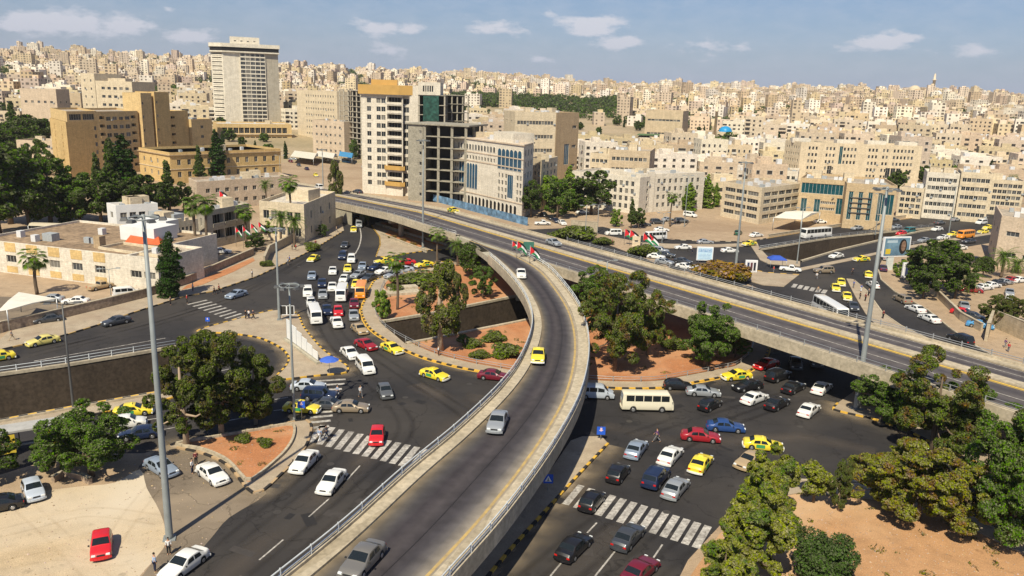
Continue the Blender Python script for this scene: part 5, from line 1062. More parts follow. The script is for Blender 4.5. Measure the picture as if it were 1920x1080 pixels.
# ---------------------------------------------------------------- billboards
def billboard(pxl, pxr, pyt, pyb, Yd, label, face, ground_py=None):
    a, b = GY(pxl, pyt, Yd), GY(pxr, pyt+2, Yd+ (2 if face == 'portrait' else 0)); zb = GY(pxl, pyb, Yd).z; zt = a.z
    w = (Vector((b.x, b.y))-Vector((a.x, a.y))).length
    t = thing('billboard', label, 'billboard', (a.x, a.y, 0), math.atan2(b.y-a.y, b.x-a.x))
    bm = bmesh.new(); box(bm, -.15, w+.15, .02, .5, zb-.15, zt+.15); part('frame', mesh('frame', bm, M_SW), t)
    def pl(nm, x0, x1, z0, z1, c, d=0, par=None, ell=False):
        bm = bmesh.new(); y = -.03-d*.012
        X = lambda u: u*w; Z = lambda v: zb+(zt-zb)*v
        if ell:
            cx, cz, rx, rz_ = (X(x0)+X(x1))/2, (Z(z0)+Z(z1))/2, (X(x1)-X(x0))/2, (Z(z1)-Z(z0))/2
            bm.faces.new([bm.verts.new((cx+math.cos(k*math.pi/10)*rx, y, cz+math.sin(k*math.pi/10)*rz_)) for k in range(20)])
        else: bm.faces.new([bm.verts.new(p) for p in ((X(x0), y, Z(z0)), (X(x1), y, Z(z0)), (X(x1), y, Z(z1)), (X(x0), y, Z(z1)))])
        for f in bm.faces:
            f.normal_update()
            if f.normal.y > 0: f.normal_flip()
        return part(nm, mesh(nm, bm, c), par or t)
    if face == 'portrait':
        p = pl('poster', .02, .98, .03, .97, mat('poster_blue', (.20, .33, .42), .4, 0, .4, col2=(.07, .13, .2)))
        pl('poster_figure', .58, .88, .1, .92, mat('poster_dark', (.02, .018, .018), .5, 0), 1, p, True); pl('poster_figure', .66, .84, .25, .82, mat('poster_tone', (.36, .23, .16), .5, 0, 1.5, col2=(.1, .05, .03)), 2, p, True)
        pl('poster_block', .08, .27, .12, .4, mat('poster_yellow', (.62, .46, .05)), 1, p); pl('poster_block', .1, .5, .72, .86, mat('poster_pale', (.4, .5, .56), .5, 0), 1, p)
        bm = bmesh.new(); box(bm, w*.22, w*.46, .1, .45, 0, zb-.1); part('column', mesh('column', bm, mat('board_white', (.55, .58, .55), .5, .1)), t)
    elif face == 'notice':
        p = pl('poster', .02, .98, .02, .98, mat('poster_sky', (.50, .68, .80), .5, .1, 1)); pl('poster_block', .05, .95, .62, .9, mat('poster_blue2', (.08, .25, .5), .5, 0, 3, col2=(.6, .7, .8)), 1, p)
        for k in range(4): pl('poster_line', .12, .88, .12+k*.11, .16+k*.11, mat('poster_blue2', (.1, .2, .5)), 1, p)
        for x in (.1, .9): bm = bmesh.new(); tube(bm, [(w*x, .2, 0), (w*x, .2, zb)], .08, 6); part('post', mesh('post', bm, M_STEEL), t)
    else:
        p = pl('poster', .02, .98, .02, .98, mat('poster_white', (.6, .6, .62), .5, 0))
        for k in range(3): pl('poster_figure', .1+k*.3, .3+k*.3, .1, .85, mat('poster_ink%d' % k, ((.03, .04, .1), (.1, .03, .04), (.02, .02, .03))[k], .5, 0), 1, p)
        for x in (.1, .9): bm = bmesh.new(); tube(bm, [(w*x, .2, 0), (w*x, .2, zb)], .08, 6); part('post', mesh('post', bm, M_STEEL), t)
    return t
def Yof(px, py): return G(px, py).y
billboard(1660, 1708, 446, 481, Yof(1672, 508), 'large pole-mounted billboard with a dark-haired portrait on blue, beyond the flyover', 'portrait')
billboard(1309, 1337, 464, 487, Yof(1322, 492), 'pale blue and white notice board on the pavement by the parked cars', 'notice')
billboard(1400, 1420, 489, 509, Yof(1410, 512), 'small white board with dark print behind the orange hedge', 'multi')
billboard(1696, 1728, 494, 520, Yof(1710, 528), 'low grey and white hoarding on the bank under the large billboard', 'multi')
# green road sign above the merge
b = FP(80, .5); h = 7.2; t = thing('road_sign', 'green road sign on two posts where the ramp joins the flyover', 'road sign', (b.x, b.y, DZ+.3), .15)
bm = bmesh.new(); box(bm, -1.1, 1.1, -.05, .05, 1.5, 3.1); part('sign_plate', mesh('sign_plate', bm, M_SIGNG), t)
for x in (-.8, .8): bm = bmesh.new(); tube(bm, [(x, .1, 0), (x, .1, 3)], .06, 6); part('post', mesh('post', bm, M_STEEL), t)

# ---------------------------------------------------------------- flags
FM = {k: mat('flag_'+k, c, .8, 0) for k, c in (('black', (.015, .015, .015)), ('white', (.75, .75, .75)), ('green', (.01, .20, .07)), ('red', (.55, .02, .03)))}
def flag_mesh(L=2.6, Hh=1.5, droop=.35, seed=0):
    bm = bmesh.new(); nx, nz = 14, 6; g = []
    r_ = random.Random(seed); ph = r_.random()*6
    for i in range(nx+1):
        u = i/nx
        g.append([bm.verts.new((u*L*(1-droop*.4), math.sin(u*7+ph)*.22*u, -(k/nz)*Hh-u*u*droop*L)) for k in range(nz+1)])
    for i in range(nx):
        for k in range(nz):
            u, v = (i+.5)/nx, (k+.5)/nz
            mi = 3 if u < .5*(1-abs(v-.5)*2)+.03 else (0 if v < 1/3 else (1 if v < 2/3 else 2))
            f = bm.faces.new((g[i][k], g[i+1][k], g[i+1][k+1], g[i][k+1])); f.material_index = mi
    return mesh('cloth', bm, [FM['black'], FM['white'], FM['green'], FM['red']], True)
def flag(px, py, tpy, label, L=2.6, droop=.35, z=0, rz=-.3, seed=0, base=None):
    b = base or G(px, py, z); h = hgt(b, tpy)-z
    t = thing('flagpole', label, 'flag', (b.x, b.y, z), rz)
    bm = bmesh.new(); tube(bm, [(0, 0, 0), (0, 0, h)], [.06, .04], 8); bmesh.ops.create_uvsphere(bm, u_segments=8, v_segments=6, radius=.1, matrix=Matrix.Translation((0, 0, h+.05))); part('pole', mesh('pole', bm, M_STEEL), t)
    part('flag_cloth', flag_mesh(L, L*.55, droop, seed), t, (.05, 0, h-.1))
for i, (x, y, ty, d) in enumerate(((443, 462, 426, 'leftmost'), (457, 466, 424, 'second from left'), (472, 462, 419, 'third from left'), (486, 460, 416, 'rightmost'))):
    flag(x, y, ty, d+' of the four drooping flags before the building with the crenellated wall', 2.3, .5, seed=i)
flag(413, 395, 358, 'single flag on the roof line between the palms and the pink building', 3.6, .3, z=0, seed=5)
for i, (s_, d) in enumerate(((81, 'taller one of two drooping flags where the ramp meets the flyover'), (76.5, 'nearer one of two drooping flags where the ramp meets the flyover'))):
    p = FP(s_, -.2); bb = Vector((p.x-1.2, p.y-1.5, DZ)); flag(0, 0, (452, 462)[i], d, 2.6, .6, z=DZ, seed=8+i, base=bb, rz=.2)
for i, (x, y, ty, d) in enumerate(((1170, 459, 429, 'red end drooping in front of the left white van'), (1180, 460, 431, 'green drooping beside the kiosk'), (1205, 461, 437, 'red drooping in front of the right white bus'), (1216, 462, 439, 'green and white drooping over the bus front'))):
    flag(x, y, ty, 'flag with its '+d, 3.4, .5, seed=12+i)
flag(960, 470, 452, 'small flag on the ramp rail left of the merge', 2, .4, z=DZ, seed=20)
# kiosk with flags painted, small buildings
# ---------------------------------------------------------------- walls and fences
def wall(P, h, t_, m, label, name='boundary_wall', coping=True, z0=0):
    bm = bmesh.new(); a, b = offset(P, t_/2), offset(P, -t_/2)
    ribbon(bm, a, a, z0-.1, z0+h); ribbon(bm, b, b, z0-.1, z0+h); ribbon(bm, a, b, z0+h, z0+h)
    for k in (0, -1): bm.faces.new([bm.verts.new(v) for v in ((a[k].x, a[k].y, z0-.1), (b[k].x, b[k].y, z0-.1), (b[k].x, b[k].y, z0+h), (a[k].x, a[k].y, z0+h))])
    fixn(bm); o = tag(lnk(name, mesh(name, bm, m)), label, 'wall')
    if coping:
        bm = bmesh.new(); a, b = offset(P, t_/2+.06), offset(P, -t_/2-.06); z1 = z0+h+.003
        ribbon(bm, a, a, z1, z1+.12); ribbon(bm, b, b, z1, z1+.12); ribbon(bm, a, b, z1+.12, z1+.12); fixn(bm); part('coping', mesh('coping', bm, M_CONCW), o)
    return o
M_RUB = stone('rubble_stone', (.34, .26, .19), bw=.6, bh=.3, var=.2); M_BEIGEW = stone('beige_wall_stone', (.45, .37, .26), bw=.8, bh=.4)
wall(P2([(-90,642),(17,620),(120,596),(200,577),(270,559),(350,534),(475,479)]), 1.7, .4, M_RUB, 'long rubble stone wall along the northern pavement of the western street')
wall(P2([(496,500),(505,478),(560,449)]), 2.2, .4, M_BEIGEW, 'beige wall at the gate of the crenellated building')
wall(smooth(P2([(565,451),(600,437),(642,418)]), 3), 2.0, .35, M_BEIGEW, 'pale wall below the stone villa by the upper pavement')
wall(P2([(1070,432),(1120,436)]), 3.0, .3, M_CONCW, 'low white wall with a dark opening before the big tree')
wall(P2([(1690,497),(1725,535),(1760,560),(1800,600),(1840,622)]), 1.5, .35, M_BEIGEW, 'low wall between the right pavement and the car park')
wall(P2([(1848,640),(1858,612),(1925,640)]), 3.2, .5, M_BEIGEW, 'low sandstone block with a dark opening at the right edge', 'gate_wall')
wall(P2([(1440,446),(1600,421),(1770,399),(1960,380)]), .9, .3, M_BEIGEW, 'low wall along the far side of the upper street')
wall(P2([(715,441),(760,459),(800,474)]), .6, .3, M_CONCW, 'low white planter wall, nearer one on the paved triangle')
wall(P2([(704,421),(760,440),(838,462)]), .7, .3, M_CONCW, 'low white planter wall, farther one on the paved triangle')
wall(P2([(100,905),(120,893),(155,900),(170,908)]), .6, .4, M_RUB, 'broken low stone edge under the round tree at left')
# inner roundabout rail + trench rails
railing(inset_closed(ROUND, 2.4)[-12:]+inset_closed(ROUND, 2.4)[:36], [.14]*48, 'grey rail along the left and lower inner edge of the roundabout', h=.8, rails=(.4, .75), step=4, m=M_STEEL, r=.04)
railing(inset_closed(ROUND, 2.4)[36:68], [.14]*32, 'grey rail along the right inner edge of the roundabout', h=.8, rails=(.4, .75), step=4, m=M_STEEL, r=.04)
railing(offset(ext(TR1_FAR, 70), .2), [.4]*4, 'white double rail on top of the western underpass wall', h=.9, rails=(.35, .8), step=3)
railing([p for p in offset(TR3_FAR, .2)], [.42]*len(TR3_FAR), 'grey rail on the wall of the sunken lane', h=.8, step=4, m=M_STEEL)
railing(P2([(1660,468),(1720,458),(1860,436),(1950,424)]), [.14]*4, 'grey rail between the lanes of the eastern road', h=.8, step=5, m=M_STEEL)
# blue hoarding
HP = P2([(812,377),(870,392),(930,408),(992,424)])
bm = bmesh.new(); Q = resample(HP, 1.2)
for i, (a, b_) in enumerate(zip(Q, Q[1:])): bar(bm, (a.x, a.y, 1.25), (b_.x, b_.y, 1.25), .06 if i % 2 else .12, 2.5)
tag(lnk('hoarding', mesh('hoarding', bm, mat('hoarding_blue', (.12, .22, .34), .6, .35, .8, scale2=.5))), 'long blue corrugated hoarding below the white arcaded building', 'hoarding')
# white canopies
def canopy(P4, h, label, m=None, ridge=.8):
    P = [g2(*p) for p in P4]; c = sum(P, Vector((0, 0)))/4
    t = thing('canopy', label, 'canopy', (c.x, c.y, 0))
    bm = bmesh.new(); v = [bm.verts.new((p.x-c.x, p.y-c.y, h)) for p in P]; m1 = bm.verts.new(((P[0]+P[3])/2-c).to_3d()+Vector((0, 0, h+ridge))); m2 = bm.verts.new(((P[1]+P[2])/2-c).to_3d()+Vector((0, 0, h+ridge)))
    bm.faces.new((v[0], v[1], m2, m1)); bm.faces.new((m1, m2, v[2], v[3])); bm.faces.new((v[1], v[2], m2)); bm.faces.new((v[3], v[0], m1))
    fixn(bm); part('roof', mesh('roof', bm, m or mat('canopy_white', (.68, .64, .55), .7, .1, .5)), t)
    for p in P: bm = bmesh.new(); tube(bm, [(p.x-c.x, p.y-c.y, 0), (p.x-c.x, p.y-c.y, h)], .1, 6); part('post', mesh('post', bm, M_STEEL), t)
canopy([(1448,432),(1500,436),(1535,420),(1490,417)], 4, 'white ridged canopy beside the beige office block')
canopy([(0,625),(18,622),(110,598),(40,585)], 3.6, 'flat white canopy roof over parked cars at the left edge', ridge=.2)
canopy([(55,445),(115,447),(120,440),(60,438)], 3, 'pale carport roof behind the low beige building', mat('carport_beige', (.55, .48, .35), .8, .1), ridge=.15)
for i, (q, c_, d) in enumerate((([(545,306),(588,312),(600,300),(560,295)], (.6, .55, .45), 'left one of the pale market roofs at the car market'), ([(590,305),(625,310),(632,302),(602,297)], (.58, .54, .46), 'right one of the pale market roofs at the car market'), ([(635,305),(660,309),(664,302),(640,298)], (.05, .22, .42), 'small blue market roof right of the pale ones'))):
    canopy(q, 3.5, d, mat('market_roof%d' % i, c_, .7, .15), ridge=1.6)
# ---------------------------------------------------------------- people
M_SKIN = mat('skin', (.42, .24, .15), .6, 0); M_HAIR = mat('hair', (.02, .015, .012), .8, 0)
def skinned(name, pts, edges_, rad, m, levels=1):
    me = bpy.data.meshes.new(name); bm = bmesh.new(); ly = bm.verts.layers.skin.verify(); vs = [bm.verts.new(p) for p in pts]
    for a, b in edges_: bm.edges.new((vs[a], vs[b]))
    for v, r_ in zip(vs, rad): v[ly].radius = (r_, r_) if not isinstance(r_, tuple) else r_
    vs[0][ly].use_root = True
    bm.to_mesh(me); bm.free()
    o = bpy.data.objects.new(name, me); COL.objects.link(o); md = o.modifiers.new('s', 'SKIN'); md.use_smooth_shade = True; sb = o.modifiers.new('u', 'SUBSURF'); sb.levels = levels; sb.render_levels = levels
    dg = bpy.context.evaluated_depsgraph_get(); r_ = bpy.data.meshes.new_from_object(o.evaluated_get(dg)); r_.name = name
    bpy.data.objects.remove(o); r_.materials.clear(); r_.materials.append(m)
    r_.polygons.foreach_set('use_smooth', [True]*len(r_.polygons))
    return r_
def hand(pts, ed, rad, wi, d, side):
    """palm, four fingers of different length and a thumb, continuing the wrist vertex wi along direction d"""
    w = Vector(pts[wi]); d = Vector(d).normalized(); sd = Vector((1, 0, 0)) if abs(d.x) < .7 else Vector((0, 1, 0)); lat = d.cross(sd).normalized()
    k = len(pts); pts.append(tuple(w+d*.06)); ed.append((wi, k)); rad.append((.036, .022))
    for i, L in enumerate((.062, .075, .07, .052)):
        a = w+d*.095+lat*(i-1.5)*.022; b = len(pts); pts.append(tuple(a)); ed.append((k, b)); rad.append(.010)
        c = a+d*L*.55+sd*side*-.008; pts.append(tuple(c)); ed.append((b, b+1)); rad.append(.009)
        e = c+(d*.8-sd*side*.6).normalized()*L*.45; pts.append(tuple(e)); ed.append((b+1, b+2)); rad.append(.008)
    b = len(pts); a = w+d*.03+lat*.04; pts.append(tuple(a)); ed.append((wi, b)); rad.append(.013); pts.append(tuple(a+d*.035+lat*.018)); ed.append((b, b+1)); rad.append(.010)
def person_meshes(pose):
    st = {'stand': 0, 'walk': 1, 'stride': 1.35}[pose]
    hip, kn, an = .93, .50, .08; s = .24*st
    P = [(0, 0, .97), (0, 0, 1.15), (0, 0, 1.38), (0, 0, 1.50), (.01, 0, 1.60), (.015, 0, 1.70)]; E = [(0, 1), (1, 2), (2, 3), (3, 4), (4, 5)]; Rr = [(.15, .11), (.13, .10), (.16, .10), .055, .085, .075]
    legs, arms = [], []
    for sd, ph in ((1, 1), (-1, -1)):
        b = len(P); P += [(0, sd*.09, .90), (ph*s*.55+.03*st, sd*.10, kn), (ph*s*1.25-(.05 if ph < 0 else 0), sd*.10, an+(.03*st if ph < 0 else 0)), (ph*s*1.25+.13, sd*.11, an-.04)]
        E += [(0, b), (b, b+1), (b+1, b+2), (b+2, b+3)]; Rr += [.09, .062, .042, .038]; legs.append(b)
    for sd, ph in ((1, -1), (-1, 1)):
        b = len(P); P += [(0, sd*.19, 1.41), (ph*s*.35-.02, sd*.23, 1.14), (ph*s*.95+.05, sd*.22, .92)]
        E += [(2, b), (b, b+1), (b+1, b+2)]; Rr += [.055, .042, .028]; arms.append(b)
        hand(P, E, Rr, b+2, (ph*.25*st+.1, 0, -1), sd)
    body = skinned('body', P, E, Rr, M_SKIN, 1)
    # clothes follow the same bones, a little wider
    T0 = [P[1], P[2]]; TE = [(0, 1)]; TR_ = [(.155, .125), (.175, .12)]
    T0.append((0, 0, .93)); TE.append((0, 2)); TR_.append((.165, .13)); T0.append((0, 0, 1.45)); TE.append((1, 3)); TR_.append(.075)
    for b in arms:
        k = len(T0); T0 += [P[b], P[b+1], tuple(Vector(P[b+1])*.35+Vector(P[b+2])*.65)]; TE += [(1, k), (k, k+1), (k+1, k+2)]; TR_ += [.07, .056, .045]
    shirt = skinned('shirt', T0, TE, TR_, M_SW, 1)
    L0 = [(0, 0, .97)]; LE = []; LR = [(.16, .125)]
    for b in legs:
        k = len(L0); L0 += [P[b], P[b+1], (P[b+2][0], P[b+2][1], P[b+2][2]+.03)]; LE += [(0, k), (k, k+1), (k+1, k+2)]; LR += [.105, .078, .062]
    tr = skinned('trousers', L0, LE, LR, M_SW, 1)
    bm = bmesh.new(); bmesh.ops.create_uvsphere(bm, u_segments=12, v_segments=8, radius=1, matrix=Matrix.Translation((-.012, 0, 1.685)) @ Matrix.Diagonal((.098, .088, .10, 1)))
    bmesh.ops.delete(bm, geom=[v for v in bm.verts if v.co.z < 1.655 and v.co.x > -.03], context='VERTS'); hair = mesh('hair', bm, M_HAIR, True)
    bm = bmesh.new(); bmesh.ops.create_uvsphere(bm, u_segments=6, v_segments=4, radius=.012, matrix=Matrix.Translation((.088, .03, 1.655))); bmesh.ops.create_uvsphere(bm, u_segments=6, v_segments=4, radius=.012, matrix=Matrix.Translation((.088, -.03, 1.655))); eyes = mesh('eyes', bm, M_BLK)
    bm = bmesh.new(); bmesh.ops.create_cone(bm, cap_ends=True, segments=6, radius1=.017, radius2=.006, depth=.05, matrix=Matrix.Translation((.098, 0, 1.63)) @ Matrix.Rotation(.3, 4, 'Y')); nose = mesh('nose', bm, M_SKIN)
    return body, shirt, tr, hair, eyes, nose
PM = {k: person_meshes(k) for k in ('stand', 'walk', 'stride')}
CLO = {k: mat('cloth_'+k, c, .85, .1, 6) for k, c in (('white', (.66, .66, .66)), ('black', (.018, .018, .02)), ('blue', (.05, .12, .42)), ('paleblue', (.32, .42, .6)), ('red', (.5, .03, .04)), ('grey', (.16, .16, .17)), ('navy', (.015, .02, .05)), ('beige', (.4, .32, .22)), ('maroon', (.15, .02, .03)), ('purple', (.12, .05, .18)))}
def person(px, py, label, sh, tr, pose='stand', rz=0.0, z=None, hgt_=1.0):
    p = G(px, py, z or 0); zz = z if z is not None else ground_at(p)[1]
    t = thing('person', label, 'person', (p.x, p.y, zz+.01), rz); t.scale = (hgt_,)*3
    b, s, l, h, e, n_ = PM[pose]
    bo = part('body', b, t); part('shirt', s, t, None, None, CLO[sh]); part('trousers', l, t, None, None, CLO[tr]); part('hair', h, t); part('eyes', e, t); part('nose', n_, t)
    return t
PEO = [(317,1040,'person in a white shirt and dark trousers at the foot of the thick mast','white','black','stand',-1.2),
 (291,1072,'person in a light blue shirt behind the nearest white saloon','paleblue','navy','stand',.6),
 (361,888,'person in white and dark clothes left of the white saloon on the driveway','white','navy','stand',-.4), (368,872,'person in a dark red top behind the white saloon on the driveway','maroon','black','stand',-1),
 (1231,829,'person striding in purple-grey clothes across the open asphalt','purple','grey','stride',2.6),
 (461,600,'leftmost of the group in dark clothes at the end of the upper left zebra','black','black','stand',0), (467,599,'person in a white shirt at the end of the upper left zebra','white','navy','stand',1), (475,600,'rightmost of the group in dark clothes at the end of the upper left zebra','navy','black','walk',.3),
 (23,640,'person walking in grey at the left end of the stone wall','grey','beige','stride',.3), (337,801,'person in dark red and white under the left twin tree','maroon','navy','stand',1),
 (341,798,'person in pale clothes under the left twin tree','white','grey','stand',2), (633,745,'person in pale blue walking before the navy off-road car','paleblue','grey','walk',.2), (676,745,'person in white alone on the asphalt below the minivan','white','grey','walk',-1.2),
 (320,572,'person in grey on the northern pavement near the zebra','grey','black','stand',0), (351,569,'person in bright red at the start of the upper left zebra','red','black','stand',0), (362,548,'person in white against the stone wall','white','navy','stand',0),
 (402,552,'person in black walking on the northern pavement','black','black','walk',0), (411,549,'person in maroon walking behind the one in black','maroon','black','walk',0),
 (473,522,'person in white at the pavement edge near the street kerb','white','black','stand',0), (540,497,'person in white beside the kerb under the stone villa wall','paleblue','grey','stand',0), (543,492,'person in blue at the kerb of the central street','blue','navy','walk',0),
 (548,470,'person in grey among two at the wall corner','grey','black','stand',0), (555,471,'person in red among two at the wall corner','red','black','stand',0), (594,470,'person in white and navy by the upper pavement','white','navy','stand',1), (592,463,'person in maroon by the upper pavement','maroon','black','stand',1),
 (631,436,'person in beige by the villa pavement','beige','grey','walk',0), (1531,524,'person in white crossing the eastern junction','white','grey','walk',1), (1598,516,'person in dark clothes standing alone left of the narrow island','navy','black','stand',1),
 (1600,541,'person in blue on the narrow island, left','blue','grey','stand',0), (1614,548,'person in bright blue on the narrow island, middle','blue','white','stand',0), (1612,562,'person in black on the narrow island, front','black','black','stand',0), (1622,566,'person in maroon on the narrow island, front right','maroon','black','stand',0), (1628,556,'person in grey on the narrow island, back right','grey','black','stand',0), (1630,572,'person in navy at the lower right of the narrow island','navy','black','stand',0),
 (1655,599,'person in dark clothes below the narrow island by the rail','maroon','black','stand',0), (1148,460,'person in dark red on the sandy bank behind the flyover','maroon','black','stand',0), (1298,474,'person in navy beside the notice board','navy','navy','stand',0),
 (1705,533,'person in red by the low hoarding','red','black','stand',0), (1850,608,'person in white by the gate of the car park','white','white','stand',0), (1890,660,'person in red by the gate wall at the right edge','red','grey','stand',0), (1884,652,'person in purple by the gate wall at the right edge','purple','grey','walk',0),
 (1450,512,'person in orange-red at the blue tent','red','grey','stand',0), (1533,551,'person in beige near the short zebra beyond the flyover','beige','grey','walk',0), (822,669,'person in white by the rail inside the roundabout','white','black','stand',0), (1400,728,'person in a white robe on the road beside a black saloon','white','white','stand',0),
 (600,828,'person in pale blue crossing the left end of the zebra','paleblue','white','walk',.4), (612,822,'person in grey crossing the left end of the zebra','grey','navy','walk',.4), (872,655,'person in dark clothes among the roundabout plants','grey','black','stand',0)]
for i, (x, y, l, s, t_, po, rz) in enumerate(PEO): person(x, y, l, s, t_, po, rz+i*.7 % .5, None, .95+.1*((i*37) % 10)/10)
# ---------------------------------------------------------------- trees
import numpy as np
def leafmat(name, c, r_=.35, c2=None):
    if name in MATS: return MATS[name]
    m = mat(name, (c[0]*.95, c[1]*1.08, c[2]*.7), .8, 0, spec=.08, island=True, rand=r_)
    t = m.node_tree; N = t.nodes; L = t.links; b = N['Principled BSDF']
    if c2:   # whole twigs of another tint
        hs = b.inputs['Base Color'].links[0].from_node; n = N.new('ShaderNodeTexNoise'); n.inputs['Scale'].default_value = .8; n.inputs['Detail'].default_value = 3
        tx = N.new('ShaderNodeTexCoord'); L.new(tx.outputs['Object'], n.inputs['Vector']); mr = N.new('ShaderNodeMapRange'); mr.inputs[1].default_value = .5; mr.inputs[2].default_value = .66; L.new(n.outputs['Fac'], mr.inputs[0])
        mx = N.new('ShaderNodeMixRGB'); mx.inputs[1].default_value = (c[0]*.95, c[1]*1.08, c[2]*.7, 1); mx.inputs[2].default_value = (*c2, 1); L.new(mr.outputs[0], mx.inputs[0]); L.new(mx.outputs[0], hs.inputs['Color'])
    out = N['Material Output']; tr = N.new('ShaderNodeBsdfTranslucent'); ms = N.new('ShaderNodeMixShader'); ms.inputs[0].default_value = .22
    L.new(b.inputs['Base Color'].links[0].from_socket, tr.inputs[0]); L.new(b.outputs[0], ms.inputs[1]); L.new(tr.outputs[0], ms.inputs[2]); L.new(ms.outputs[0], out.inputs[0])
    return m
LM = {'dark': leafmat('leaves_dark', (0.078, 0.098, 0.028), .5), 'olive': leafmat('leaves_olive', (0.102, 0.113, 0.031), .4, (.11, .085, .03)), 'mid': leafmat('leaves_mid', (0.102, 0.139, 0.031), .45), 'light': leafmat('leaves_light', (0.235, 0.215, 0.05), .35, (.10, .15, .03)),
      'rust': leafmat('leaves_rust', (0.116, 0.133, 0.033), .4, (.17, .085, .03)), 'rust2': leafmat('leaves_yellow_green', (0.205, 0.186, 0.033), .4, (.20, .11, .03)), 'cyp': leafmat('leaves_cypress', (0.038, 0.064, 0.020), .35), 'poplar': leafmat('leaves_poplar', (0.177, 0.225, 0.044), .3), 'euc': leafmat('leaves_eucalyptus', (0.137, 0.139, 0.044), .4, (.14, .10, .05)),
      'palm': leafmat('palm_fronds', (0.109, 0.146, 0.033), .35), 'orange': leafmat('leaves_orange', (0.26, 0.13, 0.045), .4, (.12, .12, .03)), 'bush': leafmat('leaves_bush', (0.07, 0.095, 0.04), .3), 'shrub': leafmat('leaves_shrub', (0.123, 0.133, 0.039), .4)}
M_BARK = mat('bark', (.13, .095, .065), .9, .3, 3, streak=1); M_BARKL = mat('pale_bark', (.36, .27, .19), .85, .25, 2, streak=1)
def leaves(blobs, n, size, m, seed, name='crown', asp=1.6, up=.0):
    g = np.random.default_rng(seed); C = np.array([b[0] for b in blobs], float); Rr = np.array([b[1] for b in blobs], float)
    w = (Rr[:, 0]*Rr[:, 1]*Rr[:, 2])**(2/3); idx = g.choice(len(blobs), n, p=w/w.sum())
    d = g.normal(size=(n, 3)); d /= np.linalg.norm(d, axis=1)[:, None]
    low = d[:, 2] < -.35; d[low, 2] *= -.5
    # clumps: pull the leaves of a blob towards random twig centres
    tw = g.normal(size=(len(blobs), 22, 3)); tw /= np.linalg.norm(tw, axis=2)[:, :, None]
    t = tw[idx, g.integers(0, 22, n)]; d = d*.36+t*.8; d /= np.linalg.norm(d, axis=1)[:, None]
    r = 1-np.abs(g.normal(size=n))*.22; pos = C[idx]+d*Rr[idx]*r[:, None]
    nrm = d*.6+g.normal(size=(n, 3))*.55+np.array([0, 0, .35+up]); nrm /= np.linalg.norm(nrm, axis=1)[:, None]
    a = np.cross(nrm, g.normal(size=(n, 3))); a /= np.linalg.norm(a, axis=1)[:, None]; b = np.cross(nrm, a)
    s = size*(.6+.8*g.random(n))[:, None]; a = a*s*asp/2; b = b*s/2
    v = np.stack([pos-a, pos-b*.9+nrm*s*.12, pos+a, pos+b*.9+nrm*s*.12], 1).reshape(-1, 3)
    me = bpy.data.meshes.new(name); me.vertices.add(4*n); me.vertices.foreach_set('co', v.ravel()); me.loops.add(4*n); me.loops.foreach_set('vertex_index', np.arange(4*n)); me.polygons.add(n)
    me.polygons.foreach_set('loop_start', np.arange(0, 4*n, 4)); me.polygons.foreach_set('loop_total', np.full(n, 4)); me.update(); me.validate(); me.materials.append(m)
    return me
def blobset(kind, r_):
    B = []
    if kind == 'round':
        for i in range(17):
            a = r_.random()*6.28; rr = r_.random()**.6*.62; z = .36+r_.random()*.48-rr*.12; s = .15+r_.random()*.13; B.append(((math.cos(a)*rr*.5, math.sin(a)*rr*.5, z), (s*.8, s*.8, s*.62)))
        B.append(((0, 0, .66), (.26, .26, .22)))
    elif kind == 'full':
        for i in range(34):
            z = .20+.68*(i+.5)/34+r_.uniform(-.05, .05); a = i*2.4+r_.random(); w = max(0, math.sin(math.pi*min(1, (z-.02)*1.02)))**.55*.5; rr = w*(.3+.65*r_.random()); s = .055+r_.random()*.095; rr *= 1.25 if i % 7 == 3 else 1; B.append(((math.cos(a)*rr, math.sin(a)*rr, z+(.05 if i > 30 else 0)), (s, s, s*.75)))
        B.append(((0, 0, .48), (.12, .12, .15)))
    elif kind == 'wide':
        for i in range(16):
            a = i*2.4+r_.random(); rr = (.15+.75*r_.random())*.5; z = .52+r_.random()*.3-rr*.3; s = .15+r_.random()*.10; B.append(((math.cos(a)*rr, math.sin(a)*rr, z), (s, s, s*.6)))
        B.append(((0, 0, .62), (.26, .26, .2)))
    elif kind == 'open':
        for i in range(17):
            a = r_.random()*6.28; z = .25+r_.random()*.68; rr = (.5-.34*abs(z-.55)/.45)*r_.random()**.5*.9; s = .075+r_.random()*.085; B.append(((math.cos(a)*rr*.75, math.sin(a)*rr*.75, z), (s, s, s*1.1)))
    elif kind == 'bush':
        for i in range(11):
            a = r_.random()*6.28; rr = r_.random()**.5*.3; s = .2+r_.random()*.1; B.append(((math.cos(a)*rr, math.sin(a)*rr, .3+r_.random()*.38-rr*.2), (s, s, s*.9)))
        B.append(((0, 0, .38), (.36, .36, .36)))
    elif kind == 'cyp':
        for i in range(16):
            z = .06+i*.058; w = .13*math.sin(min(1, (1.03-z)*1.5)*1.57)+.015; a = r_.random()*6.28; B.append(((math.cos(a)*w*.3, math.sin(a)*w*.3, z), (w, w, .09)))
    elif kind == 'pine':
        for i in range(15):
            z = .22+i*.05; w = .30*(1.08-z)+.04; a = i*2.4+r_.random(); rr = w*.5*r_.random(); B.append(((math.cos(a)*rr, math.sin(a)*rr, z), (w*.8, w*.8, .08)))
    return B
TP = {}
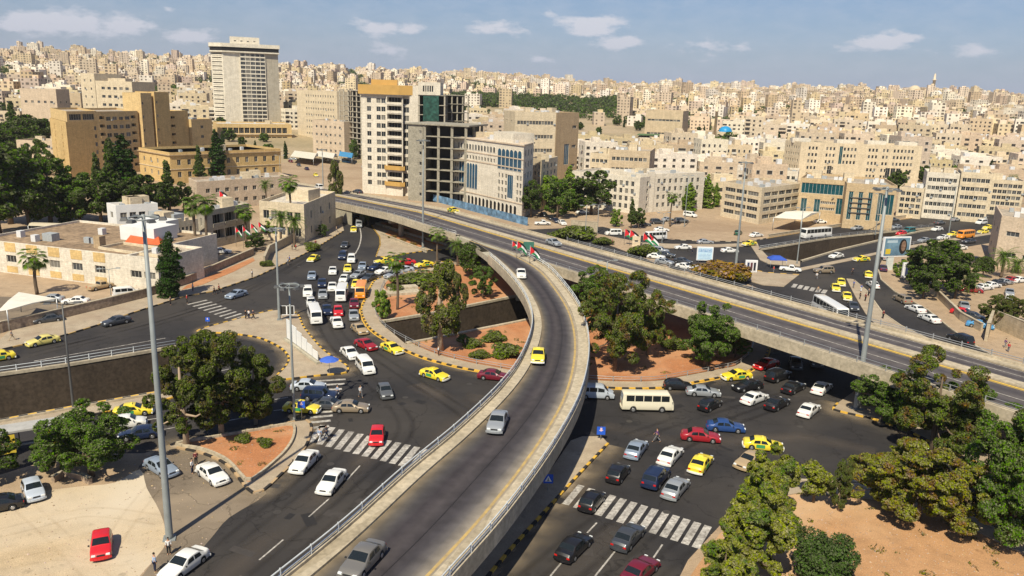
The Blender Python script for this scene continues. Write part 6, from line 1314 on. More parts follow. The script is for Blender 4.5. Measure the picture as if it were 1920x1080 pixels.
def tree_proto(key, kind, lm, n, size, Hh, Wd, seed, trunk=True, bark=M_BARK, name='tree', asp=1.6):
    """meshes of one tree, in metres; Hh height, Wd crown width"""
    if key in TP: return TP[key]
    r_ = random.Random(seed); B = blobset(kind, r_); sx = Wd if kind != 'cyp' else Wd*3
    B = [((c[0]*sx, c[1]*sx, c[2]*Hh), (q[0]*sx, q[1]*sx, q[2]*Hh if kind in ('cyp', 'pine', 'open') else q[2]*min(Hh, Wd*1.1))) for c, q in B]
    cr = leaves(B, n, size, LM[lm], seed, asp=asp); tk = None; lims = []
    if trunk:
        bm = bmesh.new(); th = Hh*(.5 if kind not in ('cyp',) else .3); k = Hh*.028 if kind != 'bush' else Hh*.02; lx = (r_.random()-.5)*Hh*.08
        tube(bm, [(0, 0, -.1), (lx*.3, 0, th*.4), (lx, lx*.5, th), (lx*.6, lx*.5, Hh*.78)], [k*1.25, k, k*.75, k*.25], 9); tk = mesh('trunk', bm, bark)
        for c, q in B[:7 if kind not in ('cyp', 'pine') else 0]:
            z0 = th*(.55+.4*r_.random()); bm = bmesh.new(); p0 = Vector((lx*z0/th, lx*.5*z0/th, z0)); p1 = Vector(c)
            tube(bm, [p0, p0.lerp(p1, .5)+Vector((0, 0, -.04*Hh)), p1], [k*.5, k*.32, k*.12], 6); lims.append(mesh('limb', bm, bark))
    TP[key] = (cr, tk, lims); return TP[key]
def plant(key, x, y, label, name, cat, group=None, sc=1.0, rz=0, z=0, sq=1.0):
    cr, tk, lims = TP[key]; t = thing(name, label, cat, (x, y, z), rz, group); t.scale = (sc*sq, sc*sq, sc)
    lnk('crown', cr, t)
    if tk: lnk('trunk', tk, t)
    for l in lims: lnk('limb', l, t)
    return t
tree_proto('oliveA', 'full', 'olive', 46000, .135, 11, 8.5, 11, bark=M_BARKL); tree_proto('oliveB', 'full', 'olive', 46000, .135, 9.5, 9, 12, bark=M_BARKL)
tree_proto('roundA', 'full', 'mid', 52000, .125, 9, 9, 13); tree_proto('roundB', 'full', 'mid', 40000, .12, 8, 8.4, 14); tree_proto('darkA', 'full', 'dark', 14000, .28, 10, 10, 15); tree_proto('darkB', 'round', 'dark', 14000, .28, 9, 11, 16)
tree_proto('rustA', 'full', 'rust', 60000, .135, 10, 12, 17); tree_proto('rustB', 'full', 'rust2', 52000, .125, 6.5, 9.5, 18); tree_proto('lightA', 'full', 'light', 40000, .13, 7, 6.4, 19, asp=2.2); tree_proto('lightB', 'round', 'light', 8000, .2, 4.5, 3.6, 20, asp=2)
tree_proto('euc', 'open', 'euc', 20000, .17, 13, 8.5, 21, bark=M_BARKL, asp=2.6); tree_proto('cyp', 'cyp', 'cyp', 6000, .28, 12, 3, 22); tree_proto('cypfat', 'cyp', 'cyp', 18000, .15, 10, 4, 23); tree_proto('pine', 'pine', 'dark', 8000, .3, 13, 8, 24); tree_proto('poplar', 'cyp', 'poplar', 6000, .3, 12, 4, 25)
tree_proto('bush', 'bush', 'bush', 20000, .11, 3.4, 4.4, 26, trunk=False); tree_proto('shrub', 'bush', 'shrub', 3000, .17, 2, 3, 27, trunk=False); tree_proto('orange', 'bush', 'orange', 5000, .2, 2.6, 4.4, 28, trunk=False); tree_proto('farA', 'full', 'dark', 1800, .8, 9, 9, 29); tree_proto('farB', 'full', 'mid', 1800, .8, 8, 8, 30)
tree_proto('midbig', 'full', 'mid', 16000, .32, 12, 13, 31); tree_proto('greenlit', 'full', 'poplar', 7000, .3, 6, 5.5, 32)
# palms
EXTRA = 1
def palm_proto(key, fan, Hh, seed, FL=2.6):
    r_ = random.Random(seed); bm = bmesh.new(); nf = 34
    for i in range(nf):
        a = i*2.399; el_ = R(70-130*(i/nf)**1.1+r_.uniform(-8, 8)); L = FL*(.85+.3*r_.random()); pts = []
        for k in range(6):
            u = k/5; e = el_-u*u*R(65); pts.append(None); 
        p = Vector((0, 0, 0)); d0 = Vector((math.cos(a), math.sin(a), 0)); P = [p.copy()]; ns = 6
        for k in range(ns):
            e = el_-((k+1)/ns)**1.6*R(70); p = p+(d0*math.cos(e)+Vector((0, 0, math.sin(e))))*L/ns; P.append(p.copy())
        side = d0.cross(Vector((0, 0, 1)))
        if fan:
            tip = P[4]
            for q in range(-5, 6):
                an = q*.24; dr = (P[5]-P[4]).normalized(); v = (dr*math.cos(an)+side*math.sin(an)).normalized()*L*.42; w = side*math.cos(an)*.05-dr*math.sin(an)*.05
                bm.faces.new([bm.verts.new(x) for x in (tip-w, tip+v*.6-w*1.4, tip+v+Vector((0, 0, -.2)), tip+v*.6+w*1.4, tip+w)])
            tube(bm, P[:5], .025, 3, caps=False)
        else:
            for k in range(1, ns+1):
                for h_ in (0, .5):
                    c = P[k-1].lerp(P[k], h_); dr = (P[k]-P[k-1]).normalized(); ll = .62*math.sin(min(1, (k+h_)/ns+.12)*2.9)+.15
                    for s in (-1, 1):
                        v = (side*s*.85+dr*.55+Vector((0, 0, -.25))).normalized()*ll; w = dr*.07
                        bm.faces.new([bm.verts.new(x) for x in (c-w, c+v, c+w)])
            tube(bm, P, .03, 3, caps=False)
    fr = mesh('fronds', bm, LM['palm'])
    bm = bmesh.new(); n = 9; tube(bm, [(math.sin(i*.5)*.12, 0, Hh*i/n) for i in range(n+1)], [.26-.08*i/n+(.02 if i % 2 else 0) for i in range(n+1)], 9); tk = mesh('trunk', bm, M_BARK)
    bm = bmesh.new(); tube(bm, [(0, 0, -1.4), (0, 0, -.7), (0, 0, .05)], [.2, .62 if fan else .4, .3], 9); sk = mesh('dead_skirt', bm, M_BARK)
    TP[key] = (fr, tk, sk, Hh, (math.sin(n*.5)*.12))
def palm(key, px, py, tpy, label, group=None, cs=1.0, z=0):
    b = G(px, py, z); h = hgt(b, tpy); fr, tk, sk, Hh, dx = TP[key]; hh = max(h-1.6*cs-z, 1.0)
    t = thing('palm_tree', label, 'palm', (b.x, b.y, z), rnd.random()*6, group)
    k = lnk('trunk', tk, t); k.scale = (cs, cs, hh/Hh); c = lnk('crown', fr, t, (dx, 0, hh)); c.scale = (cs,)*3; s = lnk('dead_skirt', sk, t, (dx, 0, hh)); s.scale = (cs,)*3
palm_proto('fan', True, 8, 3, 2.2); palm_proto('date', False, 7, 4, 3.0)
def tr(key, px, py, tpy, label, name='tree', cat='tree', group=None, sq=1.0, z=0, Hh=None):
    """plant a tree whose foot is at pixel (px, py) and whose top is seen at row tpy"""
    b = G(px, py, z); h = hgt(b, tpy)-z
    H0 = {'oliveA': 11, 'oliveB': 9.5, 'roundA': 9, 'roundB': 8, 'darkA': 10, 'darkB': 9, 'rustA': 10, 'rustB': 6.5, 'lightA': 7, 'lightB': 4.5, 'euc': 13, 'cyp': 12, 'cypfat': 10, 'pine': 13, 'poplar': 12, 'bush': 3.4, 'shrub': 2, 'orange': 2.6, 'farA': 9, 'farB': 8, 'midbig': 12, 'greenlit': 6}[key]
    return plant(key, b.x, b.y, label, name, cat, group, h/H0*(1.04 if key not in ('cyp', 'pine') else 1.0), rnd.random()*6.28, z, sq)
IN = 'trees standing inside the junction'
tr('oliveA', 350, 838, 632, 'left trunk of the twin olive-green trees on the red soil', 'tree', 'tree', IN, .78); tr('oliveB', 415, 815, 632, 'right and broader of the twin olive-green trees on the red soil', 'tree', 'tree', IN, .82)
tr('oliveB', 480, 795, 665, 'smaller olive-green tree right of the twins, above the dark hatchback', 'tree', 'tree', IN, .8)
tr('roundA', 172, 893, 757, 'round mid-green tree at the left edge of the sand', 'tree', 'tree', None, 1.15); tr('roundB', 115, 880, 800, 'smaller green tree left of the round one by the bus shelter'); tr('darkA', -10, 905, 815, 'dark tree cut by the left edge above the parked cars')
tr('euc', 826, 660, 487, 'tall thin eucalyptus with pale trunk in the roundabout', 'tree', 'tree', IN, .95); tr('euc', 858, 600, 510, 'second thinner eucalyptus behind the tall one', 'tree', 'tree', IN, .8)
palm('fan', 745, 582, 470, 'fan palm with a bare trunk on the red soil near the jam'); palm('fan', 820, 494, 424, 'slender fan palm before the planters'); palm('date', 857, 500, 446, 'bushy palm where the ramp shades the road')
tr('mid' if False else 'roundB', 905, 560, 498, 'bright green small tree beside the ramp', 'tree', 'tree', IN, .8); tr('darkB', 880, 520, 455, 'dark shrubby tree under the ramp fork', 'tree', 'tree', IN, .8)
tr('shrub', 778, 532, 508, 'grey-green low hedge on the north rim of the roundabout', 'shrub', 'shrub', None, 2.4); tr('shrub', 740, 548, 530, 'pale tussock by the palm in the roundabout', 'shrub', 'shrub', None, 1.2); tr('greenlit', 716, 600, 548, 'thin yellow-green sapling by the roundabout rail', 'tree', 'tree', None, .7)
for i, (x, y, ty, w, d) in enumerate(((885,650,632,1.6,'left of three low tufts between the trench and the rail'),(925,640,620,1.5,'middle of three low tufts between the trench and the rail'),(950,668,640,1.4,'right of three low tufts, beside the ramp'),(900,672,655,1.5,'low tuft against the roundabout rail'),(868,640,626,1.2,'small tuft at the foot of the eucalyptus'))): tr('shrub', x, y, ty, 'olive '+d, 'shrub', 'shrub', 'low plants in the roundabout', w)
tr('rustA', 1152, 698, 515, 'largest rust-tinted tree in the right half of the roundabout', 'tree', 'tree', IN, .62); tr('rustA', 1213, 668, 548, 'rust-tinted tree right of the largest one', 'tree', 'tree', IN, .62); tr('roundA', 1115, 600, 500, 'green tree against the outer curve of the ramp', 'tree', 'tree', IN, .95)
tr('roundA', 1322, 690, 568, 'green tree before the flyover edge, right part of the roundabout', 'tree', 'tree', IN, .85); tr('roundB', 1378, 672, 612, 'small green tree at the right tip of the roundabout', 'tree', 'tree', IN, .95); tr('shrub', 1262, 655, 632, 'light green shrub between the roundabout trees', 'shrub', 'shrub', None, 1.3)
tr('shrub', 455, 830, 810, 'dark green shrub on the red soil, left one', 'shrub', 'shrub', None, .9); tr('shrub', 497, 838, 818, 'dark green shrub on the red soil, right one', 'shrub', 'shrub', None, .9)
RT = 'trees along the right bank'
tr('rustA', 1745, 845, 674, 'broad rust and green tree covering the flyover edge at right', 'tree', 'tree', RT, .78); tr('roundA', 1655, 790, 690, 'green tree just right of the right mast', 'tree', 'tree', RT, 1.1); tr('roundA', 1820, 850, 730, 'green tree behind the broad rust one', 'tree', 'tree', RT, 1.1)
tr('roundA', 1888, 1020, 778, 'tall green tree at the right edge above the orange ground', 'tree', 'tree', RT, .72); tr('oliveB', 1925, 1010, 790, 'olive tree cut by the right edge', 'tree', 'tree', RT, .8)
tr('rustB', 1720, 975, 842, 'broad yellow-green and rust tree on the orange ground', 'tree', 'tree', RT, .92); tr('rustB', 1665, 955, 858, 'left lobe of the yellow-green trees on the orange ground', 'tree', 'tree', RT, .9); tr('rustB', 1790, 990, 870, 'right lobe of the yellow-green trees on the orange ground', 'tree', 'tree', RT, .85)
tr('lightB', 1525, 942, 866, 'small light green tree on the right pavement', 'tree', 'tree', RT, 1.0); tr('oliveB', 1572, 958, 868, 'bare-looking thin sapling on the right pavement', 'tree', 'tree', RT, .5)
tr('lightA', 1440, 985, 850, 'light green feathery tree, farthest of the lower right cluster', 'tree', 'tree', RT, .8); tr('lightA', 1405, 1090, 935, 'light green feathery tree, nearest of the lower right cluster', 'tree', 'tree', RT, .9); tr('lightA', 1350, 1140, 1010, 'light green feathery tree cut by the lower edge', 'tree', 'tree', RT, .9); tr('lightA', 1425, 1050, 895, 'light green feathery tree in the middle of the lower right cluster', 'tree', 'tree', RT, .75)
tr('bush', 1540, 1085, 993, 'round dense dark green bush on the orange ground', 'bush', 'bush', None, .95); tr('shrub', 1475, 1000, 965, 'dark shrub beside the light green cluster', 'shrub', 'shrub', None, 1.0)
tr('cypfat', 322, 558, 440, 'dense green conifer before the low beige building'); palm('fan', 70, 552, 462, 'fan palm before the left of the low beige building', None, 1.25)
palm('fan', 369, 492, 362, 'left of the two close fan palms by the crenellated building', None, 1.35); palm('fan', 391, 494, 360, 'right of the two close fan palms by the crenellated building', None, 1.35); palm('fan', 462, 458, 380, 'fan palm behind the drooping flags', None, 1.2); palm('date', 500, 400, 335, 'palm left of the villa roof'); palm('fan', 547, 452, 325, 'tall fan palm rising above the stone villa', None, 1.3); palm('date', 528, 462, 392, 'left bushy palm before the stone villa', None, 1.2); palm('date', 553, 464, 400, 'right bushy palm before the stone villa', None, 1.2); palm('date', 690, 425, 388, 'small palm in the shade under the flyover')
tr('euc', 630, 385, 300, 'feathery tree between the villa and the flyover', 'tree', 'tree', None, .7); tr('roundB', 605, 445, 420, 'clipped shrub by the villa wall', 'shrub', 'shrub', None, .8)
# dark park trees at left
PK = 'park trees at the left'
for i, (k, x, y, ty, w, d) in enumerate((('darkB',20,420,270,1,'at the far left edge'),('pine',-5,440,205,1.1,'tall one cut by the left edge'),('midbig',95,420,300,1,'lit green, left of the ochre building'),('darkB',55,430,330,1,'low between the lit ones'),('midbig',150,418,325,.9,'lit green under the ochre gable'),('cyp',125,420,318,1,'narrow, between two lit crowns'),('darkA',190,420,330,1.1,'below the ochre gable'),('pine',215,412,258,.75,'left one before the ochre balconies'),('cyp',240,408,255,1.5,'tall before the ochre balconies'),
   ('cyp',222,405,268,1.2,'second before the ochre balconies'),('pine',186,385,285,.8,'small one before the plain ochre gable'),('darkA',255,415,335,1,'dark, right of the cypresses'),('darkA',285,405,335,.9,'behind the white house'),('pine',318,402,300,1,'before the curved ochre wing'),('darkA',345,395,345,.8,'low by the pink building'),('cyp',410,340,243,1.3,'tall, before the right ochre wing'),('pine',375,345,272,.9,'dark, before the right ochre wing'),('greenlit',248,412,370,1,'small lit one behind the white house'),
   ('darkB',60,300,215,1,'behind the left park'),('darkA',100,290,225,1.2,'round, behind the left park'),('pine',30,290,190,1,'pointed, behind the left park'),('darkB',10,300,230,1.2,'low at the far left'),('midbig',75,330,262,.7,'sunlit, left of the ochre gable wall'),('darkA',130,250,190,.9,'left of the pale hotel block'))):
    tr(k, x, y, ty, {'pine': 'dark pine ', 'cyp': 'dark cypress ', 'midbig': 'green tree ', 'greenlit': 'green tree ', 'darkA': 'dark tree ', 'darkB': 'spreading dark tree '}[k]+d, {'pine': 'pine_tree', 'cyp': 'cypress_tree'}.get(k, 'tree'), 'tree', PK, w)
NT = 'trees north of the flyover'
for i, (k, x, y, ty, w, d) in enumerate((('darkA',995,408,342,.7,'dark, at the corner of the white arcaded building'),('midbig',1045,408,335,.8,'green, in the side street'),('poplar',1066,395,315,1.2,'narrow, left of the white school'),('greenlit',1035,395,335,1,'lit, behind the side street cars'),('darkA',1108,402,325,1.15,'large dark, before the white school'),('darkA',1085,398,345,.8,'left of the large dark one'),('pine',1183,428,372,.85,'conical, before the school'),('darkA',1197,428,392,.8,'low dark, right of the conical one'),
   ('poplar',1291,395,345,1.6,'left of the poplars by the school'),('poplar',1323,390,330,1.3,'middle of the poplars by the school'),('poplar',1341,388,345,1.1,'right of the poplars by the school'),('greenlit',1155,425,395,.9,'yellow-green, before the school wall'),('shrub',1070,448,422,2.0,'rounded hedge on the bank, left'),('shrub',1085,445,420,1.6,'rounded hedge on the bank, right'),('shrub',1132,458,443,1.7,'olive hedge below the white vans'),('shrub',1208,480,456,1.6,'yellow-green bush beside the parked cluster'),
   ('orange',1340,520,487,1.7,'orange, left part of the flowering hedge'),('orange',1372,528,490,1.4,'orange, right part of the flowering hedge'),('darkA',1748,545,455,1.25,'large dark, below the billboard'),('darkB',1765,520,455,1,'dark behind the large one'),('darkA',1790,560,480,.8,'dark, right of the large one'),('darkA',1730,560,500,.9,'dark, at the low wall'),('greenlit',1688,520,490,1,'green creeper mound by the hoarding'),('darkB',1842,520,480,.9,'dark, beside the beige block'),('oliveB',1868,612,556,1.1,'olive, in the car park'),('oliveB',1905,600,562,1,'olive, at the right edge of the car park'),
   ('greenlit',1518,402,380,1.6,'low green, before the teal-glass building, left'),('greenlit',1540,404,382,1.2,'low green, before the teal-glass building, right'),('midbig',664,300,262,.5,'small, by the ochre slope'),('greenlit',588,262,248,1,'small, before the beige low block'),('darkA',1712,520,478,.7,'dark behind the hoarding'))):
    nm, ct = ('shrub', 'shrub') if k in ('shrub', 'orange') else (('pine_tree', 'tree') if k == 'pine' else ('tree', 'tree'))
    tr(k, x, y, ty, {'shrub': 'shrub ', 'orange': 'shrub ', 'poplar': 'light green tree '}.get(k, 'tree ')+d, nm, ct, NT, w)
palm('fan', 1256, 425, 358, 'fan palm before the white school'); palm('fan', 1600, 413, 388, 'small palm before the teal-glass building'); palm('fan', 1890, 385, 325, 'fan palm at the far right above the awnings'); palm('date', 1770, 498, 450, 'date palm crown right of the billboard', None, 1.3); palm('date', 1876, 520, 465, 'date palm before the beige block, upper', None, 1.3); palm('date', 1815, 548, 505, 'date palm over the red cars', None, 1.3); palm('date', 1905, 512, 480, 'date palm at the right edge', None, 1.3)
# red flowering strips on the planters
for i, (x, y, d) in enumerate(((735,447,'left end of the nearer planter'),(755,453,'middle of the nearer planter'),(775,460,'right end of the nearer planter'),(760,436,'middle of the farther planter'),(800,450,'right end of the farther planter'),(730,427,'left end of the farther planter'))):
    tr('orange', x, y, y-7, 'low red and green shrub at the '+d, 'shrub', 'shrub', 'low shrubs of the planters', 1.5)

for x, y, ty, k, d in ((338,462,430,'darkA','tree dark green between the red roof and the crenellated wall'),(352,452,425,'greenlit','tree small and lit behind the crenellated wall'),(480,470,438,'darkA','tree dark behind the drooping flags'),(512,448,415,'greenlit','tree low and lit left of the villa corner'),(210,455,425,'darkB','tree dark between the white house and the low building'),(150,452,425,'darkA','tree dark behind the carport, right'),(120,450,428,'greenlit','tree lit behind the carport, left'),(585,470,452,'shrub','shrub along the villa wall'),(500,500,486,'shrub','shrub at the gate of the crenellated building')):
    tr(k, x, y, ty, d, 'tree' if 'tree' in d[:5] else 'shrub', 'tree' if 'tree' in d[:5] else 'shrub', 'garden plants on the left', 1.2)
_b = G(757, 552); bm = bmesh.new(); box(bm, -3.2, 3.2, -1.4, 1.4, 0, .5); box(bm, -2.6, 3.4, 1.5, 3.6, 0, .9); box(bm, -3.6, -3.3, -2, 3, 0, .7)
tag(lnk('concrete_bench', mesh('concrete_bench', bm, M_CONCW), None, (_b.x, _b.y, .15), .4), 'stepped pale concrete seat on the red soil of the roundabout', 'bench')
# ---------------------------------------------------------------- buildings
M_WIN = mat('window_glass', (.018, .022, .026), .12, 0, spec=.6); M_WIND = mat('dark_window_and_shade', (.012, .011, .010), .5, 0); M_BLUEG = mat('blue_glass', (.012, .07, .13), .1, .3, .4, spec=.7); M_TEALG = mat('teal_glass', (.006, .06, .075), .1, .25, .4, spec=.7)  # near-black serves dark panes and the shade painted inside unfinished floors
M_WINB = mat('window_blind', (.16, .15, .13), .4, 0); M_WINC = mat('window_grey', (.06, .065, .07), .2, 0); M_FRAME = mat('window_frame', (.55, .52, .46), .6, 0); M_ROOF = mat('roof_screed', (.38, .32, .25), .9, .22, .25, scale2=1.6); M_ROOFP = mat('pale_roof', (.52, .47, .40), .9, .2, .3, scale2=1.6)
ST = {'ochre': stone('ochre_stone', (.60, .42, .185)), 'ochre2': stone('ochre_stone_light', (.62, .45, .22)), 'hotel': stone('hotel_cladding', (.70, .64, .53), bw=2.5, bh=.9), 'white': stone('white_limestone', (.66, .60, .50)), 'cream': stone('cream_limestone', (.62, .52, .37)), 'beige': stone('beige_limestone', (.53, .42, .285)),
      'sand': stone('sandstone', (.50, .375, .225)), 'pink': stone('pinkish_limestone', (.56, .45, .335)), 'grey': stone('grey_concrete', (.40, .36, .29), bw=3, bh=1.6), 'plaster': mat('white_plaster', (.66, .66, .65), .85, .08, .4), 'conc': mat('raw_concrete', (.29, .265, .21), .9, .16, .4, scale2=2), 'orange': mat('orange_cladding', (.47, .285, .085), .7, .1, .4), 'roofb': mat('brown_roof', (.27, .19, .12), .9, .25, .2, scale2=1.2), 'tan': stone('tan_stone', (.42, .31, .19))}
WC = {}
def window_mesh(w, h, m=None, kind='win', mull=1):
    w, h = round(w, 1), round(h, 1); k = (w, h, m.name if m else '', kind)
    if k not in WC:
        bm = bmesh.new()
        if kind == 'arch':
            pts = [(-w/2, 0), (w/2, 0), (w/2, h-w/2)]+[(math.cos(i*math.pi/8)*w/2, h-w/2+math.sin(i*math.pi/8)*w/2) for i in range(1, 8)]+[(-w/2, h-w/2)]
            f = bm.faces.new([bm.verts.new((x, -.03, z)) for x, z in pts])
            bm2 = [(pts[i], pts[(i+1) % len(pts)]) for i in range(len(pts))]
            for a, b in bm2: bar(bm, (a[0], -.02, a[1]), (b[0], -.02, b[1]), .12, .1, 1)
        else:
            v = [bm.verts.new(p) for p in ((-w/2, 0, 0), (w/2, 0, 0), (w/2, 0, h), (-w/2, 0, h))]; bm.faces.new(v)
            for x in (-w/2+.04, w/2-.04): box(bm, x-.04, x+.04, -.05, -.005, 0, h, 1)
            for z in (.04, h-.04): box(bm, -w/2, w/2, -.045, -.005, z-.04, z+.04, 1)
            nm_ = max(1, int(w/1.3)) if w > 1.0 else 0
            for i in range(1, nm_+1): x = -w/2+w*i/(nm_+1); box(bm, x-.03, x+.03, -.04, -.005, 0, h, 1)
        WC[k] = mesh('window', bm, [m or M_WIN, M_FRAME])
    return WC[k]
class Bld:
    def __init__(s, name, label, cat='building', P=None, group=None):
        s.o = P; s.t = thing(name, label, cat, (P[0], P[1], P[2] if len(P) > 2 else 0), 0, group); s.off = Vector(s.t.location); s.nw = 0; s.extra = None; s.label = label
    def loc(s, p): return Vector(p)-s.off
    def win(s, p, rz, me, nm='window'):
        s.nw += 1
        if s.nw <= 99: part(nm, me, s.t, s.loc(p), rz)
        else:
            if s.extra is None: s.extra = []
            s.extra.append((me, s.loc(p), rz))
    def done(s):
        if s.extra:
            bm = bmesh.new(); mats = []
            for me, p, rz in s.extra:
                M_ = Matrix.Translation(p) @ Matrix.Rotation(rz, 4, 'Z'); n0 = len(bm.faces); n1 = len(bm.verts); bm.from_mesh(me); bm.verts.ensure_lookup_table(); bm.faces.ensure_lookup_table()
                for v in bm.verts[n1:]: v.co = M_ @ v.co
                mp_ = {}
                for i, m in enumerate(me.materials):
                    if m not in mats: mats.append(m)
                    mp_[i] = mats.index(m)
                for f in bm.faces[n0:]: f.material_index = mp_[f.material_index]
            o = part('window', mesh('window', bm, mats), s.t); o['kind'] = 'stuff'
        return s.t
    def prism(s, P, z0, z1, m, faces={}, parapet=.7, roof=M_ROOF, name='wall', inset=.3):
        """walls round footprint P (Vector2, counter-clockwise) with real openings, and a sunk roof"""
        P = [Vector((p[0], p[1])) for p in P]
        if sum(P[i-1].x*P[i].y-P[i].x*P[i-1].y for i in range(len(P))) < 0: raise Exception('cw footprint '+s.label)
        bm = bmesh.new(); n = len(P)
        for i in range(n):
            A, B = P[i], P[(i+1) % n]; L = (B-A).length
            if L < .05: continue
            d = (B-A)/L; nrm = Vector((d.y, -d.x)); rz = math.atan2(d.y, d.x); ops = []
            for sp in (faces.get(i) or []):
                rows, cols = sp.get('rows', 1), sp.get('cols', 1); w, h = sp.get('w', 1.2), sp.get('h', 1.5); mu0 = sp.get('m0', .06)*L; mu1 = sp.get('m1', .06)*L
                zb = z0+sp.get('zb', 1.0); zt = (z1-parapet-sp.get('zt', .2)) if sp.get('ztop') is None else z0+sp['ztop']; fh = sp.get('fh') or ((zt-zb)/rows)
                cw = (L-mu0-mu1)/cols; w = min(w, cw*.92); h = min(h, fh*.92)
                for r in range(rows):
                    for c in range(cols):
                        if sp.get('skip') and sp['skip'](r, c): continue
                        u = mu0+cw*(c+.5); v = zb+fh*r+(fh-h)*.35; ops.append((u-w/2, u+w/2, v, v+h, sp))
            rec = [o for o in ops if o[4].get('kind', 'win') in ('win', 'balc', 'open')]
            us = sorted({0, L} | {max(0, min(L, o[k])) for o in rec for k in (0, 1)}); vs_ = sorted({z0, z1} | {max(z0, min(z1, o[k])) for o in rec for k in (2, 3)})
            vm = {}
            def V(u, v, dd=0.0):
                k = (round(u, 3), round(v, 3), dd)
                if k not in vm: q = A+d*u-nrm*dd; vm[k] = bm.verts.new(s.loc((q.x, q.y, v)))
                return vm[k]
            cellopen = set()
            for o in rec:
                for a in range(len(us)-1):
                    if us[a] >= o[0]-1e-4 and us[a+1] <= o[1]+1e-4:
                        for b in range(len(vs_)-1):
                            if vs_[b] >= o[2]-1e-4 and vs_[b+1] <= o[3]+1e-4: cellopen.add((a, b))
            for a in range(len(us)-1):
                b = 0
                while b < len(vs_)-1:
                    if (a, b) in cellopen: b += 1; continue
                    f = bm.faces.new((V(us[a], vs_[b]), V(us[a+1], vs_[b]), V(us[a+1], vs_[b+1]), V(us[a], vs_[b+1]))); b += 1
            for o in ops:
                u0, u1, v0, v1, sp = o; k = sp.get('kind', 'win'); dd = {'win': .22, 'balc': 1.3, 'open': .5}.get(k, 0); c = A+d*((u0+u1)/2)
                if dd:
                    for q in ((V(u0, v0), V(u1, v0), V(u1, v0, dd), V(u0, v0, dd)), (V(u0, v1, dd), V(u1, v1, dd), V(u1, v1), V(u0, v1)), (V(u0, v0), V(u0, v0, dd), V(u0, v1, dd), V(u0, v1)), (V(u1, v0, dd), V(u1, v0), V(u1, v1), V(u1, v1, dd))):
                        try: bm.faces.new(q)
                        except Exception: pass
                pm = sp.get('glass') or (M_WIND if k in ('open', 'balc') else (M_WIN, M_WIN, M_WINB, M_WIN, M_WINC)[s.nw*7 % 5])
                if k == 'win' and 1 < w < 2.6 and s.nw*13 % 9 == 2 and s.nw < 70: e = A+d*(u1+.5)+nrm*.2; bm3 = bmesh.new(); box(bm3, -.4, .4, -.18, .18, 0, .55); part('air_conditioner', mesh('air_conditioner', bm3, M_AC), s.t, s.loc((e.x, e.y, v0)), rz)
                q = c-nrm*(dd if dd else -.03); s.win((q.x, q.y, v0), rz, window_mesh(u1-u0, v1-v0, pm, 'arch' if k == 'arch' else 'win'), 'balcony_door' if k == 'balc' else 'window')
                if k == 'balc':
                    bm2 = bmesh.new(); box(bm2, -(u1-u0)/2, (u1-u0)/2, -.12, 0, 0, .9); e = c+nrm*.06; s.win((e.x, e.y, v0-.05), rz, mesh('balcony_rail', bm2, sp.get('rail') or m), 'balcony_rail')
        # parapet ring and roof
        Q = []
        for i in range(n):
            a, b, c = P[i-1], P[i], P[(i+1) % n]; d1 = (b-a).normalized(); d2 = (c-b).normalized(); n1 = Vector((-d1.y, d1.x)); n2 = Vector((-d2.y, d2.x)); bis = (n1+n2); bis = bis/max(bis.length_squared/2, .3); Q.append(b+bis*inset)
        for i in range(n):
            j = (i+1) % n; f3 = lambda p, z: bm.verts.new(s.loc((p.x, p.y, z)))
            bm.faces.new((f3(P[i], z1), f3(P[j], z1), f3(Q[j], z1), f3(Q[i], z1))); bm.faces.new((f3(Q[i], z1), f3(Q[j], z1), f3(Q[j], z1-parapet), f3(Q[i], z1-parapet)))
        o = part(name, mesh(name, bm, m), s.t)
        bm = bmesh.new(); bm.faces.new([bm.verts.new(s.loc((p.x, p.y, z1-parapet))) for p in Q]); part('roof', mesh('roof', bm, roof), s.t); s.Q = Q; s.zr = z1-parapet
        return o
    def band(s, P, z0, z1, out_, m, nm='cornice'):
        P = [Vector((p[0], p[1])) for p in P]; n = len(P); Q = []
        for i in range(n):
            a, b, c = P[i-1], P[i], P[(i+1) % n]; d1 = (b-a).normalized(); d2 = (c-b).normalized(); n1 = Vector((d1.y, -d1.x)); n2 = Vector((d2.y, -d2.x)); bis = n1+n2; Q.append(b+bis/max(bis.length_squared/2, .3)*out_)
        bm = bmesh.new(); prism(bm, [Q[i]-s.off.to_2d() for i in range(n)], z0-s.off.z, z1-s.off.z); return part(nm, mesh(nm, bm, m), s.t)
    def box_on(s, u, v, w, dd, h, m, nm='stair_head', z=None):
        """a box on the roof at bilinear position u, v of the inner roof quad"""
        Q = s.Q; p = (Q[0]*(1-u)+Q[1]*u)*(1-v)+(Q[3 % len(Q)]*(1-u)+Q[2]*u)*v; rz = math.atan2((Q[1]-Q[0]).y, (Q[1]-Q[0]).x)
        bm = bmesh.new(); box(bm, -w/2, w/2, -dd/2, dd/2, 0, h); part(nm, mesh(nm, bm, m), s.t, s.loc((p.x, p.y, s.zr if z is None else z)), rz)
    def clutter(s, n, seed):
        r_ = random.Random(seed)
        for i in range(n):
            k = r_.random(); u, v = .1+.8*r_.random(), .15+.7*r_.random()
            if k < .4: s.box_on(u, v, 1.2, 1.2, 1.4, M_TANKW, 'water_tank')
            elif k < .8: s.box_on(u, v, 1.6, 1.0, 1.0, M_AC, 'air_conditioner')
            else: s.box_on(u, v, 3.2, 3, 2.4, ST['cream'], 'stair_head')
M_TANKW = mat('tank_white', (.6, .6, .6), .5, .1, 2); M_AC = mat('ac_grey', (.33, .35, .36), .6, .15, 3)
FOOT = []      # footprints the town must keep clear of
